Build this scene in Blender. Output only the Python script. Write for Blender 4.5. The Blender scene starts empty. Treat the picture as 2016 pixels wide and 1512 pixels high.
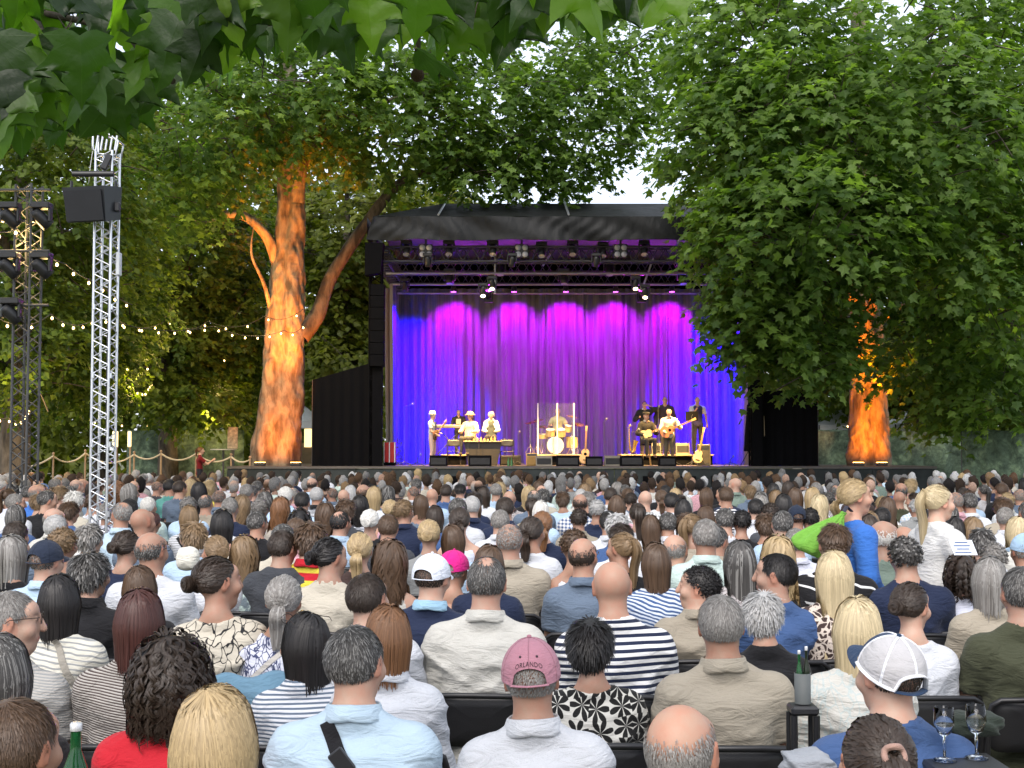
import bpy, math, random
import numpy as np
from mathutils import Vector, Matrix, Euler
R = math.radians
random.seed(7)
RNG = np.random.default_rng(11)
SC = bpy.context.scene
COL = SC.collection

# ---------------------------------------------------------------- camera
F, CX, HOR, CAMH = 2600.0, 1008.0, 891.0, 1.85      # focal length and horizon in photo pixels (2016 x 1512)
cam = bpy.data.cameras.new('camera')
cam.sensor_width = 36.0
cam.lens = 36.0 * F / 2016.0
cam.clip_start = 0.1
cam.clip_end = 3000
cam_o = bpy.data.objects.new('camera', cam)
COL.objects.link(cam_o)
PITCH = math.atan((HOR - 756.0) / F)
cam_o.location = (0, 0, CAMH)
cam_o.rotation_euler = (math.pi / 2 + PITCH, 0, 0)
SC.camera = cam_o
SC.render.resolution_x, SC.render.resolution_y = 1024, 768

def at(px, py, Y):
    """world point seen at photo pixel (px, py) at distance Y along the ground"""
    u = (px - CX) / F
    v = (756.0 - py) / F
    c, s = math.cos(PITCH), math.sin(PITCH)
    dy = c - v * s
    dz = s + v * c
    return Vector((u * Y / dy, Y, CAMH + dz * Y / dy))

# ---------------------------------------------------------------- sky, sun, exposure
W = bpy.data.worlds.new('World')
SC.world = W
W.use_nodes = True
wn = W.node_tree
bg = wn.nodes['Background']
sky = wn.nodes.new('ShaderNodeTexSky')
sky.sky_type = 'NISHITA'
sky.sun_disc = False
SUN_EL, SUN_AZ = R(47), R(195)         # soft light from a bright evening overcast
sky.sun_elevation = SUN_EL
sky.sun_rotation = SUN_AZ
sky.altitude = 200
sky.air_density = 0.75
sky.dust_density = 3.5
sky.ozone_density = 0.4
veil = wn.nodes.new('ShaderNodeMix')          # thin even evening cloud over the whole sky
veil.data_type = 'RGBA'
veil.inputs[0].default_value = 0.5
veil.inputs[7].default_value = (6.0, 6.2, 6.5, 1)
wn.links.new(sky.outputs[0], veil.inputs[6])
wn.links.new(veil.outputs[2], bg.inputs['Color'])
bg.inputs['Strength'].default_value = 0.15
sl = bpy.data.lights.new('sun', 'SUN')
sl.energy = 1.05
sl.angle = R(40)
sl.color = (1.0, 0.97, 0.93)
so = bpy.data.objects.new('sun', sl)
COL.objects.link(so)
sd = Vector((math.sin(SUN_AZ) * math.cos(SUN_EL), math.cos(SUN_AZ) * math.cos(SUN_EL), math.sin(SUN_EL)))
so.rotation_euler = sd.to_track_quat('Z', 'Y').to_euler()
so.location = sd * 60
SC.view_settings.view_transform = 'Standard'
SC.view_settings.look = 'None'
SC.view_settings.gamma = 1.0
SC.view_settings.use_curve_mapping = False
SC.view_settings.exposure = 1.08
SC.render.engine = 'CYCLES'
SC.cycles.use_denoising = True
SC.cycles.max_bounces = 8
SC.cycles.diffuse_bounces = 3
SC.cycles.glossy_bounces = 3
SC.cycles.transmission_bounces = 6
SC.cycles.transparent_max_bounces = 8
SC.cycles.sample_clamp_indirect = 6.0
SC.cycles.caustics_reflective = False
SC.cycles.caustics_refractive = False

# ---------------------------------------------------------------- object helpers
def link(o, parent=None):
    COL.objects.link(o)
    if parent is not None:
        o.parent = parent
    return o

def tag(o, label=None, cat=None, group=None, kind=None):
    if label: o['label'] = label
    if cat: o['category'] = cat
    if group: o['group'] = group
    if kind: o['kind'] = kind
    return o

def empty(name, loc=(0, 0, 0), rz=0.0):
    o = bpy.data.objects.new(name, None)
    o.empty_display_size = 0.1
    COL.objects.link(o)
    o.location = loc
    o.rotation_euler = (0, 0, rz)
    return o

def np_mesh(name, V, faces, mat=None, smooth=True, attrs=None):
    """V (n,3); faces: (m,4)/(m,3) arrays or a list of them"""
    me = bpy.data.meshes.new(name)
    if isinstance(faces, np.ndarray): faces = [faces]
    faces = [np.asarray(f, dtype=np.int32) for f in faces if len(f)]
    V = np.asarray(V, dtype=np.float32)
    me.vertices.add(len(V))
    me.vertices.foreach_set('co', V.ravel())
    li = np.concatenate([f.ravel() for f in faces])
    cnt = np.concatenate([np.full(len(f), f.shape[1], dtype=np.int32) for f in faces])
    st = np.concatenate([[0], np.cumsum(cnt)[:-1]]).astype(np.int32)
    me.loops.add(len(li))
    me.loops.foreach_set('vertex_index', li)
    me.polygons.add(len(cnt))
    me.polygons.foreach_set('loop_start', st)
    me.polygons.foreach_set('use_smooth', np.full(len(cnt), bool(smooth)))
    if attrs:
        for k, a in attrs.items():
            a = np.asarray(a, dtype=np.float32)
            if a.ndim == 1:
                at_ = me.attributes.new(k, 'FLOAT', 'POINT'); at_.data.foreach_set('value', a)
            else:
                at_ = me.attributes.new(k, 'FLOAT_COLOR', 'POINT')
                at_.data.foreach_set('color', np.concatenate([a, np.ones((len(a), 1), np.float32)], 1).ravel())
    me.update(calc_edges=True)
    me.validate()
    if mat is not None:
        for m in (mat if isinstance(mat, (list, tuple)) else [mat]): me.materials.append(m)
    return me

class MB:
    """collects simple shapes into one mesh"""
    def __init__(s): s.V = []; s.F = []; s.n = 0; s.sm = []
    def add(s, V, F, smooth=False):
        V = np.asarray(V, float)
        s.V.append(V)
        for f in F:
            s.F.append([i + s.n for i in f]); s.sm.append(smooth)
        s.n += len(V)
    def box(s, c, d, rz=0.0, rx=0.0, ry=0.0):
        d = np.array(d) / 2
        v = np.array([[-1,-1,-1],[1,-1,-1],[1,1,-1],[-1,1,-1],[-1,-1,1],[1,-1,1],[1,1,1],[-1,1,1]], float) * d
        if rz or rx or ry:
            v = v @ np.array(Euler((rx, ry, rz)).to_matrix()).T
        s.add(v + np.array(c), [[3,2,1,0],[4,5,6,7],[0,1,5,4],[1,2,6,5],[2,3,7,6],[3,0,4,7]])
        return s
    def bbox(s, c, d, b=0.01, rz=0.0, rx=0.0, ry=0.0):
        """box with chamfered edges"""
        h = np.array(d) / 2.0
        V = []; idx = {}
        for sx in (-1, 1):
            for sy in (-1, 1):
                for sz in (-1, 1):
                    for ax in range(3):
                        p = np.array([sx, sy, sz]) * (h - b); p[ax] = [sx, sy, sz][ax] * h[ax]
                        idx[(sx, sy, sz, ax)] = len(V); V.append(p)
        Fc = []
        for ax in range(3):
            u, w = [(1, 2), (2, 0), (0, 1)][ax]
            for sg in (-1, 1):
                q = []
                for a, b_ in ((-1, -1), (1, -1), (1, 1), (-1, 1)):
                    k = [0, 0, 0]; k[ax] = sg; k[u] = a; k[w] = b_
                    q.append(idx[(k[0], k[1], k[2], ax)])
                Fc.append(q if sg > 0 else q[::-1])
        for ax in range(3):
            u, w = [(1, 2), (2, 0), (0, 1)][ax]
            for a in (-1, 1):
                for b_ in (-1, 1):
                    k0 = [0, 0, 0]; k0[u] = a; k0[w] = b_; k1 = list(k0); k0[ax] = -1; k1[ax] = 1
                    q = [idx[(*k0, u)], idx[(*k1, u)], idx[(*k1, w)], idx[(*k0, w)]]
                    Fc.append(q if a * b_ < 0 else q[::-1])
        for sx in (-1, 1):
            for sy in (-1, 1):
                for sz in (-1, 1):
                    q = [idx[(sx, sy, sz, a)] for a in range(3)]
                    Fc.append(q if sx * sy * sz > 0 else q[::-1])
        v = np.array(V)
        if rz or rx or ry: v = v @ np.array(Euler((rx, ry, rz)).to_matrix()).T
        s.add(v + np.array(c), Fc)
        return s
    def cyl(s, a, b, r, r2=None, n=8, cap=True):
        a = np.array(a, float); b = np.array(b, float); r2 = r if r2 is None else r2
        d = b - a; L = np.linalg.norm(d) or 1e-6; d /= L
        u = np.cross(d, [0, 0, 1.0] if abs(d[2]) < 0.9 else [1.0, 0, 0]); u /= np.linalg.norm(u); w = np.cross(d, u)
        t = np.arange(n) * 2 * math.pi / n
        ring = np.cos(t)[:, None] * u + np.sin(t)[:, None] * w
        F_ = [[i, (i + 1) % n, n + (i + 1) % n, n + i] for i in range(n)]
        s.add(np.concatenate([a + ring * r, b + ring * r2]), F_, True)
        if cap:
            s.add(np.concatenate([a + ring * r]), [list(range(n))[::-1]])
            s.add(np.concatenate([b + ring * r2]), [list(range(n))])
        return s
    def tube(s, P, r, n=6, closed=False, flat=1.0):
        P = [np.array(p, float) for p in P]; m = len(P)
        rr = r if hasattr(r, '__len__') else [r] * m
        base = None; V = []
        for i in range(m):
            a = P[(i - 1) % m] if (closed or i) else P[0]; b = P[(i + 1) % m] if (closed or i < m - 1) else P[-1]
            d = b - a; d = d / (np.linalg.norm(d) or 1)
            if base is None: base = np.array([0, 0, 1.0]) if abs(d[2]) < 0.9 else np.array([1.0, 0, 0])
            u = np.cross(d, base); u /= (np.linalg.norm(u) or 1); w = np.cross(u, d); base = w
            for k in range(n):
                t = 2 * math.pi * k / n
                V.append(P[i] + rr[i] * (math.cos(t) * u + flat * math.sin(t) * w))
        F_ = []
        for i in range(m if closed else m - 1):
            j = (i + 1) % m
            for k in range(n):
                F_.append([i * n + k, i * n + (k + 1) % n, j * n + (k + 1) % n, j * n + k])
        s.add(V, F_, True)
        if not closed:
            s.add(V[:n], [list(range(n))]); s.add(V[-n:], [list(range(n))[::-1]])
        return s
    def lathe(s, prof, n=16, c=(0, 0, 0), M=None):
        V = []
        for r, z in prof:
            for k in range(n):
                t = 2 * math.pi * k / n
                V.append((r * math.cos(t), r * math.sin(t), z))
        F_ = []
        for i in range(len(prof) - 1):
            for k in range(n):
                F_.append([i * n + k, i * n + (k + 1) % n, (i + 1) * n + (k + 1) % n, (i + 1) * n + k])
        V = np.array(V)
        if M is not None: V = V @ np.array(M.to_3x3()).T
        s.add(V + np.array(c), F_, True)
        return s
    def ell(s, c, r, n=12, m=8, M=None):
        prof = [(math.sin(math.pi * i / m), -math.cos(math.pi * i / m)) for i in range(m + 1)]
        V = []
        for pr, z in prof:
            for k in range(n):
                t = 2 * math.pi * k / n
                V.append((pr * math.cos(t) * r[0], pr * math.sin(t) * r[1], z * r[2]))
        V = np.array(V)
        if M is not None: V = V @ np.array(M.to_3x3()).T
        F_ = [[i * n + k, i * n + (k + 1) % n, (i + 1) * n + (k + 1) % n, (i + 1) * n + k] for i in range(m) for k in range(n)]
        s.add(V + np.array(c), F_, True)
        return s
    def prism(s, poly, y0, y1, axis='y'):
        """polygon (a,b) extruded along an axis"""
        n = len(poly)
        def P(a, b, t): return {'y': (a, t, b), 'z': (a, b, t), 'x': (t, a, b)}[axis]
        V = [P(a, b, y0) for a, b in poly] + [P(a, b, y1) for a, b in poly]
        F_ = [list(range(n))[::-1], [n + i for i in range(n)]] + [[i, (i + 1) % n, n + (i + 1) % n, n + i] for i in range(n)]
        s.add(V, F_)
        return s
    def quad(s, *p): s.add(p, [list(range(len(p)))]); return s
    def mesh(s, name, mat):
        me = bpy.data.meshes.new(name)
        me.from_pydata([tuple(v) for v in np.concatenate(s.V)], [], s.F)
        me.polygons.foreach_set('use_smooth', s.sm)
        if mat is not None: me.materials.append(mat)
        me.update()
        return me
    def build(s, name, mat, parent=None, loc=None):
        o = bpy.data.objects.new(name, s.mesh(name, mat))
        link(o, parent)
        if loc is not None: o.location = loc
        return o

def copy_tree(o, parent=None):
    c = o.copy(); COL.objects.link(c); c.parent = parent
    for ch in o.children: copy_tree(ch, c)
    return c

# ---------------------------------------------------------------- materials
class NT:
    def __init__(s, name):
        s.m = bpy.data.materials.new(name); s.m.use_nodes = True
        s.t = s.m.node_tree; s.b = s.t.nodes['Principled BSDF']; s.out = s.t.nodes['Material Output']
    def n(s, ty, **kw):
        x = s.t.nodes.new(ty)
        for k, v in kw.items():
            if k in x.inputs: x.inputs[k].default_value = v
            else: setattr(x, k, v)
        return x
    def l(s, a, b): s.t.links.new(a, b)
    def coord(s, what='Object', scale=(1, 1, 1), rot=(0, 0, 0)):
        tc = s.n('ShaderNodeTexCoord'); mp = s.n('ShaderNodeMapping')
        mp.inputs['Scale'].default_value = scale; mp.inputs['Rotation'].default_value = rot
        s.l(tc.outputs[what], mp.inputs[0]); return mp.outputs[0]
    def noise(s, vec, scale, detail=3, rough=0.55, dist=0.0):
        x = s.n('ShaderNodeTexNoise'); x.inputs['Scale'].default_value = scale; x.inputs['Detail'].default_value = detail
        x.inputs['Roughness'].default_value = rough; x.inputs['Distortion'].default_value = dist
        if vec is not None: s.l(vec, x.inputs['Vector'])
        return x.outputs['Fac']
    def ramp(s, fac, stops):
        r = s.n('ShaderNodeValToRGB'); e = r.color_ramp.elements
        while len(e) < len(stops): e.new(0.5)
        for i, (p, c) in enumerate(stops):
            e[i].position = p; e[i].color = (*c, 1) if len(c) == 3 else c
        s.l(fac, r.inputs[0]); return r.outputs[0]
    def mix(s, fac, a, b, mode='MIX'):
        x = s.n('ShaderNodeMix'); x.data_type = 'RGBA'; x.blend_type = mode
        for i, v in ((0, fac), (6, a), (7, b)):
            if hasattr(v, 'is_output'): s.l(v, x.inputs[i])
            elif i == 0: x.inputs[0].default_value = v
            else: x.inputs[i].default_value = (*v, 1) if len(v) == 3 else v
        return x.outputs[2]
    def math(s, op, a, b=0.0, clamp=False):
        x = s.n('ShaderNodeMath'); x.operation = op; x.use_clamp = clamp
        for i, v in ((0, a), (1, b)):
            if hasattr(v, 'is_output'): s.l(v, x.inputs[i])
            else: x.inputs[i].default_value = v
        return x.outputs[0]
    def bump(s, h, strength=0.3, dist=0.01):
        b = s.n('ShaderNodeBump'); b.inputs['Strength'].default_value = strength; b.inputs['Distance'].default_value = dist
        s.l(h, b.inputs['Height']); s.l(b.outputs[0], s.b.inputs['Normal'])
    def set(s, **kw):
        for k, v in kw.items():
            k = k.replace('_', ' ')
            i = s.b.inputs[k]
            if hasattr(v, 'is_output'): s.l(v, i)
            else: i.default_value = (*v, 1) if (hasattr(v, '__len__') and len(v) == 3) else v
        return s

MATS = {}
def pm(name, col, rough=0.6, metal=0.0, spec=0.4, var=0.12, vscale=6.0, bump=0.0, bscale=60.0, emit=None, estr=0.0, trans=0.0, alpha=1.0):
    """plain procedural material with slight colour variation"""
    if name in MATS: return MATS[name]
    t = NT(name)
    v = t.coord()
    f = t.noise(v, vscale, 4)
    c = np.array(col, float)
    t.set(Base_Color=t.ramp(f, [(0.3, tuple(c * (1 - var))), (0.7, tuple(np.minimum(c * (1 + var), 0.95)))]))
    t.set(Roughness=rough, Metallic=metal, Specular_IOR_Level=spec)
    if bump: t.bump(t.noise(v, bscale, 3), bump, 0.01)
    if emit is not None: t.set(Emission_Color=emit, Emission_Strength=estr)
    if trans: t.set(Transmission_Weight=trans)
    MATS[name] = t.m
    return t.m
# ================================================================= figures: implicit surfaces
class Field:
    def __init__(s, xs, ys, zs):
        s.ax = [np.asarray(a, np.float32) for a in (xs, ys, zs)]
        s.D = np.full(tuple(len(a) for a in s.ax), 0.15, np.float32)
    def _sub(s, lo, hi, m):
        sl = []
        for a, l, h in zip(s.ax, lo, hi):
            i0 = max(0, np.searchsorted(a, l - m) - 1); i1 = min(len(a), np.searchsorted(a, h + m) + 1)
            sl.append(slice(i0, max(i1, i0 + 1)))
        X = s.ax[0][sl[0]][:, None, None]; Y = s.ax[1][sl[1]][None, :, None]; Z = s.ax[2][sl[2]][None, None, :]
        return tuple(sl), X, Y, Z
    def _join(s, sl, d, k, op):
        A = s.D[sl]
        if op == 'u':
            h = np.clip(0.5 + 0.5 * (A - d) / k, 0, 1); s.D[sl] = A + (d - A) * h - k * h * (1 - h)
        else:
            d = -d
            h = np.clip(0.5 - 0.5 * (A - d) / k, 0, 1); s.D[sl] = A + (d - A) * h + k * h * (1 - h)
    def cone(s, a, b, ra, rb, k=0.02, sc=(1, 1, 1), cut=None, op='u'):
        a = np.array(a, float); b = np.array(b, float); sc = np.array(sc, float)
        R_ = max(ra, rb) * sc
        sl, X, Y, Z = s._sub(np.minimum(a, b) - R_, np.maximum(a, b) + R_, k + 0.02)
        A = a / sc; B = b / sc; ba = B - A; L2 = float(ba @ ba) or 1e-9
        x = X / sc[0] - A[0]; y = Y / sc[1] - A[1]; z = Z / sc[2] - A[2]
        t = np.clip((x * ba[0] + y * ba[1] + z * ba[2]) / L2, 0, 1)
        d = (np.sqrt((x - t * ba[0]) ** 2 + (y - t * ba[1]) ** 2 + (z - t * ba[2]) ** 2) - (ra + (rb - ra) * t)) * float(sc.min())
        if cut is not None:
            c, n = np.array(cut[0]), np.array(cut[1]); n = n / np.linalg.norm(n)
            d = np.maximum(d, (X - c[0]) * n[0] + (Y - c[1]) * n[1] + (Z - c[2]) * n[2])
        s._join(sl, d.astype(np.float32), k, op)
    def ell(s, c, r, k=0.02, M=None, op='u'):
        c = np.array(c, float); r = np.array(r, float)
        m = r.max() if M is not None else r
        sl, X, Y, Z = s._sub(c - m, c + m, k + 0.02)
        x, y, z = X - c[0], Y - c[1], Z - c[2]
        if M is not None:
            M = np.array(M)
            x, y, z = (M[0, 0] * x + M[1, 0] * y + M[2, 0] * z, M[0, 1] * x + M[1, 1] * y + M[2, 1] * z, M[0, 2] * x + M[1, 2] * y + M[2, 2] * z)
        q = np.sqrt((x / r[0]) ** 2 + (y / r[1]) ** 2 + (z / r[2]) ** 2)
        d = (q - 1) * float(r.min())
        s._join(sl, d.astype(np.float32), k, op)
    def warp(s, fn):
        X = s.ax[0][:, None, None]; Y = s.ax[1][None, :, None]; Z = s.ax[2][None, None, :]
        s.D += fn(X, Y, Z).astype(np.float32)
    def mesh(s):
        D = s.D; xs, ys, zs = s.ax
        I = D < 0
        c = I[:-1, :-1, :-1].astype(np.int8)
        for dx, dy, dz in ((1,0,0),(0,1,0),(0,0,1),(1,1,0),(1,0,1),(0,1,1),(1,1,1)):
            c = c + I[dx:D.shape[0]-1+dx, dy:D.shape[1]-1+dy, dz:D.shape[2]-1+dz]
        act = (c > 0) & (c < 8)
        i, j, k = np.nonzero(act)
        ids = np.full(act.shape, -1, np.int32); ids[i, j, k] = np.arange(len(i))
        P = np.zeros((len(i), 3), np.float64); N = np.zeros(len(i))
        co = [(a, b, c_) for a in (0, 1) for b in (0, 1) for c_ in (0, 1)]
        val = {q: D[i + q[0], j + q[1], k + q[2]] for q in co}
        for q in co:
            for ax in range(3):
                if q[ax]: continue
                w = list(q); w[ax] = 1; w = tuple(w)
                a, b = val[q], val[w]
                m = (a < 0) != (b < 0)
                t = np.where(m, a / np.where(a == b, 1, a - b), 0)
                p = []
                for dim, (arr, ii) in enumerate(((xs, i), (ys, j), (zs, k))):
                    lo = arr[ii + q[dim]]
                    p.append(lo + (t * (arr[ii + 1] - arr[ii]) if dim == ax else 0))
                P += np.where(m[:, None], np.stack(p, 1), 0); N += m
        P /= N[:, None]
        Fs = []
        for ax in range(3):
            sl0 = [slice(None)] * 3; sl1 = [slice(None)] * 3
            sl0[ax] = slice(0, -1); sl1[ax] = slice(1, None)
            a = I[tuple(sl0)]; b = I[tuple(sl1)]
            u, w = [(1, 2), (2, 0), (0, 1)][ax]
            e = np.argwhere(a != b)
            e = e[(e[:, u] > 0) & (e[:, w] > 0) & (e[:, u] < D.shape[u] - 1) & (e[:, w] < D.shape[w] - 1)]
            def cell(du, dw):
                q = e.copy(); q[:, u] -= du; q[:, w] -= dw
                return ids[q[:, 0], q[:, 1], q[:, 2]]
            f = np.stack([cell(1, 1), cell(0, 1), cell(0, 0), cell(1, 0)], 1)
            ins = a[e[:, 0], e[:, 1], e[:, 2]]
            f = np.where(ins[:, None], f, f[:, ::-1])
            Fs.append(f[(f >= 0).all(1)])
        return P, np.concatenate(Fs)

def axis(lo, hi, c, fine=None):
    """grid line positions, coarse step c with an optional (lo, hi, step) fine stretch"""
    if fine is None: return np.arange(lo, hi + c, c)
    a, b, f = fine
    return np.concatenate([np.arange(lo, a - f * 0.6, c), np.arange(a, b, f), np.arange(b, hi + c, c)])

# skin colour comes from the object's own colour; lips, brows and eyes from a mask baked at the vertices
def skin_mat():
    t = NT('skin'); oi = t.n('ShaderNodeObjectInfo'); v = t.coord()
    n1 = t.noise(v, 22, 3); n2 = t.noise(v, 150, 2)
    red = t.mix(1.0, oi.outputs['Color'], (1.05, 0.86, 0.82), 'MULTIPLY')
    c = t.mix(t.ramp(n1, [(0.35, (0, 0, 0)), (0.7, (1, 1, 1))]), oi.outputs['Color'], red)
    at_ = t.n('ShaderNodeAttribute'); at_.attribute_name = 'feat'
    sep = t.n('ShaderNodeSeparateColor'); t.l(at_.outputs['Color'], sep.inputs[0])
    c = t.mix(sep.outputs[0], c, (0.40, 0.12, 0.10))
    c = t.mix(sep.outputs[1], c, (0.05, 0.035, 0.03))
    c = t.mix(sep.outputs[2], c, t.mix(1.0, oi.outputs['Color'], (1.05, 0.70, 0.62), 'MULTIPLY'))
    t.set(Base_Color=c, Roughness=0.52, Specular_IOR_Level=0.3, Subsurface_Weight=0.0)
    t.bump(n2, 0.12, 0.004)
    return t.m
SKIN = skin_mat()

def hair_mat():
    t = NT('hair'); oi = t.n('ShaderNodeObjectInfo')
    a = t.n('ShaderNodeAttribute'); a.attribute_name = 'hv'
    b = t.n('ShaderNodeAttribute'); b.attribute_name = 'ht'
    lo = t.mix(1.0, oi.outputs['Color'], (0.78, 0.77, 0.76), 'MULTIPLY')
    hi = t.mix(1.0, oi.outputs['Color'], (1.2, 1.19, 1.18), 'MULTIPLY')
    c = t.mix(a.outputs['Fac'], lo, hi)
    g = t.math('LESS_THAN', t.math('FRACT', t.math('MULTIPLY', a.outputs['Fac'], 7.31)), oi.outputs['Alpha'])
    c = t.mix(t.math('MULTIPLY', g, 0.38), c, (0.42, 0.41, 0.39))
    t.set(Base_Color=c, Roughness=0.5, Specular_IOR_Level=0.45)
    return t.m
HAIR = hair_mat()

HC = np.array([0.0, 0.02, 1.245])          # head centre of a seated figure of 1.35 m sitting height

def head_prims(f, hc, yaw, fem=False, sc=1.0, pitch=0.0):
    """cranium, face, nose, ears, chin, turned about the neck"""
    M = np.array(Euler((pitch, 0, -yaw)).to_matrix())
    hc = np.array(hc)
    def P(x, y, z): return hc + M @ (np.array((x, y, z)) * sc)
    g = 0.94 if fem else 1.0
    f.ell(P(0, -0.012, 0.008), np.array((0.077, 0.094, 0.089)) * sc * g, 0.015, M)
    f.ell(P(0, 0.030, -0.035), np.array((0.063, 0.066, 0.088)) * sc * g, 0.025, M)
    f.ell(P(0, 0.055, -0.100), np.array((0.032, 0.030, 0.026)) * sc * g, 0.03, M)       # chin
    f.ell(P(0, 0.060, 0.030), np.array((0.058, 0.030, 0.034)) * sc * g, 0.02, M)        # brow and forehead
    f.cone(P(0, 0.095, 0.008), P(0, 0.112, -0.036), 0.0085 * sc, 0.0135 * sc, 0.012)     # nose
    f.ell(P(0, 0.083, -0.070), np.array((0.024, 0.016, 0.013)) * sc, 0.01, M)           # mouth
    for s in (-1, 1):
        f.ell(P(s * 0.032, 0.100, 0.003), np.array((0.017, 0.014, 0.011)) * sc, 0.010, M, 'd')
        f.ell(P(s * 0.031, 0.083, 0.001), np.array((0.013, 0.012, 0.011)) * sc, 0.003, M)
        f.ell(P(s * 0.047, 0.062, -0.040), np.array((0.022, 0.024, 0.024)) * sc, 0.02, M)   # cheek
        Me = M @ np.array(Euler((R(-14), 0, s * R(-24))).to_matrix())
        f.ell(P(s * 0.080 * g, -0.006, -0.016), np.array((0.0105, 0.021, 0.034)) * sc, 0.008, Me)
        f.ell(P(s * 0.0885 * g, 0.000, -0.014), np.array((0.006, 0.011, 0.020)) * sc, 0.006, Me, 'd')
    return M

def feat_mask(V, hc, M, sc=1.0):
    q = (V - np.array(hc)) @ M / sc
    x, y, z = np.abs(q[:, 0]), q[:, 1], q[:, 2]
    lips = np.exp(-((q[:, 0] / 0.022) ** 4 + ((z + 0.071) / 0.008) ** 4)) * (y > 0.075)
    eye = np.exp(-(((x - 0.031) / 0.009) ** 4 + ((z - 0.001) / 0.0055) ** 4)) * (y > 0.06)
    brow = np.exp(-(((x - 0.034) / 0.018) ** 4 + ((z - 0.023) / 0.005) ** 4)) * (y > 0.06) * 0.7
    ear = np.exp(-(((x - 0.084) / 0.016) ** 2)) * (np.abs(z + 0.015) < 0.045) * (np.abs(y + 0.004) < 0.03) * 0.8
    return np.stack([lips, np.maximum(eye, brow), ear], 1)

def hand(f, w, d, n, curl=0.5, sc=1.0, k=0.006):
    """palm at wrist w pointing along d, back of the hand along n, five fingers bent by curl"""
    w = np.array(w, float); d = np.array(d, float); d /= np.linalg.norm(d); n = np.array(n, float)
    n = n - d * (n @ d); n /= np.linalg.norm(n); s = np.cross(d, n)
    f.cone(w, w + d * 0.075 * sc, 0.026 * sc, 0.034 * sc, 0.02)
    for i, (o, L) in enumerate(((-0.028, 0.062), (-0.010, 0.075), (0.009, 0.080), (0.027, 0.070))):
        b = w + d * 0.085 * sc + s * o * sc
        d1 = d * math.cos(curl * 0.8) - n * math.sin(curl * 0.8)
        d2 = d * math.cos(curl * 1.9) - n * math.sin(curl * 1.9)
        m = b + d1 * L * 0.5 * sc
        f.cone(b - d * 0.015, m, 0.0098 * sc, 0.009 * sc, k)
        f.cone(m, m + d2 * L * 0.5 * sc, 0.009 * sc, 0.0075 * sc, k)
    b = w + d * 0.03 * sc + s * 0.030 * sc
    e = b + (d * 0.75 + s * 0.55 - n * 0.25) * 0.036 * sc
    f.cone(b, e, 0.013 * sc, 0.0105 * sc, k + 0.004)
    f.cone(e, e + (d * 0.95 + s * 0.1 - n * 0.3) * 0.030 * sc, 0.0105 * sc, 0.008 * sc, k)

def pose_sit(fem=False, broad=1.0, slump=0.0, arms='lap'):
    sh = (0.138 if fem else 0.158) * broad
    j = dict(pel=(0, 0.0, 0.53), wst=(0, -0.01, 0.70), chs=(0, -0.015 + slump, 0.915), nck=(0, 0.0 + slump, 1.090),
             hc=(0, 0.02 + slump, 1.245), fem=fem, broad=broad)
    for s, n in ((-1, 'l'), (1, 'r')):
        j['sh' + n] = (s * sh, slump, 0.992); j['el' + n] = (s * (sh + 0.048), 0.085 + slump, 0.735)
        j['wr' + n] = (s * 0.10, 0.30, 0.63); j['hd' + n] = (s * 0.06, 0.37, 0.61)
        j['hp' + n] = (s * 0.095, 0.03, 0.52); j['kn' + n] = (s * 0.12, 0.44, 0.53); j['an' + n] = (s * 0.12, 0.42, 0.10)
    return j

def body_mesh(j, yaw=0.0, res=(0.016, 0.0062), pitch=0.0, hsc=1.0, hands=True, name='body', legs=True):
    """skin: one continuous surface from head to feet"""
    hc = np.array(j['hc']); fem = j['fem']; br = j['broad']
    pts = np.array([v for k, v in j.items() if isinstance(v, tuple)])
    lo = pts.min(0) - 0.17; hi = pts.max(0) + 0.17
    lo[2] = max(lo[2], -0.01)
    c, fi = res
    f = Field(axis(lo[0], hi[0], c, (hc[0] - 0.12, hc[0] + 0.12, fi)), axis(lo[1], hi[1], c, (hc[1] - 0.13, hc[1] + 0.145, fi)),
              axis(lo[2], hi[2], c, (hc[2] - 0.20, hc[2] + 0.115, fi)))
    g = 0.9 if fem else 1.0
    f.cone(j['chs'], j['wst'], 0.108 * g, 0.094 * g, 0.03, (1.20 * br, 0.85, 1))
    f.cone(j['wst'], j['pel'], 0.094 * g, 0.105, 0.03, (1.20 * br, 0.9, 1))
    nk = np.array(j['nck'])
    f.cone(nk - (0, 0, 0.06), hc + np.array((0, -0.018, -0.055)), 0.066 * g * g, 0.057 * g * g, 0.02, (1, 1.05, 1))
    for n in 'lr':
        sh, el, wr, hd = (np.array(j[q + n]) for q in ('sh', 'el', 'wr', 'hd'))
        f.cone(nk + (0, -0.012, 0.0), sh + (0, 0, -0.005), 0.046 * g, 0.040 * g, 0.035)
        f.cone(j['chs'], sh + (0, 0, -0.02), 0.08 * g, 0.045 * g, 0.04)
        f.cone(sh, el, 0.050 * g, 0.039 * g, 0.02)
        f.cone(el, wr, 0.039 * g, 0.026 * g, 0.015)
        if hands: hand(f, wr, hd - wr, (0, 0.2, 1) if n else 0, 0.45, 1.0, 0.008)
        if legs:
            hp, kn, an = (np.array(j[q + n]) for q in ('hp', 'kn', 'an'))
            f.cone(hp, kn, 0.075, 0.052, 0.03); f.cone(kn, an, 0.05, 0.034, 0.02)
            dr = np.array(j.get('toe' + n, (0, 1, 0))) if ('toe' + n) in j else np.array((0, 1.0, 0))
            f.cone(an - (0, 0, 0.04), an + dr * 0.15 - (0, 0, 0.065), 0.032, 0.026, 0.02)
    M = head_prims(f, hc, yaw, fem, hsc, pitch)
    V, Fa = f.mesh()
    return np_mesh(name, V, Fa, SKIN, True, {'feat': feat_mask(V, hc, M, hsc)})

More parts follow.
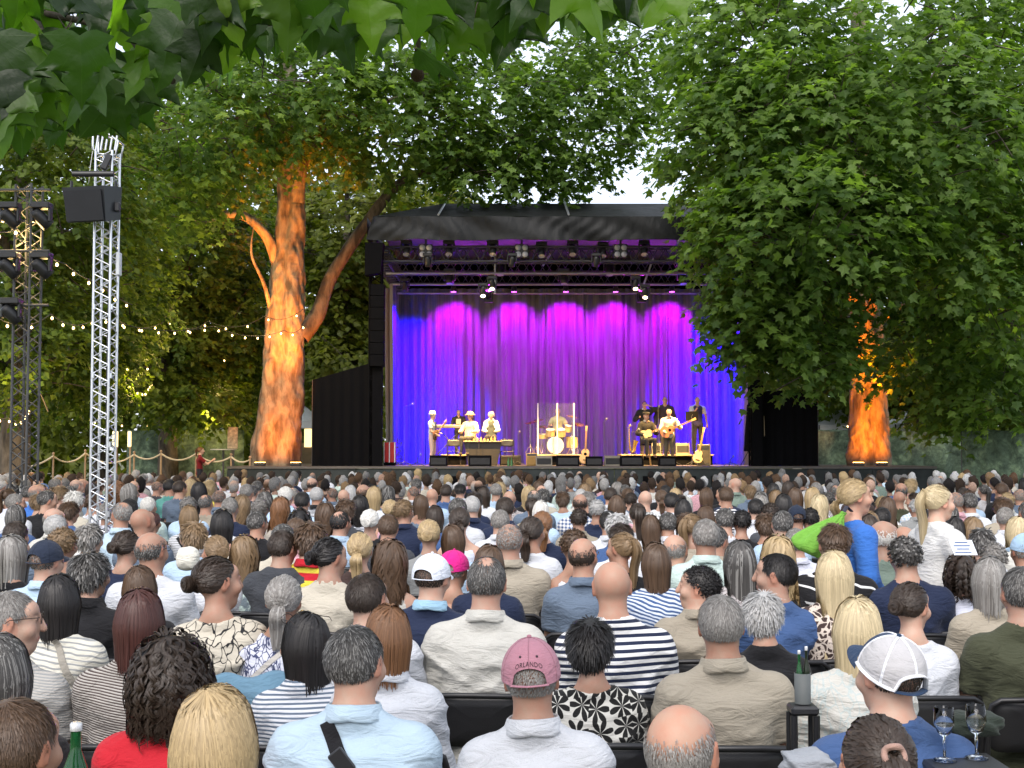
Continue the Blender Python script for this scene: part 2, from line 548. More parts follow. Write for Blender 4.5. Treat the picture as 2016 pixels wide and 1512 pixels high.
def folds(seed, amp, broad=1.0):
    rg = np.random.default_rng(seed)
    T = []
    for i in range(9):
        ang = rg.normal(0, 0.5) + (0.5 if i % 2 else -0.5)
        kx, kz = math.sin(ang), math.cos(ang); w = rg.uniform(30, 75)
        T.append((kx * w, rg.normal(0, 8), kz * w, rg.uniform(0, 6.28), rg.uniform(0.5, 1.0) * 40 / w, rg.uniform(4, 9), rg.uniform(0, 6)))
    def fn(X, Y, Z):
        d = 0
        for a, b, c, ph, am, wq, p2 in T:
            env = 0.5 + 0.5 * np.sin(wq * X + p2 + 1.3 * np.sin(6 * Z + p2)) * np.sin(wq * 0.8 * Z + p2 * 2)
            q = np.abs(np.sin(0.5 * (a * X + b * Y + c * Z + ph + 0.9 * np.sin(11 * X + p2) + 0.7 * np.sin(13 * Z + ph))))
            d = d - am * env * env * (1 - q) ** 2.2
        low = np.clip((1.06 - Z) / 0.12, 0.35, 1.0)
        return amp * d * low
    return fn

def shirt_mesh(j, kind='tee', res=0.0088, seed=0, fold=0.006, name='shirt'):
    fem = j['fem']; br = j['broad']; g = 0.9 if fem else 1.0
    pts = np.array([v for k, v in j.items() if isinstance(v, tuple) and k[:2] not in ('an', 'kn', 'to')])
    lo = pts.min(0) - 0.21; hi = pts.max(0) + 0.16; hi[2] = np.array(j['nck'])[2] + 0.07; lo[2] = np.array(j['pel'])[2] - 0.1
    f = Field(axis(lo[0], hi[0], res), axis(lo[1], hi[1], res), axis(lo[2], hi[2], res))
    e = {'tee': 0.014, 'polo': 0.016, 'shirt': 0.020, 'blouse': 0.026, 'tank': 0.010, 'hood': 0.026, 'knit': 0.020, 'jacket': 0.034, 'vest': 0.030}[kind]
    nk = np.array(j['nck'])
    f.cone(j['chs'], j['wst'], 0.108 * g + e, 0.098 * g + e, 0.04, (1.20 * br, 0.85, 1))
    f.cone(j['wst'], np.array(j['pel']) - (0, 0, 0.02), 0.098 * g + e, 0.112 + e, 0.04, (1.20 * br, 0.9, 1))
    for n in 'lr':
        sh, el, wr = (np.array(j[q + n]) for q in ('sh', 'el', 'wr'))
        if kind not in ('tank', 'vest'):
            f.cone(nk + (0, -0.012, -0.004), sh + (0, 0, -0.005), 0.050 * g + e * 0.5, 0.040 * g + e * 0.6, 0.04)
        else:
            f.cone(nk + (0, -0.012, -0.004), sh * np.array((0.62, 1, 1)) + (0, 0, 0), 0.046 * g + e * 0.5, 0.040 * g + e * 0.6, 0.03)
        if kind in ('tank', 'vest'):
            f.cone(j['chs'], sh * np.array((0.6, 1, 1)) + (0, 0, -0.02), 0.08 * g + e, 0.045 * g + e, 0.04)
            continue
        f.cone(j['chs'], sh + (0, 0, -0.02), 0.08 * g + e, 0.045 * g + e, 0.05)
        d = el - sh
        if kind in ('tee', 'polo'):
            t = 0.66
            f.cone(sh, el, 0.052 * g + e, 0.046 * g + e * 1.3, 0.03, cut=(sh + d * t, d))
        else:
            f.cone(sh, el, 0.052 * g + e, 0.042 * g + e, 0.03)
            w2 = el + (wr - el) * 0.9
            f.cone(el, w2, 0.042 * g + e, 0.030 * g + e * 0.8, 0.03)
    if kind == 'hood':
        f.cone(nk + (-0.075, -0.055, -0.03), nk + (0.075, -0.055, -0.03), 0.04, 0.04, 0.03)
        f.cone(nk + (-0.05, -0.075, -0.09), nk + (0.05, -0.075, -0.09), 0.035, 0.035, 0.03)
        f.cone(nk + (-0.075, -0.05, -0.03), nk + (-0.07, 0.06, -0.02), 0.035, 0.02, 0.03)
        f.cone(nk + (0.075, -0.05, -0.03), nk + (0.07, 0.06, -0.02), 0.035, 0.02, 0.03)
    if fold: f.warp(folds(seed, fold, br))
    if kind == 'tank':
        f.ell(nk + (0, 0.0, 0.015), (0.105, 0.16, 0.115), 0.006, None, 'd')
    elif kind == 'blouse':
        f.ell(nk + (0, 0.0, 0.03), (0.092, 0.11, 0.062), 0.008, None, 'd')
    elif kind in ('vest', 'jacket'):
        f.ell(nk + (0, 0.05, 0.03), (0.06, 0.09, 0.06), 0.008, None, 'd')
    else:
        f.ell(nk + (0, 0.0, 0.035), (0.066, 0.075, 0.047), 0.006, None, 'd')
    V, Fa = f.mesh()
    return np_mesh(name, V, Fa, None, True)

def trousers_mesh(j, res=0.02, name='trousers', wide=0.0, short=False):
    pts = np.array([v for k, v in j.items() if isinstance(v, tuple) and k[:2] in ('pe', 'hp', 'kn', 'an')])
    lo = pts.min(0) - 0.17; hi = pts.max(0) + 0.18
    lo[2] = max(lo[2], 0.02)
    f = Field(axis(lo[0], hi[0], res), axis(lo[1], hi[1], res), axis(lo[2], hi[2], res))
    f.cone(j['pel'], np.array(j['wst']) - (0, 0, 0.04), 0.118, 0.106, 0.03, (1.32, 0.95, 1))
    for n in 'lr':
        hp, kn, an = (np.array(j[q + n]) for q in ('hp', 'kn', 'an'))
        f.cone(hp, kn, 0.092, 0.068 + wide, 0.03)
        if not short: f.cone(kn, an + (kn - an) * 0.05, 0.066 + wide, 0.05 + wide, 0.02)
    V, Fa = f.mesh()
    return np_mesh(name, V, Fa, None, True)

def collar_mesh(j, h=0.027, r=0.0745, name='collar', back_drop=0.0):
    """fold-over shirt collar round the neck"""
    nk = np.array(j['nck']); V = []; Fa = []
    n = 36
    prof = [(r - 0.004, -0.012), (r - 0.003, h * 0.75), (r + 0.002, h * 0.98), (r + 0.006, h * 0.88), (r + 0.013, 0.006), (r + 0.024, -0.014), (r + 0.018, -0.020)]
    if j['fem']: prof = [(a * 0.94, b) for a, b in prof]
    for i in range(n + 1):
        a = R(-238) + i / n * R(296)                        # open at the throat (+Y)
        for q, (rr, z) in enumerate(prof):
            tilt = 0.004 * math.sin(a) + 0.010 * abs(math.cos(a)) * (q / 6.0)
            w = 1 + 0.02 * math.sin(5 * a + q)
            V.append((nk[0] + rr * w * math.cos(a), nk[1] + 0.004 + rr * w * 1.08 * math.sin(a), nk[2] + z - tilt + 0.010))
    m = len(prof)
    for i in range(n):
        for q in range(m - 1):
            Fa.append((i * m + q, (i + 1) * m + q, (i + 1) * m + q + 1, i * m + q + 1))
    return np_mesh(name, np.array(V), np.array(Fa), None, True)

# ================================================================= hair: strands lying over the skull
SK = np.array((0.0795, 0.0990, 0.0935)); SKC = np.array((0, -0.012, 0.006))
def unit(v): return v / (np.linalg.norm(v, axis=-1, keepdims=True) + 1e-9)
def scalp_mask(d, nape=-0.62, front=0.98):
    return d[:, 2] > nape + front * np.clip(d[:, 1] + 0.30, 0, 2)

def ribbons(paths, w0, w1, rnd, rg, ws=1.0):
    w0 *= ws; w1 *= ws
    """paths (S, N, 3) -> narrow strips; S points per strand"""
    S, N, _ = paths.shape
    T = np.gradient(paths, axis=0)
    nrm = unit(paths - (SKC + np.array((0, 0, -0.02))))
    side = unit(np.cross(T, nrm)); 
    tw = rg.normal(0, 0.18, (1, N, 1))
    side = unit(side + nrm * tw)
    w = (w0 + (w1 - w0) * np.linspace(0, 1, S) ** 1.5)[:, None, None] * rg.uniform(0.7, 1.3, (1, N, 1))
    A = paths - side * w / 2; B = paths + side * w / 2
    V = np.stack([A, B], 2)                                  # S,N,2,3
    idx = np.arange(S * N * 2).reshape(S, N, 2)
    f = np.stack([idx[:-1, :, 0], idx[:-1, :, 1], idx[1:, :, 1], idx[1:, :, 0]], -1).reshape(-1, 4)
    hv = np.broadcast_to(rnd[None, :, None], (S, N, 2)); ht = np.broadcast_to(np.linspace(0, 1, S)[:, None, None], (S, N, 2))
    return V.reshape(-1, 3), f, hv.ravel(), ht.ravel()

def cap_shell(mask_fn, off, hv=0.35):
    n, m = 40, 26
    V = []; 
    for i in range(m + 1):
        th = math.pi * i / m
        for k in range(n):
            ph = 2 * math.pi * k / n
            V.append((math.sin(th) * math.cos(ph), math.sin(th) * math.sin(ph), math.cos(th)))
    D = np.array(V); ok = mask_fn(D)
    Fa = [(i * n + k, (i + 1) * n + k, (i + 1) * n + (k + 1) % n, i * n + (k + 1) % n) for i in range(m) for k in range(n)]
    Fa = np.array([q for q in Fa if all(ok[list(q)])])
    V = SKC + D * (SK + off)
    return V, Fa, np.full(len(V), hv), np.zeros(len(V))

def make_hair(style, seed=0, dens=1.0):
    rg = np.random.default_rng(seed + 100)
    N0 = {'crop': 6600, 'buzz': 6600, 'fringe': 5200, 'thin': 6000, 'pixie': 4200, 'bob': 3600, 'long': 3400, 'pony': 2100, 'bun': 2100, 'curly': 900, 'wavy': 2400, 'quiff': 6200, 'curlshort': 1800, 'lowpony': 2100, 'longpony': 2100}[style]
    N0 = int(N0 * dens); WS = 1.0 / dens ** 0.62
    d = unit(rg.normal(size=(N0 * 3, 3)))
    nape, front = -0.62, 0.98
    if style in ('buzz', 'crop', 'quiff', 'fringe', 'thin'): nape = -0.58
    m = scalp_mask(d, nape, front)
    if style == 'fringe': m &= ~((d[:, 2] > 0.36 + np.clip(0.13 * rg.normal(size=len(d)), -0.4, 0.22) - 0.22 * np.clip(-d[:, 1], 0, 1)))
    if style == 'thin': m &= ~((np.sqrt(d[:, 0] ** 2 + (d[:, 1] + 0.42) ** 2 + (d[:, 2] - 0.85) ** 2) < 0.42 + 0.10 * rg.normal(size=len(d))))
    if style == 'buzz': m &= ~((d[:, 2] > 0.80 + 0.2 * rg.random(len(d))))
    d = d[m][:N0]; N = len(d)
    P0 = SKC + d * SK
    nrm = unit(d / SK)
    rnd = rg.random(N)
    whorl = unit(np.array([0.10, -0.20, 0.97]))
    tan = d - whorl; tan = unit(tan - nrm * (tan * nrm).sum(1, keepdims=True))
    fly = rg.random((N, 1)) < 0.03
    clump = 0.10 * np.sin(d @ rg.normal(0, 9, (3, 3)))
    jit = rg.normal(0, 0.22, (N, 3)) * np.where(fly, 3.5, 1.0) + clump
    out = []
    def grow(L, S, dirfn, off0, off1, lift0, hug=None):
        P = [P0 + nrm * 0.001]; v = None
        for s in range(1, S):
            t = s / (S - 1)
            v = dirfn(P[-1], t, v)
            p = P[-1] + v * (L / (S - 1))[:, None]
            o = off0 + (off1 - off0) * t
            q = (p - SKC) / (SK + (o[:, None] if hasattr(o, '__len__') else o))
            r = np.linalg.norm(q, axis=1, keepdims=True)
            p = np.where(r < 1, SKC + (p - SKC) / np.maximum(r, 0.2), p)
            if hug is not None:                          # above the ears hair follows the skull
                hz = hug + 0.045 * np.clip((0.035 - p[:, 2:3]) / 0.10, 0, 1)
                q = (p - SKC) / (SK + (o[:, None] if hasattr(o, '__len__') else o) + hz); r = np.linalg.norm(q, axis=1, keepdims=True)
                p = np.where((r > 1) & (p[:, 2:3] > -0.065), SKC + (p - SKC) / np.maximum(r, 0.2), p)
            P.append(p)
        return np.stack(P)
    if style in ('crop', 'buzz', 'fringe', 'thin', 'quiff', 'pixie', 'curlshort'):
        Lm = {'crop': 0.024, 'buzz': 0.0075, 'fringe': 0.009, 'thin': 0.021, 'quiff': 0.030, 'pixie': 0.058, 'curlshort': 0.05}[style]
        top = np.clip(d[:, 2], 0, 1)
        L = Lm * rg.uniform(0.7, 1.25, N)
        if style in ('crop', 'quiff', 'thin'): L = L * (0.5 + 0.65 * np.clip(d[:, 2] + 0.5, 0, 1))
        if style == 'quiff': L = L * np.where(d[:, 2] < 0.25, 0.35, 1.2)
        lift = {'crop': 0.22, 'buzz': 0.5, 'fringe': 0.2, 'thin': 0.15, 'quiff': 0.32, 'pixie': 0.35, 'curlshort': 0.9}[style]
        down = np.array((0, 0, -1.0))
        g = {'pixie': 0.5, 'crop': 0.15, 'fringe': 0.35, 'thin': 0.3}.get(style, 0.0)
        ph = rg.uniform(0, 6.28, (N, 1)); ax1 = unit(rg.normal(size=(N, 3))); ax2 = unit(np.cross(ax1, nrm))
        def df(p, t, v):
            w = tan + jit * (0.9 if style == 'pixie' else 0.35) + nrm * lift * (1 - 0.7 * t) + down * g * (0.4 + t)
            if style == 'curlshort':
                w = nrm * 0.55 + 1.3 * (ax1 * np.sin(ph + t * 14) + ax2 * np.cos(ph + t * 14)) + down * 0.15
            return unit(w)
        S = 9 if style == 'curlshort' else (6 if style == 'pixie' else 4)
        off1 = {'pixie': 0.022, 'crop': 0.006, 'quiff': 0.008, 'thin': 0.004}.get(style, 0.003)
        if style == 'pixie': off1 = 0.010 + 0.024 * np.clip(d[:, 2] + 0.35, 0, 1) * rg.uniform(0.6, 1, N)
        paths = grow(L, S, df, 0.001, off1, lift)
        w0 = {'crop': 0.0029, 'buzz': 0.0023, 'fringe': 0.0019, 'thin': 0.0027, 'quiff': 0.0029, 'pixie': 0.0055, 'curlshort': 0.0045}[style]
        out.append(ribbons(paths, w0, w0 * 0.3, rnd, rg, WS))
        if style == 'fringe': out.append(cap_shell(lambda D: scalp_mask(D, nape + 0.06, front + 0.05) & (D[:, 2] < 0.12 - 0.2 * np.clip(-D[:, 1], 0, 1)), 0.0012, 0.2))
        if style not in ('buzz', 'fringe', 'thin'):
            out.append(cap_shell(lambda D: scalp_mask(D, nape + 0.06, front + 0.02), 0.0025 if style != 'pixie' else 0.009))
    elif style in ('bob', 'long', 'wavy', 'curly'):
        px = rg.uniform(-0.25, 0.25)
        part = np.stack([np.full(N, px), d[:, 1] * 0.5 - 0.15, np.full(N, 1.0)], 1)
        flow = d - unit(part); flow = unit(flow - nrm * (flow * nrm).sum(1, keepdims=True))
        zend = {'bob': -0.120, 'long': -0.34, 'wavy': -0.23, 'curly': -0.16}[style]
        L = np.clip((P0[:, 2] - zend), 0.05, 1) * 1.22 + rg.normal(0, 0.012, N)
        L = L + 0.05 * np.clip(d[:, 2], 0, 1)
        vol = {'bob': 0.011, 'long': 0.010, 'wavy': 0.020, 'curly': 0.030}[style]
        lay = rg.uniform(0.15, 1.0, N)
        off1 = vol * lay
        ph = rg.uniform(0, 6.28, (N, 1)); ax1 = unit(np.cross(nrm, np.array((0, 0, 1.0)))); 
        ck = np.floor(np.arctan2(d[:, 0], -d[:, 1]) * 6 + 3 * d[:, 2])[:, None]
        cph = (np.sin(ck * 12.9898) * 43758.5) % 6.28
        S = {'bob': 10, 'long': 12, 'wavy': 13, 'curly': 30}[style]
        def df(p, t, v):
            nn = unit((p - SKC) / SK)
            below = np.clip((-(p[:, 2:3]) - 0.02) / 0.06, 0, 1)
            w = flow * (1 - t) ** 2 + np.array((0, 0, -1.0)) * (0.25 + 1.3 * t)
            w = w + 0.12 * jit
            w = w - nn * (w * nn).sum(1, keepdims=True) * (1 - below) + nn * 0.18 * (1 - t) ** 3
            if style == 'bob': w = w - nn * np.array((1, 1, 0)) * 0.95 * np.clip(t - 0.55, 0, 1) * below
            if style in ('long', 'wavy'):
                w = w + np.array((0, -0.16, 0)) * below * np.clip(t - 0.3, 0, 1)
            if style == 'wavy': w = w + 0.75 * ax1 * np.sin(cph + 0.35 * ph + t * 15) * (0.3 + t) + 0.4 * nn * np.cos(cph + t * 15) * t
            if style == 'curly': w = w + nn * 0.45 * (1 - t)
            return unit(w)
        paths = grow(L * rg.uniform(0.75, 1.0, N) if style == 'curly' else L, S, df, 0.004, off1, 0, {'bob': 0.004, 'long': 0.004, 'wavy': 0.010, 'curly': 0.014}[style])
        if style == 'curly':
            nc = min(230, N // 4); cd_ = d[rg.choice(N, nc, False)]; ci = np.argmax(d @ cd_.T, 1)
            cen = np.zeros((S, nc, 3)); cn_ = np.bincount(ci, minlength=nc)[:, None] + 1e-6
            for a_ in range(3):
                for s_ in range(S): cen[s_, :, a_] = np.bincount(ci, paths[s_, :, a_], nc) / cn_[:, 0]
            paths = paths * 0.3 + cen[:, ci] * 0.7
            p0 = rg.uniform(0, 6.28, nc)[ci]; fr = rg.uniform(26, 44, nc)[ci]; sg = np.sign(rg.normal(size=nc))[ci]
            tt_ = np.linspace(0, 1, S)[:, None]
            A1 = unit(np.cross(np.gradient(paths, axis=0), nrm[None])); A2 = unit(paths - SKC)
            ang = p0[None] + sg[None] * fr[None] * tt_
            am = (0.004 + 0.012 * tt_) * rg.uniform(0.7, 1.3, nc)[ci][None]
            paths = paths + (A1 * np.sin(ang)[..., None] + A2 * np.cos(ang)[..., None]) * am[..., None]
        c0, c1 = {'bob': (0.004, 0.017), 'long': (0.008, 0.012), 'wavy': (0.014, 0.016), 'curly': (0.026, 0.020)}[style]
        zz_ = paths[..., 2:3]
        paths[..., 2] += np.where(zz_[..., 0] > 0, 0.013 * np.exp(-((paths[..., 0] ** 2 + (paths[..., 1] + 0.02) ** 2) / 0.05 ** 2)), 0)
        lim = SK[:2] + c0 + c1 * np.exp(-((zz_ + 0.045) / 0.055) ** 2)          # hair hangs close to the head, fullest at the ears
        qx = (paths[..., :2] - SKC[:2]) / lim; rq = np.linalg.norm(qx, axis=-1, keepdims=True)
        rn = np.where(rq > 0.72, 0.72 + 0.28 * np.tanh((rq - 0.72) / 0.28), rq)
        paths[..., :2] = np.where(rq > 0.72, SKC[:2] + qx / np.maximum(rq, 1e-6) * rn * lim, paths[..., :2])
        if style in ('long', 'wavy'):                        # keep the tips off the back
            bk = np.where(paths[..., 2] < -0.15, -0.075 - 0.35 * np.clip(-0.15 - paths[..., 2], 0, 0.15), 9)
            paths[..., 1] = np.where((np.abs(paths[..., 0]) < 0.2) & (paths[..., 1] < 0.03), np.minimum(paths[..., 1], bk + 0.015 * lay[None]), paths[..., 1])
        w0 = {'bob': 0.0044, 'long': 0.0048, 'wavy': 0.0048, 'curly': 0.0055}[style]
        out.append(ribbons(paths, w0, w0 * 0.45, rnd, rg, WS))
        out.append(cap_shell(lambda D: scalp_mask(D, nape, front), 0.004))
        if style in ('long', 'wavy', 'bob', 'curly'):
            zz = {'bob': -0.11, 'long': -0.29, 'wavy': -0.18, 'curly': -0.13}[style]
            mb = MB(); n_ = 18; V = []; Fa = []
            for i in range(7):
                z = 0.0 + (zz) * i / 6
                for k in range(n_ + 1):
                    a = R(-185) + R(190) * k / n_
                    rr = 0.93 + 0.05 * math.sin(i)
                    sink = max(0, -z - 0.05) * (0.30 if style == 'bob' else 0.1)
                    by = (0.096 * rr * math.sin(a) - sink * math.sin(a) * 1.0 - 0.012)
                    if style in ('long', 'wavy') and z < -0.15: by = min(by, -0.085 * abs(math.sin(a)) - 0.3 * (-0.15 - z) * abs(math.sin(a)))
                    V.append((0.076 * rr * math.cos(a), by, z))
            for i in range(6):
                for k in range(n_):
                    Fa.append((i * (n_ + 1) + k, i * (n_ + 1) + k + 1, (i + 1) * (n_ + 1) + k + 1, (i + 1) * (n_ + 1) + k))
            out.append((np.array(V), np.array(Fa), np.full(len(V), 0.25), np.zeros(len(V))))
    else:                                                    # hair drawn back to a knot, tail or bun
        K = {'pony': np.array((0, -0.122, 0.035)), 'lowpony': np.array((0, -0.112, -0.035)), 'bun': np.array((0.0, -0.118, -0.01)), 'longpony': np.array((0.0, -0.118, 0.06))}[style]
        P = []
        S = 9
        for s in range(S):
            t = s / (S - 1)
            q = P0 * (1 - t) + (K + rg.normal(0, 0.006, (N, 3))) * t
            dd = (q - SKC) / SK; r = np.linalg.norm(dd, axis=1, keepdims=True)
            o = 1 + (0.06 + 0.05 * rg.random((N, 1)) * 1.0) * np.sin(math.pi * min(t * 1.1, 1)) + 0.02 * np.sin(14 * d[:, :1] + 6 * t) * math.sin(math.pi * t)
            q = np.where(r < o, SKC + (q - SKC) / r * o, q)
            P.append(q)
        out.append(ribbons(np.stack(P), 0.0062, 0.0035, rnd, rg, WS))
        out.append(cap_shell(lambda D: scalp_mask(D, nape + 0.03, front), 0.005))
        n2 = int(420 * dens)
        if style in ('pony', 'lowpony', 'longpony'):
            LT = {'pony': 0.20, 'lowpony': 0.17, 'longpony': 0.33}[style]
            a = rg.uniform(0, 6.28, n2); rr = np.sqrt(rg.random(n2))
            P = []
            for s in range(10):
                t = s / 9
                wd = 0.012 + 0.026 * math.sin(math.pi * min(1, t * 0.9 + 0.06)) ** 0.7
                back = -0.03 * math.sin(math.pi * min(t * 1.6, 1)) - 0.01 * t
                c = K + np.array((0, back, -LT * t * t * 0.55 - LT * t * 0.45))
                P.append(np.stack([c[0] + np.cos(a) * rr * wd, c[1] + np.sin(a) * rr * wd * 0.75, c[2] + 0 * a + rg.normal(0, 0.004, n2) - 0.02 * t * rr], 1))
            out.append(ribbons(np.stack(P), 0.006, 0.003, rg.random(n2), rg, WS))
        else:
            b_ = MB(); b_.ell(K + np.array((0, -0.022, 0)), (0.031, 0.026, 0.031), 14, 10); vv = np.concatenate(b_.V); ff = np.array(b_.F)
            out.append((vv, ff, np.full(len(vv), 0.3), np.zeros(len(vv))))
            a0 = rg.uniform(0, 6.28, n2); th = np.arccos(rg.uniform(-0.9, 0.9, n2)); rad = 0.036 * rg.uniform(0.75, 1.0, n2)
            P = []
            for s in range(10):
                t = s / 9; a = a0 + t * 3.2
                P.append(K + np.array((0, -0.022, 0)) + np.stack([rad * np.sin(th) * np.cos(a), rad * np.cos(th + 0.3 * np.sin(4 * t)) * 0.8, rad * np.sin(th) * np.sin(a)], 1))
            out.append(ribbons(np.stack(P), 0.0065, 0.004, rg.random(n2), rg, WS))
    V = []; Fs = []; hv = []; ht = []; n = 0
    for v, f_, a, b in out:
        V.append(v); Fs.append(f_ + n); hv.append(a); ht.append(b); n += len(v)
    return np_mesh('hair_' + style, np.concatenate(V), np.concatenate(Fs), HAIR, True, {'hv': np.concatenate(hv), 'ht': np.concatenate(ht)})

# ================================================================= cloth materials
def cloth(name, build, rough=0.85, weave=420.0, wb=0.45):
    if name in MATS: return MATS[name]
    t = NT(name)
    c = build(t)
    v = t.coord()
    n = t.noise(v, 14, 4)
    c = t.mix(0.5, c, t.mix(n, (0.80, 0.80, 0.82), (1.0, 1.0, 1.0)), 'MULTIPLY')
    t.set(Base_Color=c, Roughness=rough, Specular_IOR_Level=0.15, Sheen_Weight=0.08)
    h = t.math('ADD', t.math('MULTIPLY', t.noise(v, weave, 2), 0.3), t.math('ADD', t.math('MULTIPLY', t.noise(t.coord(scale=(1, 1, 3.0), rot=(0, 0.5, 0)), 7, 3, 0.5, 2.2), 2.4), t.math('MULTIPLY', t.noise(t.coord(scale=(1, 1, 2.2), rot=(0, -0.6, 0)), 12, 3, 0.5, 1.5), 1.0)))
    t.bump(h, wb, 0.012)
    MATS[name] = t.m
    return t.m
def objcol(t): return t.n('ShaderNodeObjectInfo').outputs['Color']
def stripes(freq, duty, c2=None, vec=(0, 0, 1), soft=0.03, warp=0.0):
    def fn(t):
        sp = t.n('ShaderNodeSeparateXYZ'); t.l(t.coord(), sp.inputs[0])
        a = t.math('MULTIPLY', sp.outputs[0], vec[0]); b = t.math('MULTIPLY', sp.outputs[2], vec[2])
        z = t.math('ADD', a, b)
        if warp: z = t.math('ADD', z, t.math('MULTIPLY', t.noise(t.coord(), 7, 2), warp))
        f = t.math('FRACT', t.math('MULTIPLY', z, freq))
        m = t.ramp(f, [(max(duty - soft, 0), (0, 0, 0)), (duty + soft, (1, 1, 1))])
        return t.mix(m, objcol(t), c2)
    return fn
def vor(scale, lo, hi, c2, feature='DISTANCE_TO_EDGE', dist=2.0, stretch=(1, 1, 1)):
    def fn(t):
        v = t.coord(scale=stretch)
        w = t.n('ShaderNodeTexVoronoi'); w.feature = feature; w.inputs['Scale'].default_value = scale
        nz = t.n('ShaderNodeTexNoise'); nz.inputs['Scale'].default_value = scale * 0.4; t.l(v, nz.inputs['Vector'])
        mx = t.mix(0.06 * dist, v, nz.outputs['Color'], 'ADD')
        t.l(mx, w.inputs['Vector'])
        m = t.ramp(w.outputs['Distance'], [(lo, (0, 0, 0)), (hi, (1, 1, 1))])
        return t.mix(m, c2, objcol(t))
    return fn
def petals(scale, n, c2):
    """flower heads: petals round voronoi cell centres"""
    def fn(t):
        sx_ = t.n('ShaderNodeSeparateXYZ'); t.l(t.coord(), sx_.inputs[0])
        cb = t.n('ShaderNodeCombineXYZ'); t.l(sx_.outputs[0], cb.inputs[0]); t.l(sx_.outputs[2], cb.inputs[1]); v = cb.outputs[0]
        w = t.n('ShaderNodeTexVoronoi'); w.voronoi_dimensions = '2D'; w.inputs['Scale'].default_value = scale; w.inputs['Randomness'].default_value = 0.55; t.l(v, w.inputs['Vector'])
        sub = t.n('ShaderNodeVectorMath'); sub.operation = 'SUBTRACT'
        t.l(v, sub.inputs[0]); t.l(w.outputs['Position'], sub.inputs[1])
        sp = t.n('ShaderNodeSeparateXYZ'); t.l(sub.outputs[0], sp.inputs[0])
        ang = t.math('ARCTAN2', sp.outputs[1], sp.outputs[0])
        sepc = t.n('ShaderNodeSeparateColor'); t.l(w.outputs['Color'], sepc.inputs[0])
        ang = t.math('ADD', ang, t.math('MULTIPLY', sepc.outputs[0], 6.28))
        pet = t.math('ABSOLUTE', t.math('COSINE', t.math('MULTIPLY', ang, n / 2)))
        lim = t.math('ADD', 0.18, t.math('MULTIPLY', pet, 0.50))
        m = t.ramp(t.math('SUBTRACT', lim, w.outputs['Distance']), [(0.0, (0, 0, 0)), (0.02, (1, 1, 1))])
        m2 = t.ramp(pet, [(0.30, (0, 0, 0)), (0.38, (1, 1, 1))])
        mm = t.math('MULTIPLY', m, m2)
        return t.mix(mm, objcol(t), c2)
    return fn
WHT = (0.72, 0.72, 0.72); NAV = (0.018, 0.024, 0.05); BLK = (0.014, 0.014, 0.015)
CL = {
 'plain': cloth('cloth_plain', objcol),
 'linen': cloth('cloth_linen', lambda t: t.mix(t.noise(t.coord(scale=(14, 14, 1)), 30, 3), t.mix(1.0, objcol(t), (0.82, 0.82, 0.82), 'MULTIPLY'), objcol(t)), 0.9, 300, 0.45),
 'bretonnavy': cloth('cloth_navy_stripe', stripes(34, 0.48, WHT)),
 'thinstripe': cloth('cloth_thin_stripe', stripes(62, 0.45, (0.62, 0.64, 0.68))),
 'creamstripe': cloth('cloth_cream_stripe', stripes(48, 0.34, (0.62, 0.60, 0.52), (0.2, 0, 1), 0.05, 0.03)),
 'bluestripe': cloth('cloth_blue_stripe', stripes(44, 0.5, (0.60, 0.66, 0.75), (0.35, 0, 1), 0.08, 0.05)),
 'polostripe': cloth('cloth_polo_stripe', stripes(9, 0.4, (0.62, 0.52, 0.06))),
 'blackfloral': cloth('cloth_black_floral', petals(12.0, 7, (0.012, 0.012, 0.012))),
 'leafprint': cloth('cloth_leaf_print', vor(26, 0.025, 0.05, (0.02, 0.02, 0.022), stretch=(1, 0.6, 0.55))),
 'blueprint': cloth('cloth_blue_print', vor(38, 0.05, 0.10, (0.05, 0.06, 0.13), stretch=(1, 0.6, 0.6))),
 'leopard': cloth('cloth_leopard', vor(34, 0.10, 0.13, (0.60, 0.52, 0.45), stretch=(1, 0.6, 0.75))),
 'dots': cloth('cloth_small_dots', vor(60, 0.18, 0.22, (0.45, 0.42, 0.42))),
 'plaid': cloth('cloth_plaid', lambda t: t.mix(0.5, stripes(26, 0.5, WHT, (1, 0, 0))(t), stripes(26, 0.5, WHT)(t))),
 'whitelines': cloth('cloth_white_lines', stripes(13, 0.86, WHT, (0.25, 0, 1), 0.02, 0.05)),
 'knit': cloth('cloth_knit', stripes(110, 0.5, (0.42, 0.40, 0.37), (0.12, 0, 1), 0.2), 0.95, 160, 0.5),
 'lace': cloth('cloth_lace', vor(30, 0.03, 0.09, (0.42, 0.47, 0.46), stretch=(1, 0.6, 0.5)), 0.8, 300, 0.5),
 'mottle': cloth('cloth_mottle', lambda t: t.mix(t.ramp(t.noise(t.coord(), 26, 3), [(0.45, (0, 0, 0)), (0.55, (1, 1, 1))]), objcol(t), (0.15, 0.19, 0.22))),
}
DARKCLOTH = pm('dark_trouser_cloth', (0.03, 0.032, 0.04), 0.9, spec=0.1, bump=0.2, bscale=80)
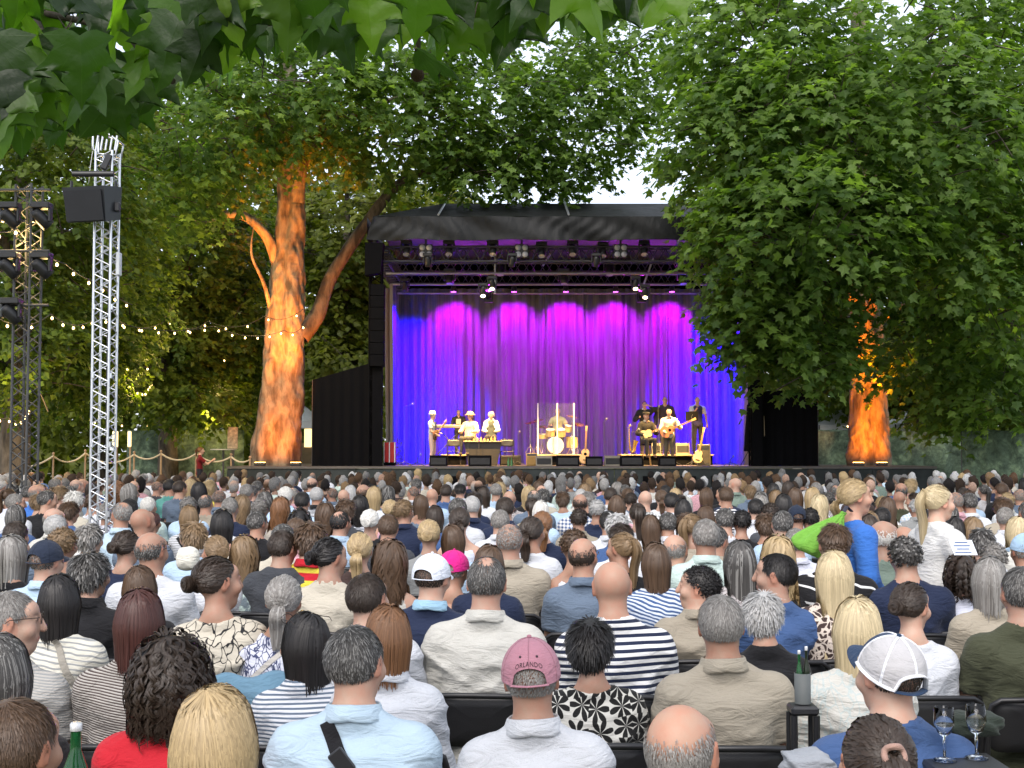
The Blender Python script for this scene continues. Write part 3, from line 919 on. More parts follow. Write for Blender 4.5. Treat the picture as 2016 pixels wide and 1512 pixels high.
# ================================================================= the seated audience
HCOL = {'blk': (0.011, 0.009, 0.009, 0), 'dbr': (0.030, 0.019, 0.013, 0), 'br': (0.075, 0.043, 0.024, 0), 'aub': (0.055, 0.017, 0.013, 0),
        'cop': (0.17, 0.078, 0.032, 0), 'dbl': (0.19, 0.125, 0.066, 0), 'bld': (0.36, 0.265, 0.14, 0), 'ltb': (0.50, 0.41, 0.25, 0),
        'dgr': (0.05, 0.047, 0.045, 0.25), 'gry': (0.17, 0.16, 0.15, 0.35), 'sil': (0.40, 0.40, 0.40, 0.4), 'wht': (0.60, 0.59, 0.56, 0.2)}
HNAME = {'blk': 'black', 'dbr': 'dark brown', 'br': 'brown', 'aub': 'auburn', 'cop': 'copper', 'dbl': 'dark blond', 'bld': 'blond', 'ltb': 'pale blond',
         'dgr': 'dark grey', 'gry': 'grey', 'sil': 'silver', 'wht': 'white'}
SNAME = {'crop': 'cropped hair', 'buzz': 'shaved hair', 'fringe': 'balding hair', 'thin': 'thinning hair', 'pixie': 'short hair', 'bob': 'bobbed hair', 'long': 'long hair',
         'pony': 'ponytail', 'lowpony': 'low ponytail', 'longpony': 'long ponytail', 'bun': 'bun', 'curly': 'long curls', 'curlshort': 'short curls', 'wavy': 'wavy hair', 'quiff': 'brushed-up hair'}
CCOL = {'white': (0.58, 0.60, 0.64), 'offw': (0.51, 0.50, 0.46), 'ltblue': (0.42, 0.56, 0.72), 'iceblue': (0.46, 0.59, 0.70), 'blue': (0.055, 0.105, 0.24), 'navy': (0.018, 0.026, 0.058),
        'black': (0.014, 0.014, 0.016), 'grey': (0.26, 0.27, 0.27), 'dgrey': (0.055, 0.06, 0.07), 'beige': (0.34, 0.30, 0.235), 'cream': (0.50, 0.46, 0.38), 'khaki': (0.33, 0.295, 0.235),
        'red': (0.48, 0.018, 0.03), 'brown': (0.055, 0.036, 0.033), 'olive': (0.055, 0.060, 0.036), 'mint': (0.50, 0.62, 0.58), 'sage': (0.18, 0.24, 0.20), 'steel': (0.12, 0.16, 0.22),
        'pink': (0.58, 0.33, 0.38), 'yellow': (0.62, 0.50, 0.08), 'green': (0.03, 0.33, 0.11), 'teal': (0.10, 0.30, 0.27), 'lav': (0.62, 0.64, 0.74), 'bright': (0.05, 0.16, 0.50), 'rust': (0.35, 0.10, 0.03)}
CNAME = {'offw': 'off-white', 'ltblue': 'light blue', 'iceblue': 'ice blue', 'dgrey': 'charcoal', 'steel': 'steel blue', 'lav': 'pale lavender', 'bright': 'bright blue', 'khaki': 'sand coloured'}
PNAME = {'bretonnavy': 'navy and white striped', 'thinstripe': 'thinly striped', 'creamstripe': 'cream striped', 'bluestripe': 'blue striped', 'polostripe': 'yellow banded', 'blackfloral': 'black flowered',
         'leafprint': 'leaf printed', 'blueprint': 'blue flowered', 'leopard': 'leopard spotted', 'dots': 'dotted', 'plaid': 'checked', 'whitelines': 'black white-lined', 'mottle': 'mottled blue', 'lace': 'white lace'}
KNAME = {'tee': 'T-shirt', 'polo': 'polo shirt', 'shirt': 'collared shirt', 'blouse': 'blouse', 'tank': 'sleeveless top', 'hood': 'hoodie', 'knit': 'knit top', 'jacket': 'jacket', 'vest': 'waistcoat'}
_c = {}
def cached(key, fn):
    if key not in _c: _c[key] = fn()
    return _c[key]
def jpose(fem, broad): return pose_sit(fem, {0: 0.95, 1: 1.0, 2: 1.12}[broad])
YB = [-70, -45, -20, 0, 20, 45, 70]
def get_body(fem, broad, yaw):
    return cached(('body', fem, broad, yaw, bool(FINE)), lambda: body_mesh(jpose(fem, broad), R(yaw), (0.045, 0.0080) if FINE else (0.055, 0.0130)))
def get_shirt(kind, fem, broad, v):
    if not FINE: v = 0
    def mk():
        m = shirt_mesh(jpose(fem, broad), kind, seed=v * 7 + len(kind), res=0.0122 if FINE else 0.026,
                       fold={'knit': 0.006, 'tank': 0.004, 'tee': 0.015, 'shirt': 0.020, 'blouse': 0.018}.get(kind, 0.014))
        m.materials.append(CL['plain']); return m
    return cached(('shirt', kind, fem, broad, v, bool(FINE)), mk)
def get_trousers():
    def mk():
        m = trousers_mesh(pose_sit()); m.materials.append(DARKCLOTH); return m
    return cached('trousers', mk)
def get_shoe():
    def mk():
        b = MB(); b.ell((0, 0.06, 0.045), (0.05, 0.14, 0.045), 10, 6)
        return b.mesh('shoe', pm('shoe_leather', (0.05, 0.04, 0.035), 0.5))
    return cached('shoe', mk)
def get_collar(fem, broad):
    def mk():
        m = collar_mesh(jpose(fem, broad)); m.materials.append(CL['plain']); return m
    return cached(('collar', fem, broad), mk)
def get_hair(style, v):
    if not FINE: v = 0
    return cached(('hair', style, v, FINE), lambda: make_hair(style, v * 31 + len(style), (1.2 if FINE == 2 else 0.6) if FINE else 0.18))
FINE = True

def child(name, me, par, col=None, mat=None, loc=None, rz=0.0):
    o = bpy.data.objects.new(name, me)
    link(o, par)
    if col is not None: o.color = (*col, 1.0) if len(col) == 3 else col
    if mat is not None and len(o.material_slots):
        o.material_slots[0].link = 'OBJECT'; o.material_slots[0].material = mat
    if loc is not None: o.location = loc
    if rz: o.rotation_euler = (0, 0, rz)
    return o

# ---- black folding chairs
CHAIR_PL = pm('chair_black_plastic', (0.016, 0.016, 0.018), 0.42, spec=0.5, bump=0.15, bscale=260)
CHAIR_ST = pm('chair_black_steel', (0.02, 0.02, 0.022), 0.35, metal=0.3, spec=0.5)
def rrect(w, h, r, n=5):
    P = []
    for cx, cy, a0 in ((w/2-r, h/2-r, 0), (-w/2+r, h/2-r, 90), (-w/2+r, -h/2+r, 180), (w/2-r, -h/2+r, 270)):
        for i in range(n + 1):
            a = R(a0 + 90 * i / n); P.append((cx + r * math.cos(a), cy + r * math.sin(a)))
    return P
def plate(mb, poly, z0, z1, bend=0.0, depth=None):
    """rounded panel standing in x-z, curved back in y by bend at the edges, with inner rings so it bends smoothly"""
    n = len(poly); rings = [(1.0, 0.0), (0.97, 1.0), (0.6, 1.0), (0.25, 1.0)]
    V = []; Fa = []
    def yb(x): return bend * (x / 0.22) ** 2
    for side in (0, 1):
        for sc, q in rings:
            for a, b in poly:
                y = (z0 if side == 0 else z1); ym = (z0 + z1) / 2
                yy = ym if q == 0 else y
                V.append((a * sc, yy + yb(a * sc), b * sc))
    m = len(rings)
    for side in (0, 1):
        o = side * m * n
        for i in range(m - 1):
            for k in range(n):
                q = [o + i*n + k, o + i*n + (k+1) % n, o + (i+1)*n + (k+1) % n, o + (i+1)*n + k]
                Fa.append(q if side == 0 else q[::-1])
        q = [o + (m-1)*n + k for k in range(n)]
        Fa.append(q if side == 0 else q[::-1])
    mb.add(V, Fa, True)
def chair_parts():
    P = {}
    b = MB(); plate(b, rrect(0.43, 0.215, 0.05), -0.011, 0.011, 0.03)
    V = b.V[0]; V[:, 1] += -0.215 - (V[:, 2]) * 0.16; V[:, 2] += 0.715
    P['backrest'] = (b, CHAIR_PL)
    b = MB(); b.bbox((0, 0.0, 0.446), (0.40, 0.39, 0.026), 0.012); P['seat'] = (b, CHAIR_PL)
    b = MB()
    top = [(-0.222, -0.16, 0.40), (-0.226, -0.205, 0.62), (-0.226, -0.228, 0.77), (-0.215, -0.236, 0.81), (-0.18, -0.246, 0.832), (-0.09, -0.262, 0.836), (0.09, -0.262, 0.836), (0.18, -0.246, 0.832), (0.215, -0.236, 0.81), (0.226, -0.228, 0.77), (0.226, -0.205, 0.62), (0.222, -0.16, 0.40)]
    b.tube(top, 0.0125, 8); P['back_frame'] = (b, CHAIR_ST)
    b = MB(); b.tube([(-0.21, -0.20, 0.20), (0.21, -0.20, 0.20)], 0.008, 6); P['stretcher'] = (b, CHAIR_ST)
    for s in (-1, 1):
        b = MB(); b.tube([(s * 0.222, -0.16, 0.40), (s * 0.222, 0.02, 0.22), (s * 0.222, 0.22, 0.0)], 0.0125, 6); P['leg%d' % s] = (b, CHAIR_ST)
        b = MB(); b.tube([(s * 0.202, 0.17, 0.43), (s * 0.202, 0.0, 0.24), (s * 0.202, -0.22, 0.0)], 0.0125, 6); P['legb%d' % s] = (b, CHAIR_ST)
    return P
_cp = {k: (v[0].mesh(k, v[1])) for k, v in chair_parts().items()}
def _joined():
    b = MB()
    for k, v in chair_parts().items():
        for V, in zip(v[0].V): pass
        o = 0
        b.V += v[0].V; b.F += [[i + b.n for i in f] for f in v[0].F]; b.sm += v[0].sm; b.n += v[0].n
    return b.mesh('folding_chair', CHAIR_PL)
_cj = _joined()
def add_chair(x, y, rz, label, near):
    if near:
        e = empty('folding_chair', (x, y, 0), rz)
        for k, me in _cp.items():
            link(bpy.data.objects.new({'leg1': 'leg', 'leg-1': 'leg', 'legb1': 'leg', 'legb-1': 'leg'}.get(k, k), me), e)
    else:
        e = bpy.data.objects.new('folding_chair', _cj); COL.objects.link(e); e.location = (x, y, 0); e.rotation_euler = (0, 0, rz)
    tag(e, label, 'chair', 'black folding chairs set out in rows')
    return e

SKINS = [(0.53, 0.350, 0.262), (0.48, 0.300, 0.218), (0.57, 0.390, 0.300), (0.43, 0.262, 0.186), (0.51, 0.335, 0.255)]
def row_z(k): return 2.92 + 0.95 * k + 0.13 * max(0, k - 6)
# row, x, y of the head top in the photograph, sex, hair, hair colour, garment, cloth, colour, head turn, build
LIST = """
0 40 1372 m crop br tee plain sage 20 1
0 425 1352 f long bld blouse plain brown 0 1
0 1340 1388 m fringe gry tee plain grey 20 1
0 1722 1404 f pony dbr blouse plain brown 0 1
0 2135 1300 f bob dgr shirt plain white -20 1
1 700 1230 m crop dgr shirt plain iceblue 20 2
1 1045 1262 m buzz gry shirt linen white 0 1
1 1748 1254 m buzz dbr tee plain blue -20 2
1 4 1250 f bob dgr blouse plain black 0 1
1 345 1236 f curly dbr blouse plain red 45 1
2 600 1207 f bob blk knit thinstripe steel -45 1
2 1418 1170 m crop gry polo plain khaki 0 2
2 1162 1212 f pixie blk blouse blackfloral offw 20 1
2 765 1192 f bob cop shirt linen white 0 1
2 278 1160 f bob aub knit knit brown 0 2
2 25 1163 m crop gry tee knit grey 70 1
2 1685 1176 f bob ltb blouse lace offw 0 1
3 955 1096 m thin dgr shirt linen offw 0 2
3 1205 1106 m bald gry tee bretonnavy navy 0 2
3 560 1130 f lowpony gry blouse blueprint lav 0 1
3 1790 1144 f bun dbr blouse linen white 45 1
3 120 1132 f bob blk blouse creamstripe grey 0 1
3 1500 1182 f pixie sil tee plain black 20 1
3 2008 1115 m crop dgr tee plain olive 0 2
3 725 1128 m crop dbr shirt plain white 20 0
3 430 1093 f bun dbr blouse leafprint cream 45 1
4 850 1094 m buzz dbr polo plain navy 20 1
4 1375 1109 m curlshort blk shirt linen beige -70 1
4 1525 1089 m crop blk tee plain blue -70 1
4 278 1115 f bob br tee plain black 0 1
4 1640 1085 f long ltb blouse leopard brown 0 1
4 1945 1097 f bob gry knit plain beige 20 1
4 180 1081 f pixie dgr shirt plain black 20 1
4 2060 1120 m crop gry tee plain navy -20 1
5 300 1049 m fringe dgr tee plain white 20 2
5 650 1059 m bun blk tee plain cream 45 1
5 1148 1060 m fringe dbr polo plain steel 20 1
5 1290 1069 f bob br blouse bluestripe blue 0 1
5 765 1061 f wavy br tank plain offw -45 1
5 1455 1065 f long dgr blouse dots brown 0 1
5 893 1086 f buzz gry tank plain black 20 0
5 95 1067 m buzz dgr shirt plain ltblue 20 1
5 28 1055 f bob gry tee plain black 45 1
5 1530 1053 f wavy bld tee plain black 0 1
5 962 1073 f bob br tee plain navy 0 1
5 1780 1051 m curlshort dgr tee plain navy 0 2
5 1890 1083 f curly dbr tee plain lav 0 1
5 1640 1027 m quiff br shirt whitelines black 0 1
6 558 1043 m crop dbr hood plain dgrey 20 1
6 612 1025 m pixie br polo polostripe red 0 1
6 710 1047 f lowpony bld tee plain brown 0 1
6 1005 1031 m buzz gry polo plain khaki 0 2
6 1130 1035 f curlshort br tank plain white 0 1
6 1222 1047 f longpony dbl tee plain black -45 0
6 1328 1053 m fringe gry tee plain steel 20 1
6 1735 1026 m fringe wht tee plain sage 0 1
6 1775 1037 m fringe gry polo plain ltblue -20 1
6 250 1043 f bun dbr blouse plain navy 20 1
6 425 1053 f bun dbl tee plain white -45 1
6 482 1053 f wavy dbl blouse mottle mint 0 1
6 1388 1021 m crop gry shirt plain mint 0 1
6 125 1033 f curlshort dbl tank plain red 0 1
6 1953 1062 f curlshort gry tee plain white 0 1
6 2015 1053 m buzz gry tee thinstripe dgrey -20 1
7 845 1022 f bun bld knit plain grey -20 1
7 893 1033 f bob br blouse plain ltblue 0 1
7 1930 1037 f pixie dgr blouse plain white 0 1
7 180 1028 f pixie gry blouse plain white 20 1
8 1876 1018 f long blk tank plain offw 0 1
8 1914 1018 f long dbl tee plain white 0 1
8 1999 1018 f long ltb blouse plain offw 0 1
8 1707 1013 f long dbr tee plain black 0 1
8 1068 1005 f lowpony cop tee plain navy 0 1
9 984 1003 m crop gry shirt plain white 0 1
9 1198 1005 m crop blk shirt plain white 0 1
9 1280 1014 f long br blouse plain white 0 1
9 1314 1008 m crop dgr shirt plain white 0 1
9 1349 1008 f pixie br shirt plain white 0 0
9 730 1002 f bun wht blouse plain black 0 1
9 672 1006 m thin blk shirt plain ltblue 20 1
9 505 1006 m crop dgr tee plain black 20 1
9 1426 1000 m crop dgr tee plain white 0 1
9 1458 1000 f curlshort blk tee plain black 0 0
9 1505 1008 f pixie br tank plain navy 0 1
9 592 998 f curly blk tee plain dgrey 0 1
9 1830 1003 m crop blk shirt plain white 0 1
10 375 996 f bob dbl tee thinstripe grey 0 1
10 303 1007 f lowpony aub tee plain black 0 1
10 215 988 m crop gry shirt plain lav 0 2
10 1139 998 m curlshort dbr shirt plain beige 0 1
10 994 978 m crop dbr polo plain navy 0 1
10 1255 990 f longpony dbr blouse plain white 0 1
10 901 980 m crop dgr tee plain white 0 2
10 796 981 m curlshort dbl shirt plain navy 20 2
10 640 988 f wavy br tee plain dgrey 0 1
10 680 980 f pixie br tee plain dgrey 0 1
10 857 996 f bob dbr tee plain blue 0 1
10 1515 986 f curlshort dbr tee plain dgrey 0 1
10 1593 997 m curlshort blk shirt plain ltblue -20 1
10 1567 997 m buzz dbr tee plain pink 0 0
10 1388 996 f bob br tee plain white 0 1
10 1735 998 m crop blk tee plain offw 0 1
10 1976 998 m crop gry shirt plain white 20 1
10 440 1000 f wavy gry blouse plain white 20 1
11 1175 980 f curlshort sil tee plain navy 0 1
11 1213 975 f long br blouse plain pink 0 1
11 1344 983 f long blk tee plain white 0 1
11 1064 986 f bob wht blouse plain ltblue 0 1
11 930 976 m crop sil polo plain navy 0 1
11 552 977 f wavy cop knit knit beige 0 1
11 512 978 m curlshort gry polo plain navy 0 1
11 452 979 m crop gry tee plain navy 0 1
11 768 983 f bun bld tank plain pink 0 1
11 1540 973 f bob blk blouse plain white 0 1
11 1487 981 m crop blk shirt plain white 0 1
12 1141 973 m fringe dbr shirt plaid blue 0 1
12 1322 969 m crop blk shirt plain white 0 1
12 371 975 m curlshort gry shirt plain ltblue 0 1
12 292 978 m crop wht shirt plain mint 0 1
12 147 965 f pixie wht blouse plain cream 20 1
12 95 965 m crop dgr tee plain black 45 2
12 30 971 m crop gry shirt plain white 45 1
12 1907 970 m crop dgr shirt plain white 0 1
12 1879 969 m buzz gry polo plain pink 0 1
12 595 968 m crop blk tee plain ltblue 0 1
12 1612 973 f wavy ltb tee plain white 0 1
13 737 958 f bob bld blouse plain white 0 1
13 562 956 m crop wht shirt plain ltblue 0 1
13 1429 958 m crop br tee bretonnavy navy 0 1
13 1565 960 f bob br tee plain white 0 1
13 1598 960 f bob bld tee plain white 0 1
14 75 955 m fringe gry tee plain bright 45 1
14 258 950 f bob gry blouse plain sage 45 1
14 120 955 f pixie dbl blouse plain cream 45 1
15 232 945 f curly cop blouse leopard brown 45 1
15 393 945 f long blk tee plain black 20 1
15 1768 968 m bald gry tee plain olive 0 1
16 355 937 m crop dbr tee plain steel 20 1
16 412 940 f pixie bld tee plain yellow 0 1
16 1970 950 m crop br shirt plain black 0 1
17 335 928 m crop blk tee plain teal 20 1
17 1792 937 f pixie bld blouse plain green 20 1
17 377 937 f long bld tee plain cream 20 0
18 614 936 m fringe dbr shirt plain ltblue 0 1
2 2200 1175 m crop gry shirt plain navy 0 1
3 2235 1125 f bob br blouse plain white 0 1
4 2250 1100 m crop dbr tee plain navy 0 1
5 2095 1065 f bob dbl tee plain offw 0 1
6 2180 1040 m crop gry polo plain white 0 1
1 -225 1245 f bob br blouse plain cream 0 1
2 -235 1185 m crop dgr tee plain navy 0 1
3 -90 1125 m crop gry shirt plain white 0 1
4 -60 1095 f bob gry tee plain sage 20 1
"""
PEOPLE = []        # (x, depth) of everyone seated
LABELS = {}
def uniq(label, where):
    """keep labels apart: add where the person sits when another looks the same"""
    if label in LABELS: label = label + ', ' + where
    LABELS[label] = 1
    return label
ORD = ['first', 'second', 'third', 'fourth', 'fifth', 'sixth', 'seventh', 'eighth', 'ninth', 'tenth', 'eleventh', 'twelfth', 'thirteenth', 'fourteenth', 'fifteenth', 'sixteenth', 'seventeenth', 'eighteenth', 'nineteenth', 'twentieth']
def add_person(k, X, Z, htop, fem, hair, hcol, kind, pat, col, yaw, broad, rng, near=True):
    global FINE
    FINE = 2 if (k <= 1 and hair in ('long', 'curly', 'bob')) else (k <= 4)
    v = rng.randrange(2) if k <= 3 else 0
    yaw = min(YB if FINE else (-45, 0, 20, 45), key=lambda q: abs(q - yaw))
    if (fem or not FINE) and broad == 0: broad = 1
    if fem and broad == 2 and kind != 'knit': broad = 1
    top0 = 1.337 + {'bald': 0, 'buzz': 0.004, 'fringe': 0.0, 'pixie': 0.022, 'curlshort': 0.025, 'bob': 0.010, 'curly': 0.03, 'wavy': 0.015, 'quiff': 0.02, 'crop': 0.008, 'thin': 0.004}.get(hair, 0.008)
    sc = max(0.92, min(1.07, htop / top0))
    o = bpy.data.objects.new('person', get_body(fem, broad, yaw))
    COL.objects.link(o)
    rz = -math.atan2(2.0 - X, 44.0 - Z) * 0.9 + rng.uniform(-0.07, 0.07)
    rx_, ry_ = rng.uniform(-0.05, 0.04), rng.uniform(-0.05, 0.05)
    o.location = (X - math.sin(ry_) * 1.2, Z + math.sin(rx_) * 1.2, 0); o.rotation_euler = (rx_, ry_, rz)
    o.scale = (sc * rng.uniform(0.98, 1.03), sc * rng.uniform(0.98, 1.03), sc)
    sk = rng.choice(SKINS); g = rng.uniform(0.68, 0.90)
    o.color = (sk[0] * g, sk[1] * g, sk[2] * g, 1)
    pol = {'polo': 'polo'}.get(kind, kind)
    c = CCOL[col]; jt = rng.uniform(0.9, 1.08); c = tuple(min(0.8, q * jt) for q in c)
    s = child('shirt', get_shirt(kind, fem, broad, v), o, c, CL[pat])
    if kind in ('shirt', 'polo'): child('collar', get_collar(fem, broad), s, c, CL[pat] if pat in ('linen',) else CL['plain'])
    child('trousers', get_trousers(), o)
    if near:
        for s_ in (-1, 1): child('shoe', get_shoe(), o, None, None, (s_ * 0.12, 0.42, 0))
    if hair != 'bald':
        h = child('hair', get_hair(hair, v if hair in ('crop', 'bob') else 0), o, HCOL[hcol], None, HC, -R(yaw))
        h.scale = (0.955 if fem else 1.0,) * 3 if hair not in ('bob', 'long', 'wavy', 'curly') else (1, 1, 1)
        if rng.random() < 0.5: h.scale.x *= -1
    PEOPLE.append((X, Z))
    cn = CNAME.get(col, col)
    garment = (PNAME[pat] if pat in PNAME else cn) + ' ' + KNAME[kind]
    hd = 'bald head' if hair == 'bald' else HNAME[hcol] + ' ' + SNAME[hair]
    o['label'] = 'person with ' + hd + ' in ' + garment
    o['category'] = 'person'; o['group'] = 'audience seated in rows'
    o['_row'] = k
    return o
AUD = []
prng = random.Random(5)
NEAR = {}
for ln in LIST.strip().splitlines():
    k, px, py, sx, hair, hc_, kind, pat, col, yaw, br = ln.split()
    k = int(k); px = float(px); py = float(py)
    Z = row_z(k) + prng.uniform(-0.06, 0.06)
    X = (px - CX) * Z / F
    htop = CAMH - (py - HOR) * Z / F
    o = add_person(k, X, Z, htop, sx == 'f', hair, hc_, kind, pat, col, int(yaw), int(br), prng, k <= 9)
    AUD.append(o)
    NEAR[(k, int(px))] = o
    ch = add_chair(X, Z + 0.02, o.rotation_euler[2], '', k <= 8)
    ch['_of'] = o.name
def rand_look(r):
    fem = r.random() < 0.5
    if fem:
        hair = r.choice(['bob', 'bob', 'pixie', 'pixie', 'long', 'wavy', 'lowpony', 'bun', 'curlshort', 'longpony', 'bob'])
        hc_ = r.choice(['gry', 'sil', 'dgr', 'dbl', 'bld', 'dbl', 'br', 'br', 'dbr', 'blk', 'br', 'dgr', 'dbr', 'dbr'])
        kind = r.choice(['blouse', 'blouse', 'tee', 'tee', 'tank', 'shirt', 'knit'])
    else:
        hair = r.choice(['crop', 'crop', 'crop', 'fringe', 'thin', 'buzz', 'quiff', 'crop', 'bald', 'curlshort', 'crop'])
        hc_ = r.choice(['gry', 'gry', 'sil', 'dgr', 'dgr', 'dgr', 'dbr', 'blk', 'br', 'dbr'])
        kind = r.choice(['tee', 'polo', 'shirt', 'shirt', 'tee'])
    col = r.choice(['white', 'white', 'white', 'offw', 'iceblue', 'ltblue', 'ltblue', 'navy', 'navy', 'black', 'black', 'dgrey', 'grey', 'beige', 'mint', 'blue', 'steel', 'cream', 'pink', 'lav', 'sage', 'brown'])
    pat = 'plain' if r.random() < 0.8 else r.choice(['linen', 'thinstripe', 'plaid', 'leafprint', 'dots', 'bluestripe'])
    return fem, hair, hc_, kind, pat, col
FAR = []
for k in range(7, 30):
    Z0 = row_z(k)
    half = Z0 * 1008 / F + 0.5
    X = -half + prng.uniform(0, 0.4)
    if k % 2: X += 0.27
    while X < half:
        Z = Z0 + prng.uniform(-0.08, 0.08)
        ok = all(not (abs(Z - z) < 0.62 and abs(X - x) < 0.47) for x, z in PEOPLE if abs(z - Z) < 1)
        if ok and prng.random() < 0.93:
            h = prng.gauss(1.355, 0.035)
            px = CX + X / Z * F
            h = min(max(h, 1.28), 1.43)
            if len(AUD) < 302:
                look = rand_look(prng)
                yaw = prng.choice([0, 0, 0, 0, 20, -20, 0, 0, 45, -45]) + (20 if px < 350 else 0)
                o = add_person(k, X, Z, h, *look[:1], *look[1:], yaw, prng.choice([0, 1, 1, 2]) if not look[0] else prng.choice([0, 1, 1]), prng, False)
                AUD.append(o)
                ch = add_chair(X, Z + 0.02, o.rotation_euler[2], '', False); ch['_of'] = o.name
            else:
                FAR.append((X, Z, h))
        X += prng.uniform(0.58, 0.74)
LASTROW = max(o['_row'] for o in AUD)
# wording that singles each one out
byrow = {}
for o in AUD: byrow.setdefault(o['_row'], []).append(o)
cnt = {}
for o in AUD: cnt[o['label']] = cnt.get(o['label'], 0) + 1
def nth(n): return ORD[n] if n < 20 else ('twenty-' if n < 29 else 'thirty-') + ORD[n % 10] if n % 10 != 9 else 'thirtieth'
for k, L in byrow.items():
    L.sort(key=lambda o: o.location.x)
    for i, o in enumerate(L):
        o['_where'] = '%s from left, %s row' % (nth(i), nth(k))
        if cnt[o['label']] > 1 or k > 10:
            o['label'] = o['label'] + ', ' + o['_where']
byname = {o.name: o for o in AUD}
for ch in [o for o in COL.objects if o.name.startswith('folding_chair') and '_of' in o]:
    p = byname[ch['_of']]
    ch['label'] = 'black folding chair under person ' + p['_where']
    del ch['_of']
for o in AUD:
    del o['_row']; del o['_where']

# ---- everyone further off: one mass of heads and shoulders
def crowd_mesh(items):
    Vs, Fs, Cs = [], [], []; n = 0
    r = random.Random(21)
    def ellp(c, rad, nn=12, mm=8):
        V = []; 
        for i in range(mm + 1):
            th = math.pi * i / mm
            for q in range(nn):
                ph = 2 * math.pi * q / nn
                V.append((c[0] + rad[0] * math.sin(th) * math.cos(ph), c[1] + rad[1] * math.sin(th) * math.sin(ph), c[2] + rad[2] * math.cos(th)))
        Fa = [(i * nn + q, (i + 1) * nn + q, (i + 1) * nn + (q + 1) % nn, i * nn + (q + 1) % nn) for i in range(mm) for q in range(nn)]
        return np.array(V), np.array(Fa)
    for X, Z, h in items:
        fem, hair, hc_, kind, pat, col = rand_look(r)
        yaw = r.gauss(0, 0.3) - math.atan2(2 - X, 44 - Z) * 0.8
        s = h / 1.35
        hcl = np.array(HCOL[hc_][:3]); hcl = hcl * (1 - HCOL[hc_][3] * 0.8) + 0.5 * HCOL[hc_][3] * 0.8
        sk = np.array(r.choice(SKINS)) * r.uniform(0.65, 0.88); cc = np.array(CCOL[col]) * r.uniform(0.9, 1.08)
        parts = []
        V, Fa = ellp((0, 0.0, 1.245), (0.076, 0.094, 0.112))
        bald = hair in ('bald', 'fringe')
        hm = np.clip((V[:, 2] - 1.21 - 1.0 * (V[:, 1])) / 0.02, 0, 1)
        if bald: hm = hm * np.clip((1.30 - V[:, 2]) / 0.02, 0, 1) * (0 if hair == 'bald' else 1)
        C = sk[None] * (1 - hm[:, None]) + hcl[None] * hm[:, None]
        if not bald:
            gr = 0.010 if not fem else 0.020
            nv = (V - (0, 0, 1.245)); V = V + unit(nv) * (gr * hm * np.array([r.uniform(0.0, 1.9) for _ in hm]))[:, None]
        parts.append((V, Fa, C))
        if fem and hair in ('bob', 'long', 'wavy', 'curly'):
            L = {'bob': 0.06, 'long': 0.17, 'wavy': 0.12, 'curly': 0.10}[hair]
            V, Fa = ellp((0, -0.02, 1.235 - L * 0.5), (0.092, 0.082, 0.09 + L * 0.5)); parts.append((V, Fa, np.repeat(hcl[None], len(V), 0)))
        V, Fa = ellp((0, 0, 1.09), (0.055, 0.055, 0.09), 8, 4); parts.append((V, Fa, np.repeat(sk[None], len(V), 0)))
        wd = 0.175 if fem else 0.20
        rows_ = [(1.085, 0.06, 0.06), (1.06, 0.12, 0.075), (1.02, wd * 0.97, 0.09), (0.95, wd * 1.08, 0.11), (0.80, wd * 1.10, 0.12), (0.45, wd * 1.1, 0.13)]
        nn = 12; V = []
        for z, a, b in rows_:
            for q in range(nn):
                t = 2 * math.pi * q / nn
                V.append((a * math.copysign(abs(math.cos(t)) ** 0.8, math.cos(t)), b * math.sin(t), z + r.uniform(-0.006, 0.006)))
        Fa = [(i * nn + q, i * nn + (q + 1) % nn, (i + 1) * nn + (q + 1) % nn, (i + 1) * nn + q) for i in range(len(rows_) - 1) for q in range(nn)]
        Fa = np.array(Fa)[:, ::-1]
        parts.append((np.array(V), Fa, np.repeat(cc[None], len(V), 0)))
        V, Fa = ellp((0, 0.22, 0.25), (0.2, 0.25, 0.25), 8, 5); parts.append((V, Fa, np.repeat(np.array([[0.03, 0.03, 0.04]]), len(V), 0)))
        ca, sa = math.cos(yaw), math.sin(yaw)
        for V, Fa, C in parts:
            V = V * s
            V = np.stack([V[:, 0] * ca - V[:, 1] * sa + X, V[:, 0] * sa + V[:, 1] * ca + Z, V[:, 2]], 1)
            Vs.append(V); Fs.append(Fa + n); Cs.append(C); n += len(V)
    t = NT('far_crowd'); a = t.n('ShaderNodeAttribute'); a.attribute_name = 'col'
    nz = t.noise(t.coord(), 75, 4)
    t.set(Base_Color=t.mix(0.6, a.outputs['Color'], t.ramp(nz, [(0.35, (0.45, 0.45, 0.45)), (0.65, (1.35, 1.35, 1.35))]), 'MULTIPLY'), Roughness=0.8, Specular_IOR_Level=0.2)
    me = np_mesh('distant_audience', np.concatenate(Vs), np.concatenate(Fs), t.m, True, {'col': np.concatenate(Cs)})
    o = bpy.data.objects.new('distant_audience', me); COL.objects.link(o)
    tag(o, 'rows of seated listeners filling the ground up to the stage', 'crowd', kind='stuff')
crowd_mesh(FAR)
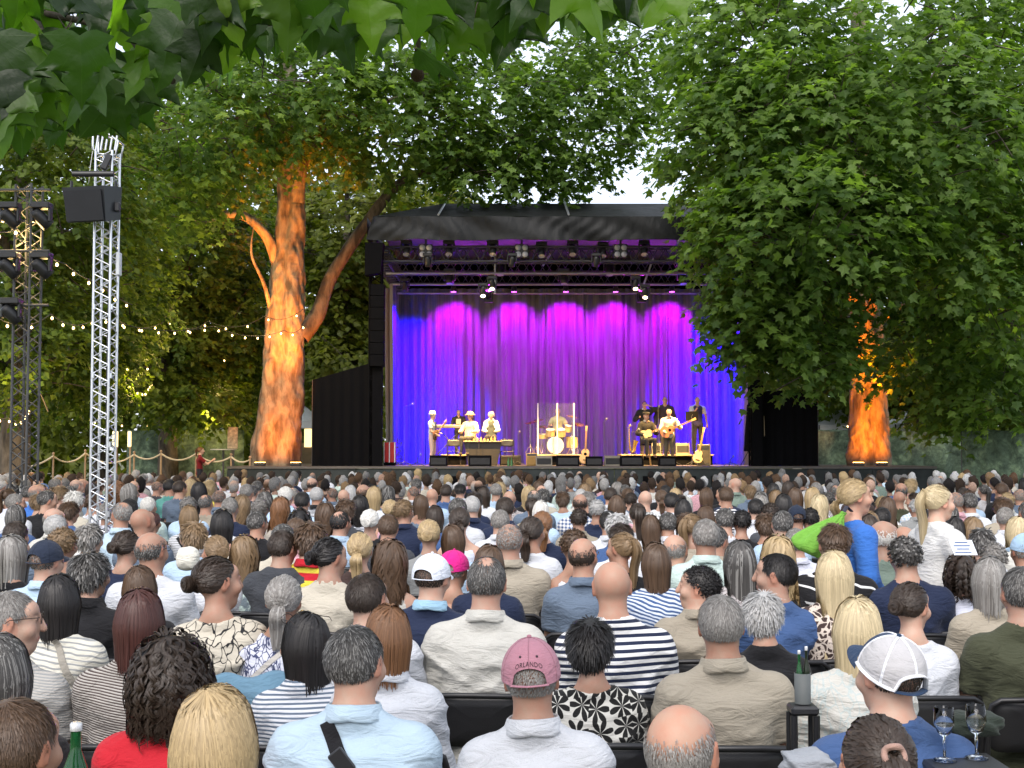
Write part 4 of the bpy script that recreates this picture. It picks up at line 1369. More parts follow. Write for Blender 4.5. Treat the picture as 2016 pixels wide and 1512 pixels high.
# ================================================================= trees
def leaf_mat(name, c0, c1, trans=0.35, rough=0.5):
    t = NT(name)
    a = t.n('ShaderNodeAttribute'); a.attribute_name = 'lv'
    col = t.ramp(a.outputs['Fac'], [(0.0, c0), (1.0, c1)])
    t.set(Base_Color=col, Roughness=rough, Specular_IOR_Level=0.35)
    tr = t.n('ShaderNodeBsdfTranslucent'); t.l(t.mix(1.0, col, (1.35, 1.45, 0.55), 'MULTIPLY'), tr.inputs['Color'])
    mx = t.n('ShaderNodeMixShader'); mx.inputs[0].default_value = trans
    t.l(t.b.outputs[0], mx.inputs[1]); t.l(tr.outputs[0], mx.inputs[2]); t.l(mx.outputs[0], t.out.inputs[0])
    return t.m
LEAF = leaf_mat('leaf_green', (0.060, 0.122, 0.024), (0.20, 0.31, 0.064), 0.55)
LEAF_B = leaf_mat('leaf_back_green', (0.050, 0.092, 0.014), (0.16, 0.21, 0.030), 0.5)
LEAF_Y = leaf_mat('leaf_yellow_lit', (0.065, 0.095, 0.011), (0.20, 0.22, 0.027), 0.5)  # yellow glow of the string lights is put into this leaf colour
LEAF_N = leaf_mat('leaf_near_green', (0.028, 0.075, 0.012), (0.060, 0.135, 0.020), 0.45, 0.42)

def leaf_shape(lod):
    """plane-tree leaf: pointed lobes round the stalk, stalk at the origin, tip along +Y, unit length"""
    if lod == 0:
        pol = [(0, 0.0), (0.16, -0.06), (0.46, 0.02), (0.30, 0.20), (0.58, 0.44), (0.27, 0.46), (0.17, 0.62), (0.0, 1.0)]
        pol = pol + [(-x, y) for x, y in pol[-2:0:-1]]
        V = [(0, 0.33, 0.0)] + [(x, y, -0.16 * abs(x) - 0.14 * max(0, y - 0.4)) for x, y in pol]
        n = len(pol)
        Fa = [(0, 1 + i, 1 + (i + 1) % n) for i in range(n)]
    elif lod == 1:
        pol = [(0, 0.0), (0.45, 0.06), (0.33, 0.25), (0.52, 0.5), (0.18, 0.55), (0, 1.0), (-0.18, 0.55), (-0.52, 0.5), (-0.33, 0.25), (-0.45, 0.06)]
        V = [(x, y, -0.22 * abs(x)) for x, y in pol]
        Fa = [(0, 1, 2), (0, 2, 4), (2, 3, 4), (0, 4, 5), (0, 5, 6), (0, 6, 8), (6, 7, 8), (0, 8, 9)]
    else:
        V = [(0, 0, 0), (0.42, 0.35, -0.10), (0, 1, -0.05), (-0.42, 0.35, -0.10)]
        Fa = [(0, 1, 2), (0, 2, 3)]
    return np.array(V, float), np.array(Fa)

def frames(tip, nrm):
    y = unit(tip); z = unit(nrm - y * (nrm * y).sum(1, keepdims=True)); x = np.cross(y, z)
    return np.stack([x, y, z], 2)                    # columns

def leaves_mesh(name, P, tip, nrm, size, lv, lod, mat):
    V0, F0 = leaf_shape(lod)
    M = frames(tip, nrm)
    V = P[:, None, :] + np.einsum('nij,kj->nki', M, V0) * size[:, None, None]
    Fa = (F0[None] + (np.arange(len(P)) * len(V0))[:, None, None]).reshape(-1, 3)
    return np_mesh(name, V.reshape(-1, 3), Fa, mat, False, {'lv': np.repeat(lv, len(V0))})

def sprays(lobes, rg, leaf, per=14, hollow=0.45, trunk=None):
    """leaf positions: twigs spread through lobes (centre, radii, number of twigs); leaves lie along each twig"""
    Ps, Ts, Ns, Ls, tw = [], [], [], [], []
    for c, r, n in lobes:
        c = np.array(c); r = np.array(r)
        u = unit(rg.normal(size=(n, 3))); rad = (hollow + (1 - hollow) * rg.random(n)) ** 0.6
        ctr = c + u * r * rad[:, None]
        out = unit(u * np.array((1, 1, 0.35)) + rg.normal(0, 0.35, (n, 3)) + np.array((0, 0, -0.12)))
        L = leaf * rg.uniform(2.6, 4.6, n)
        tone = np.clip(rg.normal(0.45, 0.2, n) + 0.12 * u[:, 2], 0, 1)
        droop = rg.uniform(0.15, 0.6, n)
        tw.append((ctr, out, L, droop))
        for q in range(per):
            t = (q + rg.random(n)) / per
            p = ctr + out * (L * (t - 0.3))[:, None]; p[:, 2] -= droop * L * t * t
            side = unit(np.cross(out, np.array((0, 0, 1.0)))) * (1 if q % 2 else -1)
            p = p + side * (leaf * 0.35 * rg.random(n))[:, None] + rg.normal(0, leaf * 0.22, (n, 3))
            tip = unit(out * 0.6 + side * rg.uniform(0.2, 1.0, (n, 1)) + np.array((0, 0, -0.45)) + rg.normal(0, 0.3, (n, 3)))
            nm = unit(np.array((0, 0, 1.0)) + u * 0.45 + rg.normal(0, 0.42, (n, 3)))
            Ps.append(p); Ts.append(tip); Ns.append(nm); Ls.append(np.clip(tone + rg.normal(0, 0.17, n), 0, 1))
    P = np.concatenate(Ps)
    return P, np.concatenate(Ts), np.concatenate(Ns), leaf * rg.uniform(0.7, 1.25, len(P)), np.concatenate(Ls), tw

def bark_mat(name, cols, scale=1.0):
    t = NT(name)
    v = t.coord(scale=(1, 1, 0.35)); v2 = t.coord(scale=(1, 1, 1))
    n1 = t.noise(v, 3.8 * scale, 5, 0.55, 0.25); n2 = t.noise(v, 7 * scale, 3); n3 = t.noise(t.coord(scale=(0.5, 0.5, 2.2)), 2.2, 3)
    c = t.ramp(n1, [(0.36, cols[0]), (0.46, cols[1]), (0.56, cols[2]), (0.68, cols[1])])
    c = t.mix(t.math('MULTIPLY', t.ramp(n2, [(0.55, (0, 0, 0)), (0.75, (1, 1, 1))]), 0.6), c, cols[0])
    t.set(Base_Color=c, Roughness=0.85, Specular_IOR_Level=0.2)
    h = t.math('ADD', t.math('MULTIPLY', n1, 1.5), t.math('MULTIPLY', n3, 0.5))
    t.bump(h, 0.6, 0.07)
    return t.m
BARK = bark_mat('plane_bark', ((0.085, 0.07, 0.05), (0.16, 0.135, 0.10), (0.24, 0.21, 0.155)))
BARK_D = bark_mat('dark_bark', ((0.035, 0.03, 0.025), (0.075, 0.063, 0.05), (0.12, 0.10, 0.08)))

def limb(P, rad, n=20, groove=0.0, seed=0, m=None, lump=0.05, rough=0.0):
    """tapered, lumpy trunk or branch along a spline"""
    P = np.array(P, float); rad = np.array(rad, float)
    m = m or max(6, len(P) * 6)
    tt = np.linspace(0, len(P) - 1, m)
    # Catmull-Rom
    def cr(A, t):
        i = np.clip(np.floor(t).astype(int), 0, len(A) - 2); f = (t - i)
        g = lambda k: A[np.clip(i + k, 0, len(A) - 1)]
        f = f[:, None] if A.ndim == 2 else f
        p0, p1, p2, p3 = g(-1), g(0), g(1), g(2)
        return 0.5 * ((2 * p1) + (-p0 + p2) * f + (2 * p0 - 5 * p1 + 4 * p2 - p3) * f * f + (-p0 + 3 * p1 - 3 * p2 + p3) * f ** 3)
    C = cr(P, tt); r = np.maximum(cr(rad, tt), 0.004)
    T = unit(np.gradient(C, axis=0))
    ref = np.array((0, 1.0, 0.05)); u = unit(np.cross(T, ref)); w = np.cross(T, u)
    ph = np.linspace(0, 2 * math.pi, n, endpoint=False)
    rg = np.random.default_rng(seed); a = rg.uniform(0, 6.28, 6)
    H = np.arange(m)[:, None] * (np.linalg.norm(P[-1] - P[0]) / m)
    s = np.linalg.norm(np.diff(C, axis=0), axis=1).sum() / m
    H = np.arange(m)[:, None] * s
    mod = 1 + lump * np.sin(3 * ph[None] + a[0] + H * 1.1) + lump * 0.7 * np.sin(5 * ph[None] + a[1] - H * 2.3) + lump * 0.5 * np.sin(2 * ph[None] + H * 4.2 + a[2]) + lump * 0.35 * np.sin(9 * ph[None] + H * 7 + a[3])
    if rough:                                            # flaking plates and cross cracks
        for q in range(14):
            kx = rg.integers(2, 15); kz = rg.uniform(2, 16); p = rg.uniform(0, 6.28)
            mod = mod + rough * 0.35 * np.sin(kx * ph[None] + p + 1.5 * np.sin(H * 1.3 + p)) * np.sin(kz * H + p * 2 + 1.2 * np.sin(3 * ph[None] + p))
        for q in range(16):
            zc = rg.uniform(0, s * m); w0 = rg.uniform(0, 6.28); 
            mod = mod - rough * 1.3 * np.exp(-((H - zc - 0.06 * np.sin(2 * ph[None] + w0)) / 0.045) ** 2) * np.clip(np.sin(ph[None] + w0) * 2, 0, 1)
    if groove:
        g = np.exp(-(((ph[None] - (0.5 * math.pi) - 0.22 * np.sin(H * 0.5 + 1)) + math.pi) % (2 * math.pi) - math.pi) ** 2 / 0.09)
        mod = mod - groove * g
    V = C[:, None, :] + (r[:, None] * mod)[..., None] * (np.cos(ph)[None, :, None] * u[:, None, :] + np.sin(ph)[None, :, None] * w[:, None, :])
    idx = np.arange(m * n).reshape(m, n)
    Fa = np.stack([idx[:-1], np.roll(idx, -1, 1)[:-1], np.roll(idx, -1, 1)[1:], idx[1:]], -1).reshape(-1, 4)
    return V.reshape(-1, 3), Fa

def join_limbs(L):
    V, Fa, n = [], [], 0
    for v, f in L: V.append(v); Fa.append(f + n); n += len(v)
    return np.concatenate(V), np.concatenate(Fa)

def tree(name, label, trunk, limbs, lobes, leaf, lod, mat, bark, seed, per=14, cat='tree', group=None, hollow=0.45, twig_every=9):
    rg = np.random.default_rng(seed)
    base = trunk[0][0]
    e = empty(name, (base[0], base[1], 0)); tag(e, label, cat, group)
    off = np.array((base[0], base[1], 0.0))
    V, Fa = limb([p for p, r in trunk], [r for p, r in trunk], 64 if lod < 2 else 12, 0.30 if lod < 2 else 0.05, seed, m=190 if lod < 2 else 20, rough=0.022 if lod < 2 else 0)
    link(bpy.data.objects.new('trunk', np_mesh('trunk', V - off, Fa, bark, True)), e)
    for i, L in enumerate(limbs):
        dark = seed == 3 and i == 1
        V, Fa = limb([p for p, r in L], [r * (0.85 if dark else 1.0) for p, r in L], 14, 0, seed + i + 1, m=40, lump=0.05)
        link(bpy.data.objects.new('limb', np_mesh('limb', V - off, Fa, BARK_D if dark else bark, True)), e)
    P, T, N, S, lv, tw = sprays(lobes, rg, leaf, per, hollow)
    o = link(bpy.data.objects.new('crown', leaves_mesh('crown', P - off, T, N, S, lv, lod, mat)), e)
    b = []
    for ctr, out, L, dr in tw:
        for i in range(0, len(ctr), twig_every):
            a = ctr[i] - out[i] * L[i] * 1.4 + np.array((0, 0, -0.1)); c = ctr[i] + out[i] * L[i] * 0.4 - np.array((0, 0, dr[i] * L[i] * 0.3))
            b.append(limb([a, (a + c) / 2 + np.array((0, 0, 0.08)), c], [0.022, 0.014, 0.006], 4, 0, i, m=4, lump=0))
    if b:
        V, Fa = join_limbs(b)
        tag(link(bpy.data.objects.new('twigs', np_mesh('twigs', V - off, Fa, BARK_D, True)), e), kind='stuff')
    return e
def A(px, py, Y): return np.array(at(px, py, Y))

# --- the lit plane tree left of the stage
YT = 42.5
sT = F / YT
tl = [(A(541, 960, YT) * (1, 1, 0), 0.86), (A(541, 910, YT), 0.80), (A(552, 800, YT), 0.70), (A(560, 700, YT), 0.64), (A(564, 600, YT), 0.60), (A(568, 500, YT), 0.50), (A(573, 400, YT), 0.45), (A(575, 300, YT), 0.40), (A(570, 200, YT), 0.33), (A(560, 60, YT), 0.22)]
ll = [[(A(548, 520, YT), 0.22), (A(525, 465, YT - .4), 0.17), (A(480, 425, YT - .8), 0.14), (A(430, 425, YT - 1), 0.11), (A(400, 440, YT - 1.2), 0.07), (A(340, 400, YT - 1.5), 0.03)],
      [(A(590, 660, YT), 0.40), (A(625, 620, YT + .2), 0.30), (A(650, 550, YT + .4), 0.25), (A(686, 490, YT + .5), 0.235), (A(724, 436, YT + .6), 0.22), (A(760, 388, YT + .8), 0.20), (A(805, 350, YT + 1.2), 0.165), (A(870, 336, YT + 1.6), 0.13), (A(950, 345, YT + 2.2), 0.08), (A(1060, 320, YT + 2), 0.04)],
      [(A(585, 400, YT - .2), 0.26), (A(590, 340, YT - .3), 0.22), (A(610, 300, YT - .2), 0.17), (A(660, 250, YT), 0.13), (A(760, 200, YT), 0.08), (A(900, 170, YT), 0.03)],
      [(A(570, 300, YT), 0.2), (A(530, 240, YT - .5), 0.15), (A(440, 180, YT - 1), 0.09), (A(350, 150, YT - 1.5), 0.04)],
      [(A(540, 640, YT), 0.10), (A(520, 560, YT - .6), 0.06), (A(495, 500, YT - .9), 0.04), (A(500, 440, YT - 1), 0.015)],
      [(A(840, 345, YT + 2.2), 0.10), (A(920, 290, YT + 2), 0.07), (A(1050, 260, YT + 2), 0.05), (A(1200, 230, YT + 2), 0.02)]]
def lobe(px, py, Y, rx, ry, rz, n): return (A(px, py, Y), (rx, ry, rz), n)
tree('plane_tree', 'tall plane tree with orange-lit trunk left of the stage', tl, ll,
     [lobe(560, 190, 40, 3.4, 3.5, 1.9, 420), lobe(760, 230, 42, 3.6, 3.5, 1.9, 460), lobe(960, 230, 43, 3.2, 3, 1.8, 380), lobe(1130, 230, 43, 2.6, 3, 2.0, 230), lobe(1215, 130, 44, 2.4, 3, 2.2, 210), lobe(1260, 40, 45, 2.4, 3, 1.6, 120),
      lobe(400, 230, 39, 2.8, 3.5, 2.1, 340), lobe(320, 360, 39, 2.0, 2.5, 1.6, 200), lobe(950, 335, 42, 2.0, 2, 0.8, 90), lobe(1090, 345, 43, 1.9, 2, 0.7, 70), lobe(680, 80, 42, 5, 4, 2.4, 420), lobe(1000, 90, 44, 4, 4, 1.8, 230), lobe(470, 330, 43.5, 1.8, 1.2, 1.0, 70)],
     0.235, 1, LEAF, BARK, 3, 9)
# --- the lit plane tree in front of the stage on the right
YR = 42.3
tr_ = [(A(1713, 960, YR) * (1, 1, 0), 0.76), (A(1713, 915, YR), 0.70), (A(1711, 840, YR), 0.62), (A(1708, 740, YR), 0.57), (A(1706, 640, YR), 0.54), (A(1706, 520, YR), 0.50), (A(1706, 400, YR), 0.45), (A(1700, 200, YR), 0.36), (A(1690, 0, YR), 0.25)]
lr_ = [[(A(1706, 620, YR), 0.26), (A(1650, 540, YR - 1.5), 0.18), (A(1570, 520, YR - 3.5), 0.12), (A(1480, 560, YR - 5), 0.06), (A(1420, 600, YR - 5.5), 0.02)],
       [(A(1700, 560, YR), 0.26), (A(1650, 470, YR - 1), 0.19), (A(1560, 380, YR - 3), 0.13), (A(1440, 350, YR - 4.5), 0.05)],
       [(A(1715, 500, YR), 0.25), (A(1780, 420, YR - 1.5), 0.18), (A(1880, 380, YR - 3), 0.11), (A(2000, 380, YR - 4), 0.05)],
       [(A(1710, 640, YR), 0.18), (A(1800, 600, YR - 1), 0.12), (A(1900, 640, YR - 2), 0.07), (A(1980, 700, YR - 3), 0.03)],
       [(A(1706, 400, YR), 0.22), (A(1600, 250, YR - 2), 0.14), (A(1450, 150, YR - 3), 0.06)]]
tree('plane_tree', 'leafy plane tree with orange-lit trunk base right of the stage', tr_, lr_,
     [lobe(1720, 60, 38, 5.0, 5, 3.2, 620), lobe(1480, 90, 37, 2.5, 3, 2.6, 330), lobe(1440, 290, 36, 2.1, 2.6, 2.2, 300), lobe(1600, 260, 35, 3.0, 3, 2.6, 420), lobe(1590, 440, 34, 3.0, 3, 1.9, 380), lobe(1470, 480, 34.5, 1.5, 2, 1.5, 150),
      lobe(1500, 640, 35, 1.35, 1.7, 1.25, 150), lobe(1580, 690, 35.5, 1.5, 1.5, 0.85, 120), lobe(1470, 585, 35, 1.1, 1.4, 0.6, 70), lobe(1700, 470, 35, 2.2, 2.6, 1.3, 140), lobe(1610, 640, 37, 1.3, 1.5, 0.9, 70), lobe(1790, 250, 35, 3.6, 4, 3.0, 480), lobe(1960, 120, 38, 3, 4, 3.4, 330),
      lobe(1880, 480, 36, 2.8, 3, 2.3, 330), lobe(1850, 690, 39, 2.4, 2.4, 1.2, 170), lobe(1980, 620, 37, 2.0, 3, 2.0, 190), lobe(1950, 780, 38, 1.6, 1.6, 0.8, 70), lobe(1850, 800, 39, 0.9, 1.0, 0.8, 40), lobe(1990, 330, 36, 2, 3, 2.5, 220)],
     0.265, 1, LEAF, BARK, 9, 9)
# --- the park trees behind
def back_tree(name, label, px, Y, h, lobes, mat, seed, leaf=0.3, r=0.3, per=12, lod=2, lean=0.0):
    b = at(px, 900, Y)
    tk = [(np.array((b.x, Y, 0.0)), r * 1.3), (np.array((b.x + lean * 0.3, Y, h * 0.3)), r), (np.array((b.x + lean * 0.7, Y, h * 0.65)), r * 0.7), (np.array((b.x + lean, Y, h)), r * 0.25)]
    rg = np.random.default_rng(seed)
    lm = []
    for q in range(4):
        a = rg.uniform(0, 6.28); z0 = h * rg.uniform(0.3, 0.65); p = np.array((b.x + lean * z0 / h, Y, z0)); d = np.array((math.cos(a), math.sin(a), 0.6))
        lm.append([(p, r * 0.5), (p + d * 1.2, r * 0.35), (p + d * 2.6 + np.array((0, 0, 0.5)), r * 0.12)])
    return tree(name, label, tk, lm, lobes, leaf, lod, mat, BARK_D, seed, per, 'tree', 'park trees behind the audience ground', 0.3, 9)
back_tree('park_tree', 'dark leafy tree at the left edge behind the lamp tower', 30, 34, 11, [lobe(20, 520, 33, 2.4, 3, 2.6, 330), lobe(120, 380, 33, 2.4, 3, 2.2, 330), lobe(60, 680, 33, 1.9, 2.5, 1.6, 230), lobe(190, 560, 36, 2.2, 2.5, 2.6, 330), lobe(150, 720, 36, 2, 2, 1.3, 200), lobe(60, 200, 33, 3, 3, 1.6, 250)], LEAF_B, 21, 0.18, 0.35, 16, 2)
back_tree('park_tree', 'bushy tree between the silver tower and the lit trunk', 330, 46, 12, [lobe(330, 520, 45, 3.2, 3, 2.6, 420), lobe(440, 640, 46, 2.6, 2.5, 2.0, 330), lobe(300, 700, 44, 2.4, 2.5, 1.6, 300), lobe(420, 480, 46, 2.5, 3, 2, 250), lobe(380, 790, 44, 1.9, 2, 0.9, 140), lobe(460, 760, 47, 1.6, 2, 1.4, 160), lobe(250, 600, 44, 2, 2, 2.2, 220)], LEAF_B, 22, 0.21, 0.3, 17, 2)
back_tree('park_tree', 'glow-tinted yellow-green tree right behind the orange-lit trunk', 680, 56, 14, [lobe(680, 440, 55, 4, 3.5, 3.0, 500), lobe(640, 600, 56, 3.2, 3, 2.8, 360), lobe(760, 560, 58, 3, 3, 3.5, 360), lobe(660, 720, 55, 2.4, 3, 1.7, 220), lobe(830, 400, 60, 3, 3, 1.6, 220)], LEAF_Y, 23, 0.30, 0.3)
back_tree('park_tree', 'glow-tinted yellow-green tree far behind the left of the stage roof', 560, 64, 15, [lobe(500, 380, 62, 4.5, 4, 3.5, 460), lobe(560, 560, 62, 4, 4, 4, 380), lobe(480, 740, 60, 4, 3, 2.2, 330)], LEAF_Y, 24, 0.34)
back_tree('park_tree', 'tall tree filling the far left behind the rope fence', 200, 62, 15, [lobe(180, 420, 60, 5, 4, 4, 480), lobe(60, 560, 60, 4.5, 4, 4, 380), lobe(250, 620, 60, 4.5, 4, 3.6, 420), lobe(120, 760, 58, 4.5, 3, 2, 300), lobe(320, 240, 62, 5, 4, 3, 330)], LEAF_Y, 25, 0.34)
back_tree('park_tree', 'shaded tree behind the right-hand lit trunk', 1820, 50, 14, [lobe(1800, 560, 50, 4, 3, 3, 420), lobe(1900, 440, 50, 4.5, 3, 3.2, 420), lobe(1750, 700, 50, 3, 3, 1.8, 280), lobe(1880, 740, 50, 3, 3, 1.5, 230), lobe(1640, 720, 52, 2.2, 2.5, 2.4, 230)], LEAF_B, 26, 0.28)
back_tree('park_tree', 'dense tree at the far right edge behind the green fence', 1990, 56, 16, [lobe(1990, 620, 56, 4, 3, 4, 420), lobe(1960, 300, 56, 5, 4, 5, 520), lobe(2000, 790, 54, 3, 3, 1.4, 200), lobe(1750, 300, 58, 5, 4, 5, 420)], LEAF_B, 27, 0.32)
back_tree('park_tree', 'tree showing between the stage wing and the right trunk', 1600, 60, 13, [lobe(1600, 560, 60, 3.5, 3, 4, 400), lobe(1600, 780, 58, 2.5, 3, 1.6, 180), lobe(1500, 400, 62, 4, 3, 3, 320)], LEAF_Y, 28, 0.32)
# far-off wood that closes the view
rg_ = np.random.default_rng(77)
n_ = 26000
xx = rg_.uniform(-46, 46, n_); zz = rg_.beta(1.1, 1.3, n_) * (11.5 + 2.2 * np.sin(xx * 0.5) + 1.2 * np.sin(xx * 1.7))
zz = np.where((xx > 3.5) & (xx < 10.5), np.minimum(zz, 11.0), zz)
yy = 78 + rg_.normal(0, 2, n_)
P_ = np.stack([xx, yy, zz], 1)
o = bpy.data.objects.new('far_wood', leaves_mesh('far_wood', P_, unit(rg_.normal(size=(n_, 3)) + (0, 0, -0.4)), unit(rg_.normal(0, 0.6, (n_, 3)) + (0, -0.4, 0.8)), rg_.uniform(0.45, 0.9, n_), rg_.random(n_), 2, LEAF_Y))
COL.objects.link(o); tag(o, 'far wood closing the park behind the trees', 'wood', kind='stuff')

# --- the branch hanging over the camera
def big_leaf(seed):
    """large near leaf with lobes, teeth and a folded midrib"""
    r = random.Random(seed)
    half = [(0.0, 0.0), (0.10, -0.07), (0.26, -0.10), (0.47, -0.02), (0.40, 0.07), (0.36, 0.16), (0.45, 0.26), (0.52, 0.34), (0.62, 0.50), (0.47, 0.47), (0.33, 0.47), (0.25, 0.52), (0.26, 0.64), (0.20, 0.72), (0.14, 0.84), (0.05, 0.95), (0.0, 1.06)]
    half = [(x * r.uniform(0.9, 1.1), y * r.uniform(0.97, 1.03)) for x, y in half]; half[0] = (0, 0); half[-1] = (0, 1.06)
    V = []; Fa = []
    rings = 4
    cen = [(0, 0.0 + 1.02 * i / 16) for i in range(17)]
    bend = r.uniform(0.10, 0.30); cup = r.uniform(0.12, 0.40); wv = r.uniform(0, 6)
    def z(x, y): return -cup * abs(x) - bend * y * y + 0.018 * math.sin(9 * x + wv) * math.cos(8 * y) + 0.012 * math.sin(17 * y + 11 * abs(x))
    for s in (1, -1):
        base = len(V)
        for i, (x, y) in enumerate(half):
            cx, cy = 0.0, 0.06 + 0.86 * i / 16
            for k in range(rings + 1):
                t = k / rings
                px, py = cx + (x - cx) * t, cy + (y - cy) * t
                V.append((s * px, py, z(px, py)))
        for i in range(16):
            for k in range(rings):
                a = base + i * (rings + 1) + k
                q = (a, a + 1, a + rings + 2, a + rings + 1)
                Fa.append(q if s > 0 else q[::-1])
    return np_mesh('leaf', np.array(V), np.array(Fa), LEAF_NEAR, True)
def near_leaf_mat():
    t = NT('near_plane_leaf'); oi = t.n('ShaderNodeObjectInfo'); v = t.coord()
    sp = t.n('ShaderNodeSeparateXYZ'); t.l(v, sp.inputs[0])
    ax = t.math('ABSOLUTE', sp.outputs[0])
    # side veins fan out from the stalk; fine net between
    ang = t.math('ARCTAN2', sp.outputs[1], ax)
    vein = t.math('ABSOLUTE', t.math('SINE', t.math('MULTIPLY', ang, 6.0)))
    vm = t.ramp(vein, [(0.0, (1, 1, 1)), (0.10, (0, 0, 0))])
    vm2 = t.ramp(t.math('ABSOLUTE', t.math('SINE', t.math('MULTIPLY', t.math('SUBTRACT', sp.outputs[1], t.math('MULTIPLY', ax, 0.9)), 26.0))), [(0.0, (1, 1, 1)), (0.12, (0, 0, 0))])
    vv = t.math('MAXIMUM', vm, t.math('MULTIPLY', vm2, 0.5))
    base = t.ramp(oi.outputs['Random'], [(0.0, (0.012, 0.030, 0.005)), (0.55, (0.026, 0.062, 0.008)), (0.8, (0.06, 0.12, 0.012)), (1.0, (0.11, 0.19, 0.02))])  # brighter leaves in this ramp imitate light coming through from behind
    col = t.mix(t.math('MULTIPLY', vv, 0.16), base, (0.08, 0.14, 0.03))
    t.set(Base_Color=col, Roughness=0.42, Specular_IOR_Level=0.4)
    t.bump(t.math('ADD', vv, t.math('MULTIPLY', t.noise(v, 9, 2), 0.4)), 0.2, 0.02)
    tr = t.n('ShaderNodeBsdfTranslucent'); t.l(t.mix(1.0, col, (3.0, 3.6, 0.9), 'MULTIPLY'), tr.inputs['Color'])
    mx = t.n('ShaderNodeMixShader'); mx.inputs[0].default_value = 0.5
    t.l(t.b.outputs[0], mx.inputs[1]); t.l(tr.outputs[0], mx.inputs[2]); t.l(mx.outputs[0], t.out.inputs[0])
    return t.m
LEAF_NEAR = near_leaf_mat()
lm_ = [big_leaf(i) for i in range(6)]
br = empty('overhanging_branch', at(300, 40, 2.9))
tag(br, 'plane tree branch with big dark leaves hanging over the camera, top left', 'branch')
bo = np.array(br.location)
rl = random.Random(4)
bound = [(-60, 330), (0, 320), (60, 300), (130, 300), (200, 275), (255, 250), (275, 215), (330, 150), (375, 210), (420, 150), (520, 120), (600, 125), (690, 150), (760, 115), (840, 155), (900, 150), (980, 115), (1080, 70), (1150, 70), (1230, 90), (1290, 15)]
def bnd(x):
    for (a, b), (c, d) in zip(bound, bound[1:]):
        if a <= x <= c: return b + (d - b) * (x - a) / (c - a)
    return 0
twig = [[(-150, -60, 3.0), (60, 20, 2.9), (250, 60, 2.85), (420, 60, 2.9), (600, 40, 2.9)], [(60, 20, 2.9), (110, 120, 2.7), (150, 220, 2.7)], [(250, 60, 2.85), (300, 130, 2.7), (340, 160, 2.6)], [(600, 40, 2.9), (800, -10, 3.0), (1000, -30, 3.0), (1200, -60, 3.1)], [(800, -10, 3.0), (822, 60, 2.9), (822, 110, 2.9)]]
for tq in twig:
    b = MB(); b.tube([A(*q) - bo for q in tq], [0.010 - 0.0016 * i for i in range(len(tq))], 7)
    b.build('twig', BARK_D, br)
k_ = 0
for tries in range(2400):
    if k_ >= 300: break
    px = rl.uniform(-60, 1290); dens = 1.0 if px < 520 else 0.62
    if rl.random() > dens: continue
    Y = rl.uniform(2.35, 3.3)
    L = rl.uniform(0.09, 0.16)
    pxl = L * F / Y
    ty = bnd(px) - abs(rl.gauss(0, 1)) * 85 if rl.random() < 0.6 else rl.uniform(-40, max(bnd(px), -30))
    if ty < -90: continue
    lo = bpy.data.objects.new('leaf', lm_[k_ % 6]); link(lo, br)
    a = rl.gauss(0, 0.45)
    tip = Vector((math.sin(a), rl.uniform(-0.5, 0.5), -math.cos(a))).normalized()
    nrm = Vector((rl.gauss(0, 0.35), -0.55 + rl.gauss(0, 0.35), rl.uniform(0.0, 0.9)))
    st = at(px, ty, Y) - tip * L
    z = (nrm - tip * nrm.dot(tip)).normalized(); x = tip.cross(z)
    M = Matrix((x, tip, z)).transposed().to_4x4()
    lo.rotation_euler = M.to_euler(); lo.location = st - br.location; lo.scale = (L, L, L)
    k_ += 1
    if k_ % 3 == 0:
        b = MB(); top = np.array(st - br.location)
        b.tube([top, top + np.array((rl.uniform(-.02, .02), 0.0, 0.03)), top + np.array((rl.uniform(-.05, .05), 0.02, 0.075))], 0.0016, 5)
        b.build('leaf_stalk', BARK_D, br)
fb = MB(); fb.ell((0, 0, 0), (0.0155, 0.0155, 0.0155), 16, 10); 
p_ = at(822, 148, 2.9) - br.location
fb.build('seed_ball', pm('seed_ball_brown', (0.06, 0.035, 0.018), 0.9, bump=0.8, bscale=400), br, p_)
fb = MB(); fb.tube([np.array(p_), np.array(p_) + (0.001, 0, 0.05), np.array(at(822, 60, 2.9)) - bo], 0.0014, 5); fb.build('seed_stalk', BARK_D, br)

# unseen trees beside the audience, crowns added overhead to shade the crowd
for i, (bx, by, lb, lo_) in enumerate(((-15, 16, 'unseen tree left of the audience, crown added to shade the crowd', [((-9, 15, 13.0), (6, 6, 2.2), 320), ((-3, 20, 14.2), (5, 6, 2.0), 200)]), (15, 15, 'unseen tree right of the audience, crown added to shade the crowd', [((9, 13, 12.5), (6, 6, 2.2), 320), ((4, 22, 15.0), (5, 5, 2.0), 190)]))):
    tk = [(np.array((bx, by, 0.0)), 0.6), (np.array((bx, by, 5.0)), 0.45), (np.array((bx * 0.85, by, 10.0)), 0.3), (np.array((bx * 0.7, by, 13.5)), 0.1)]
    lm = [[(np.array((bx, by, 5.0)), 0.3), (np.array((bx * 0.7, by, 9.5)), 0.2), (np.array((bx * 0.3, by + 1, 12.0 if by > 0 else 7.4)), 0.06)]]
    tree('park_tree', lb, tk, lm, [(np.array(c), r, n) for c, r, n in lo_], 0.42, 2, LEAF_B, BARK_D, 40 + i, 9, 'tree', 'unseen shade trees beside the audience', 0.2, 9)
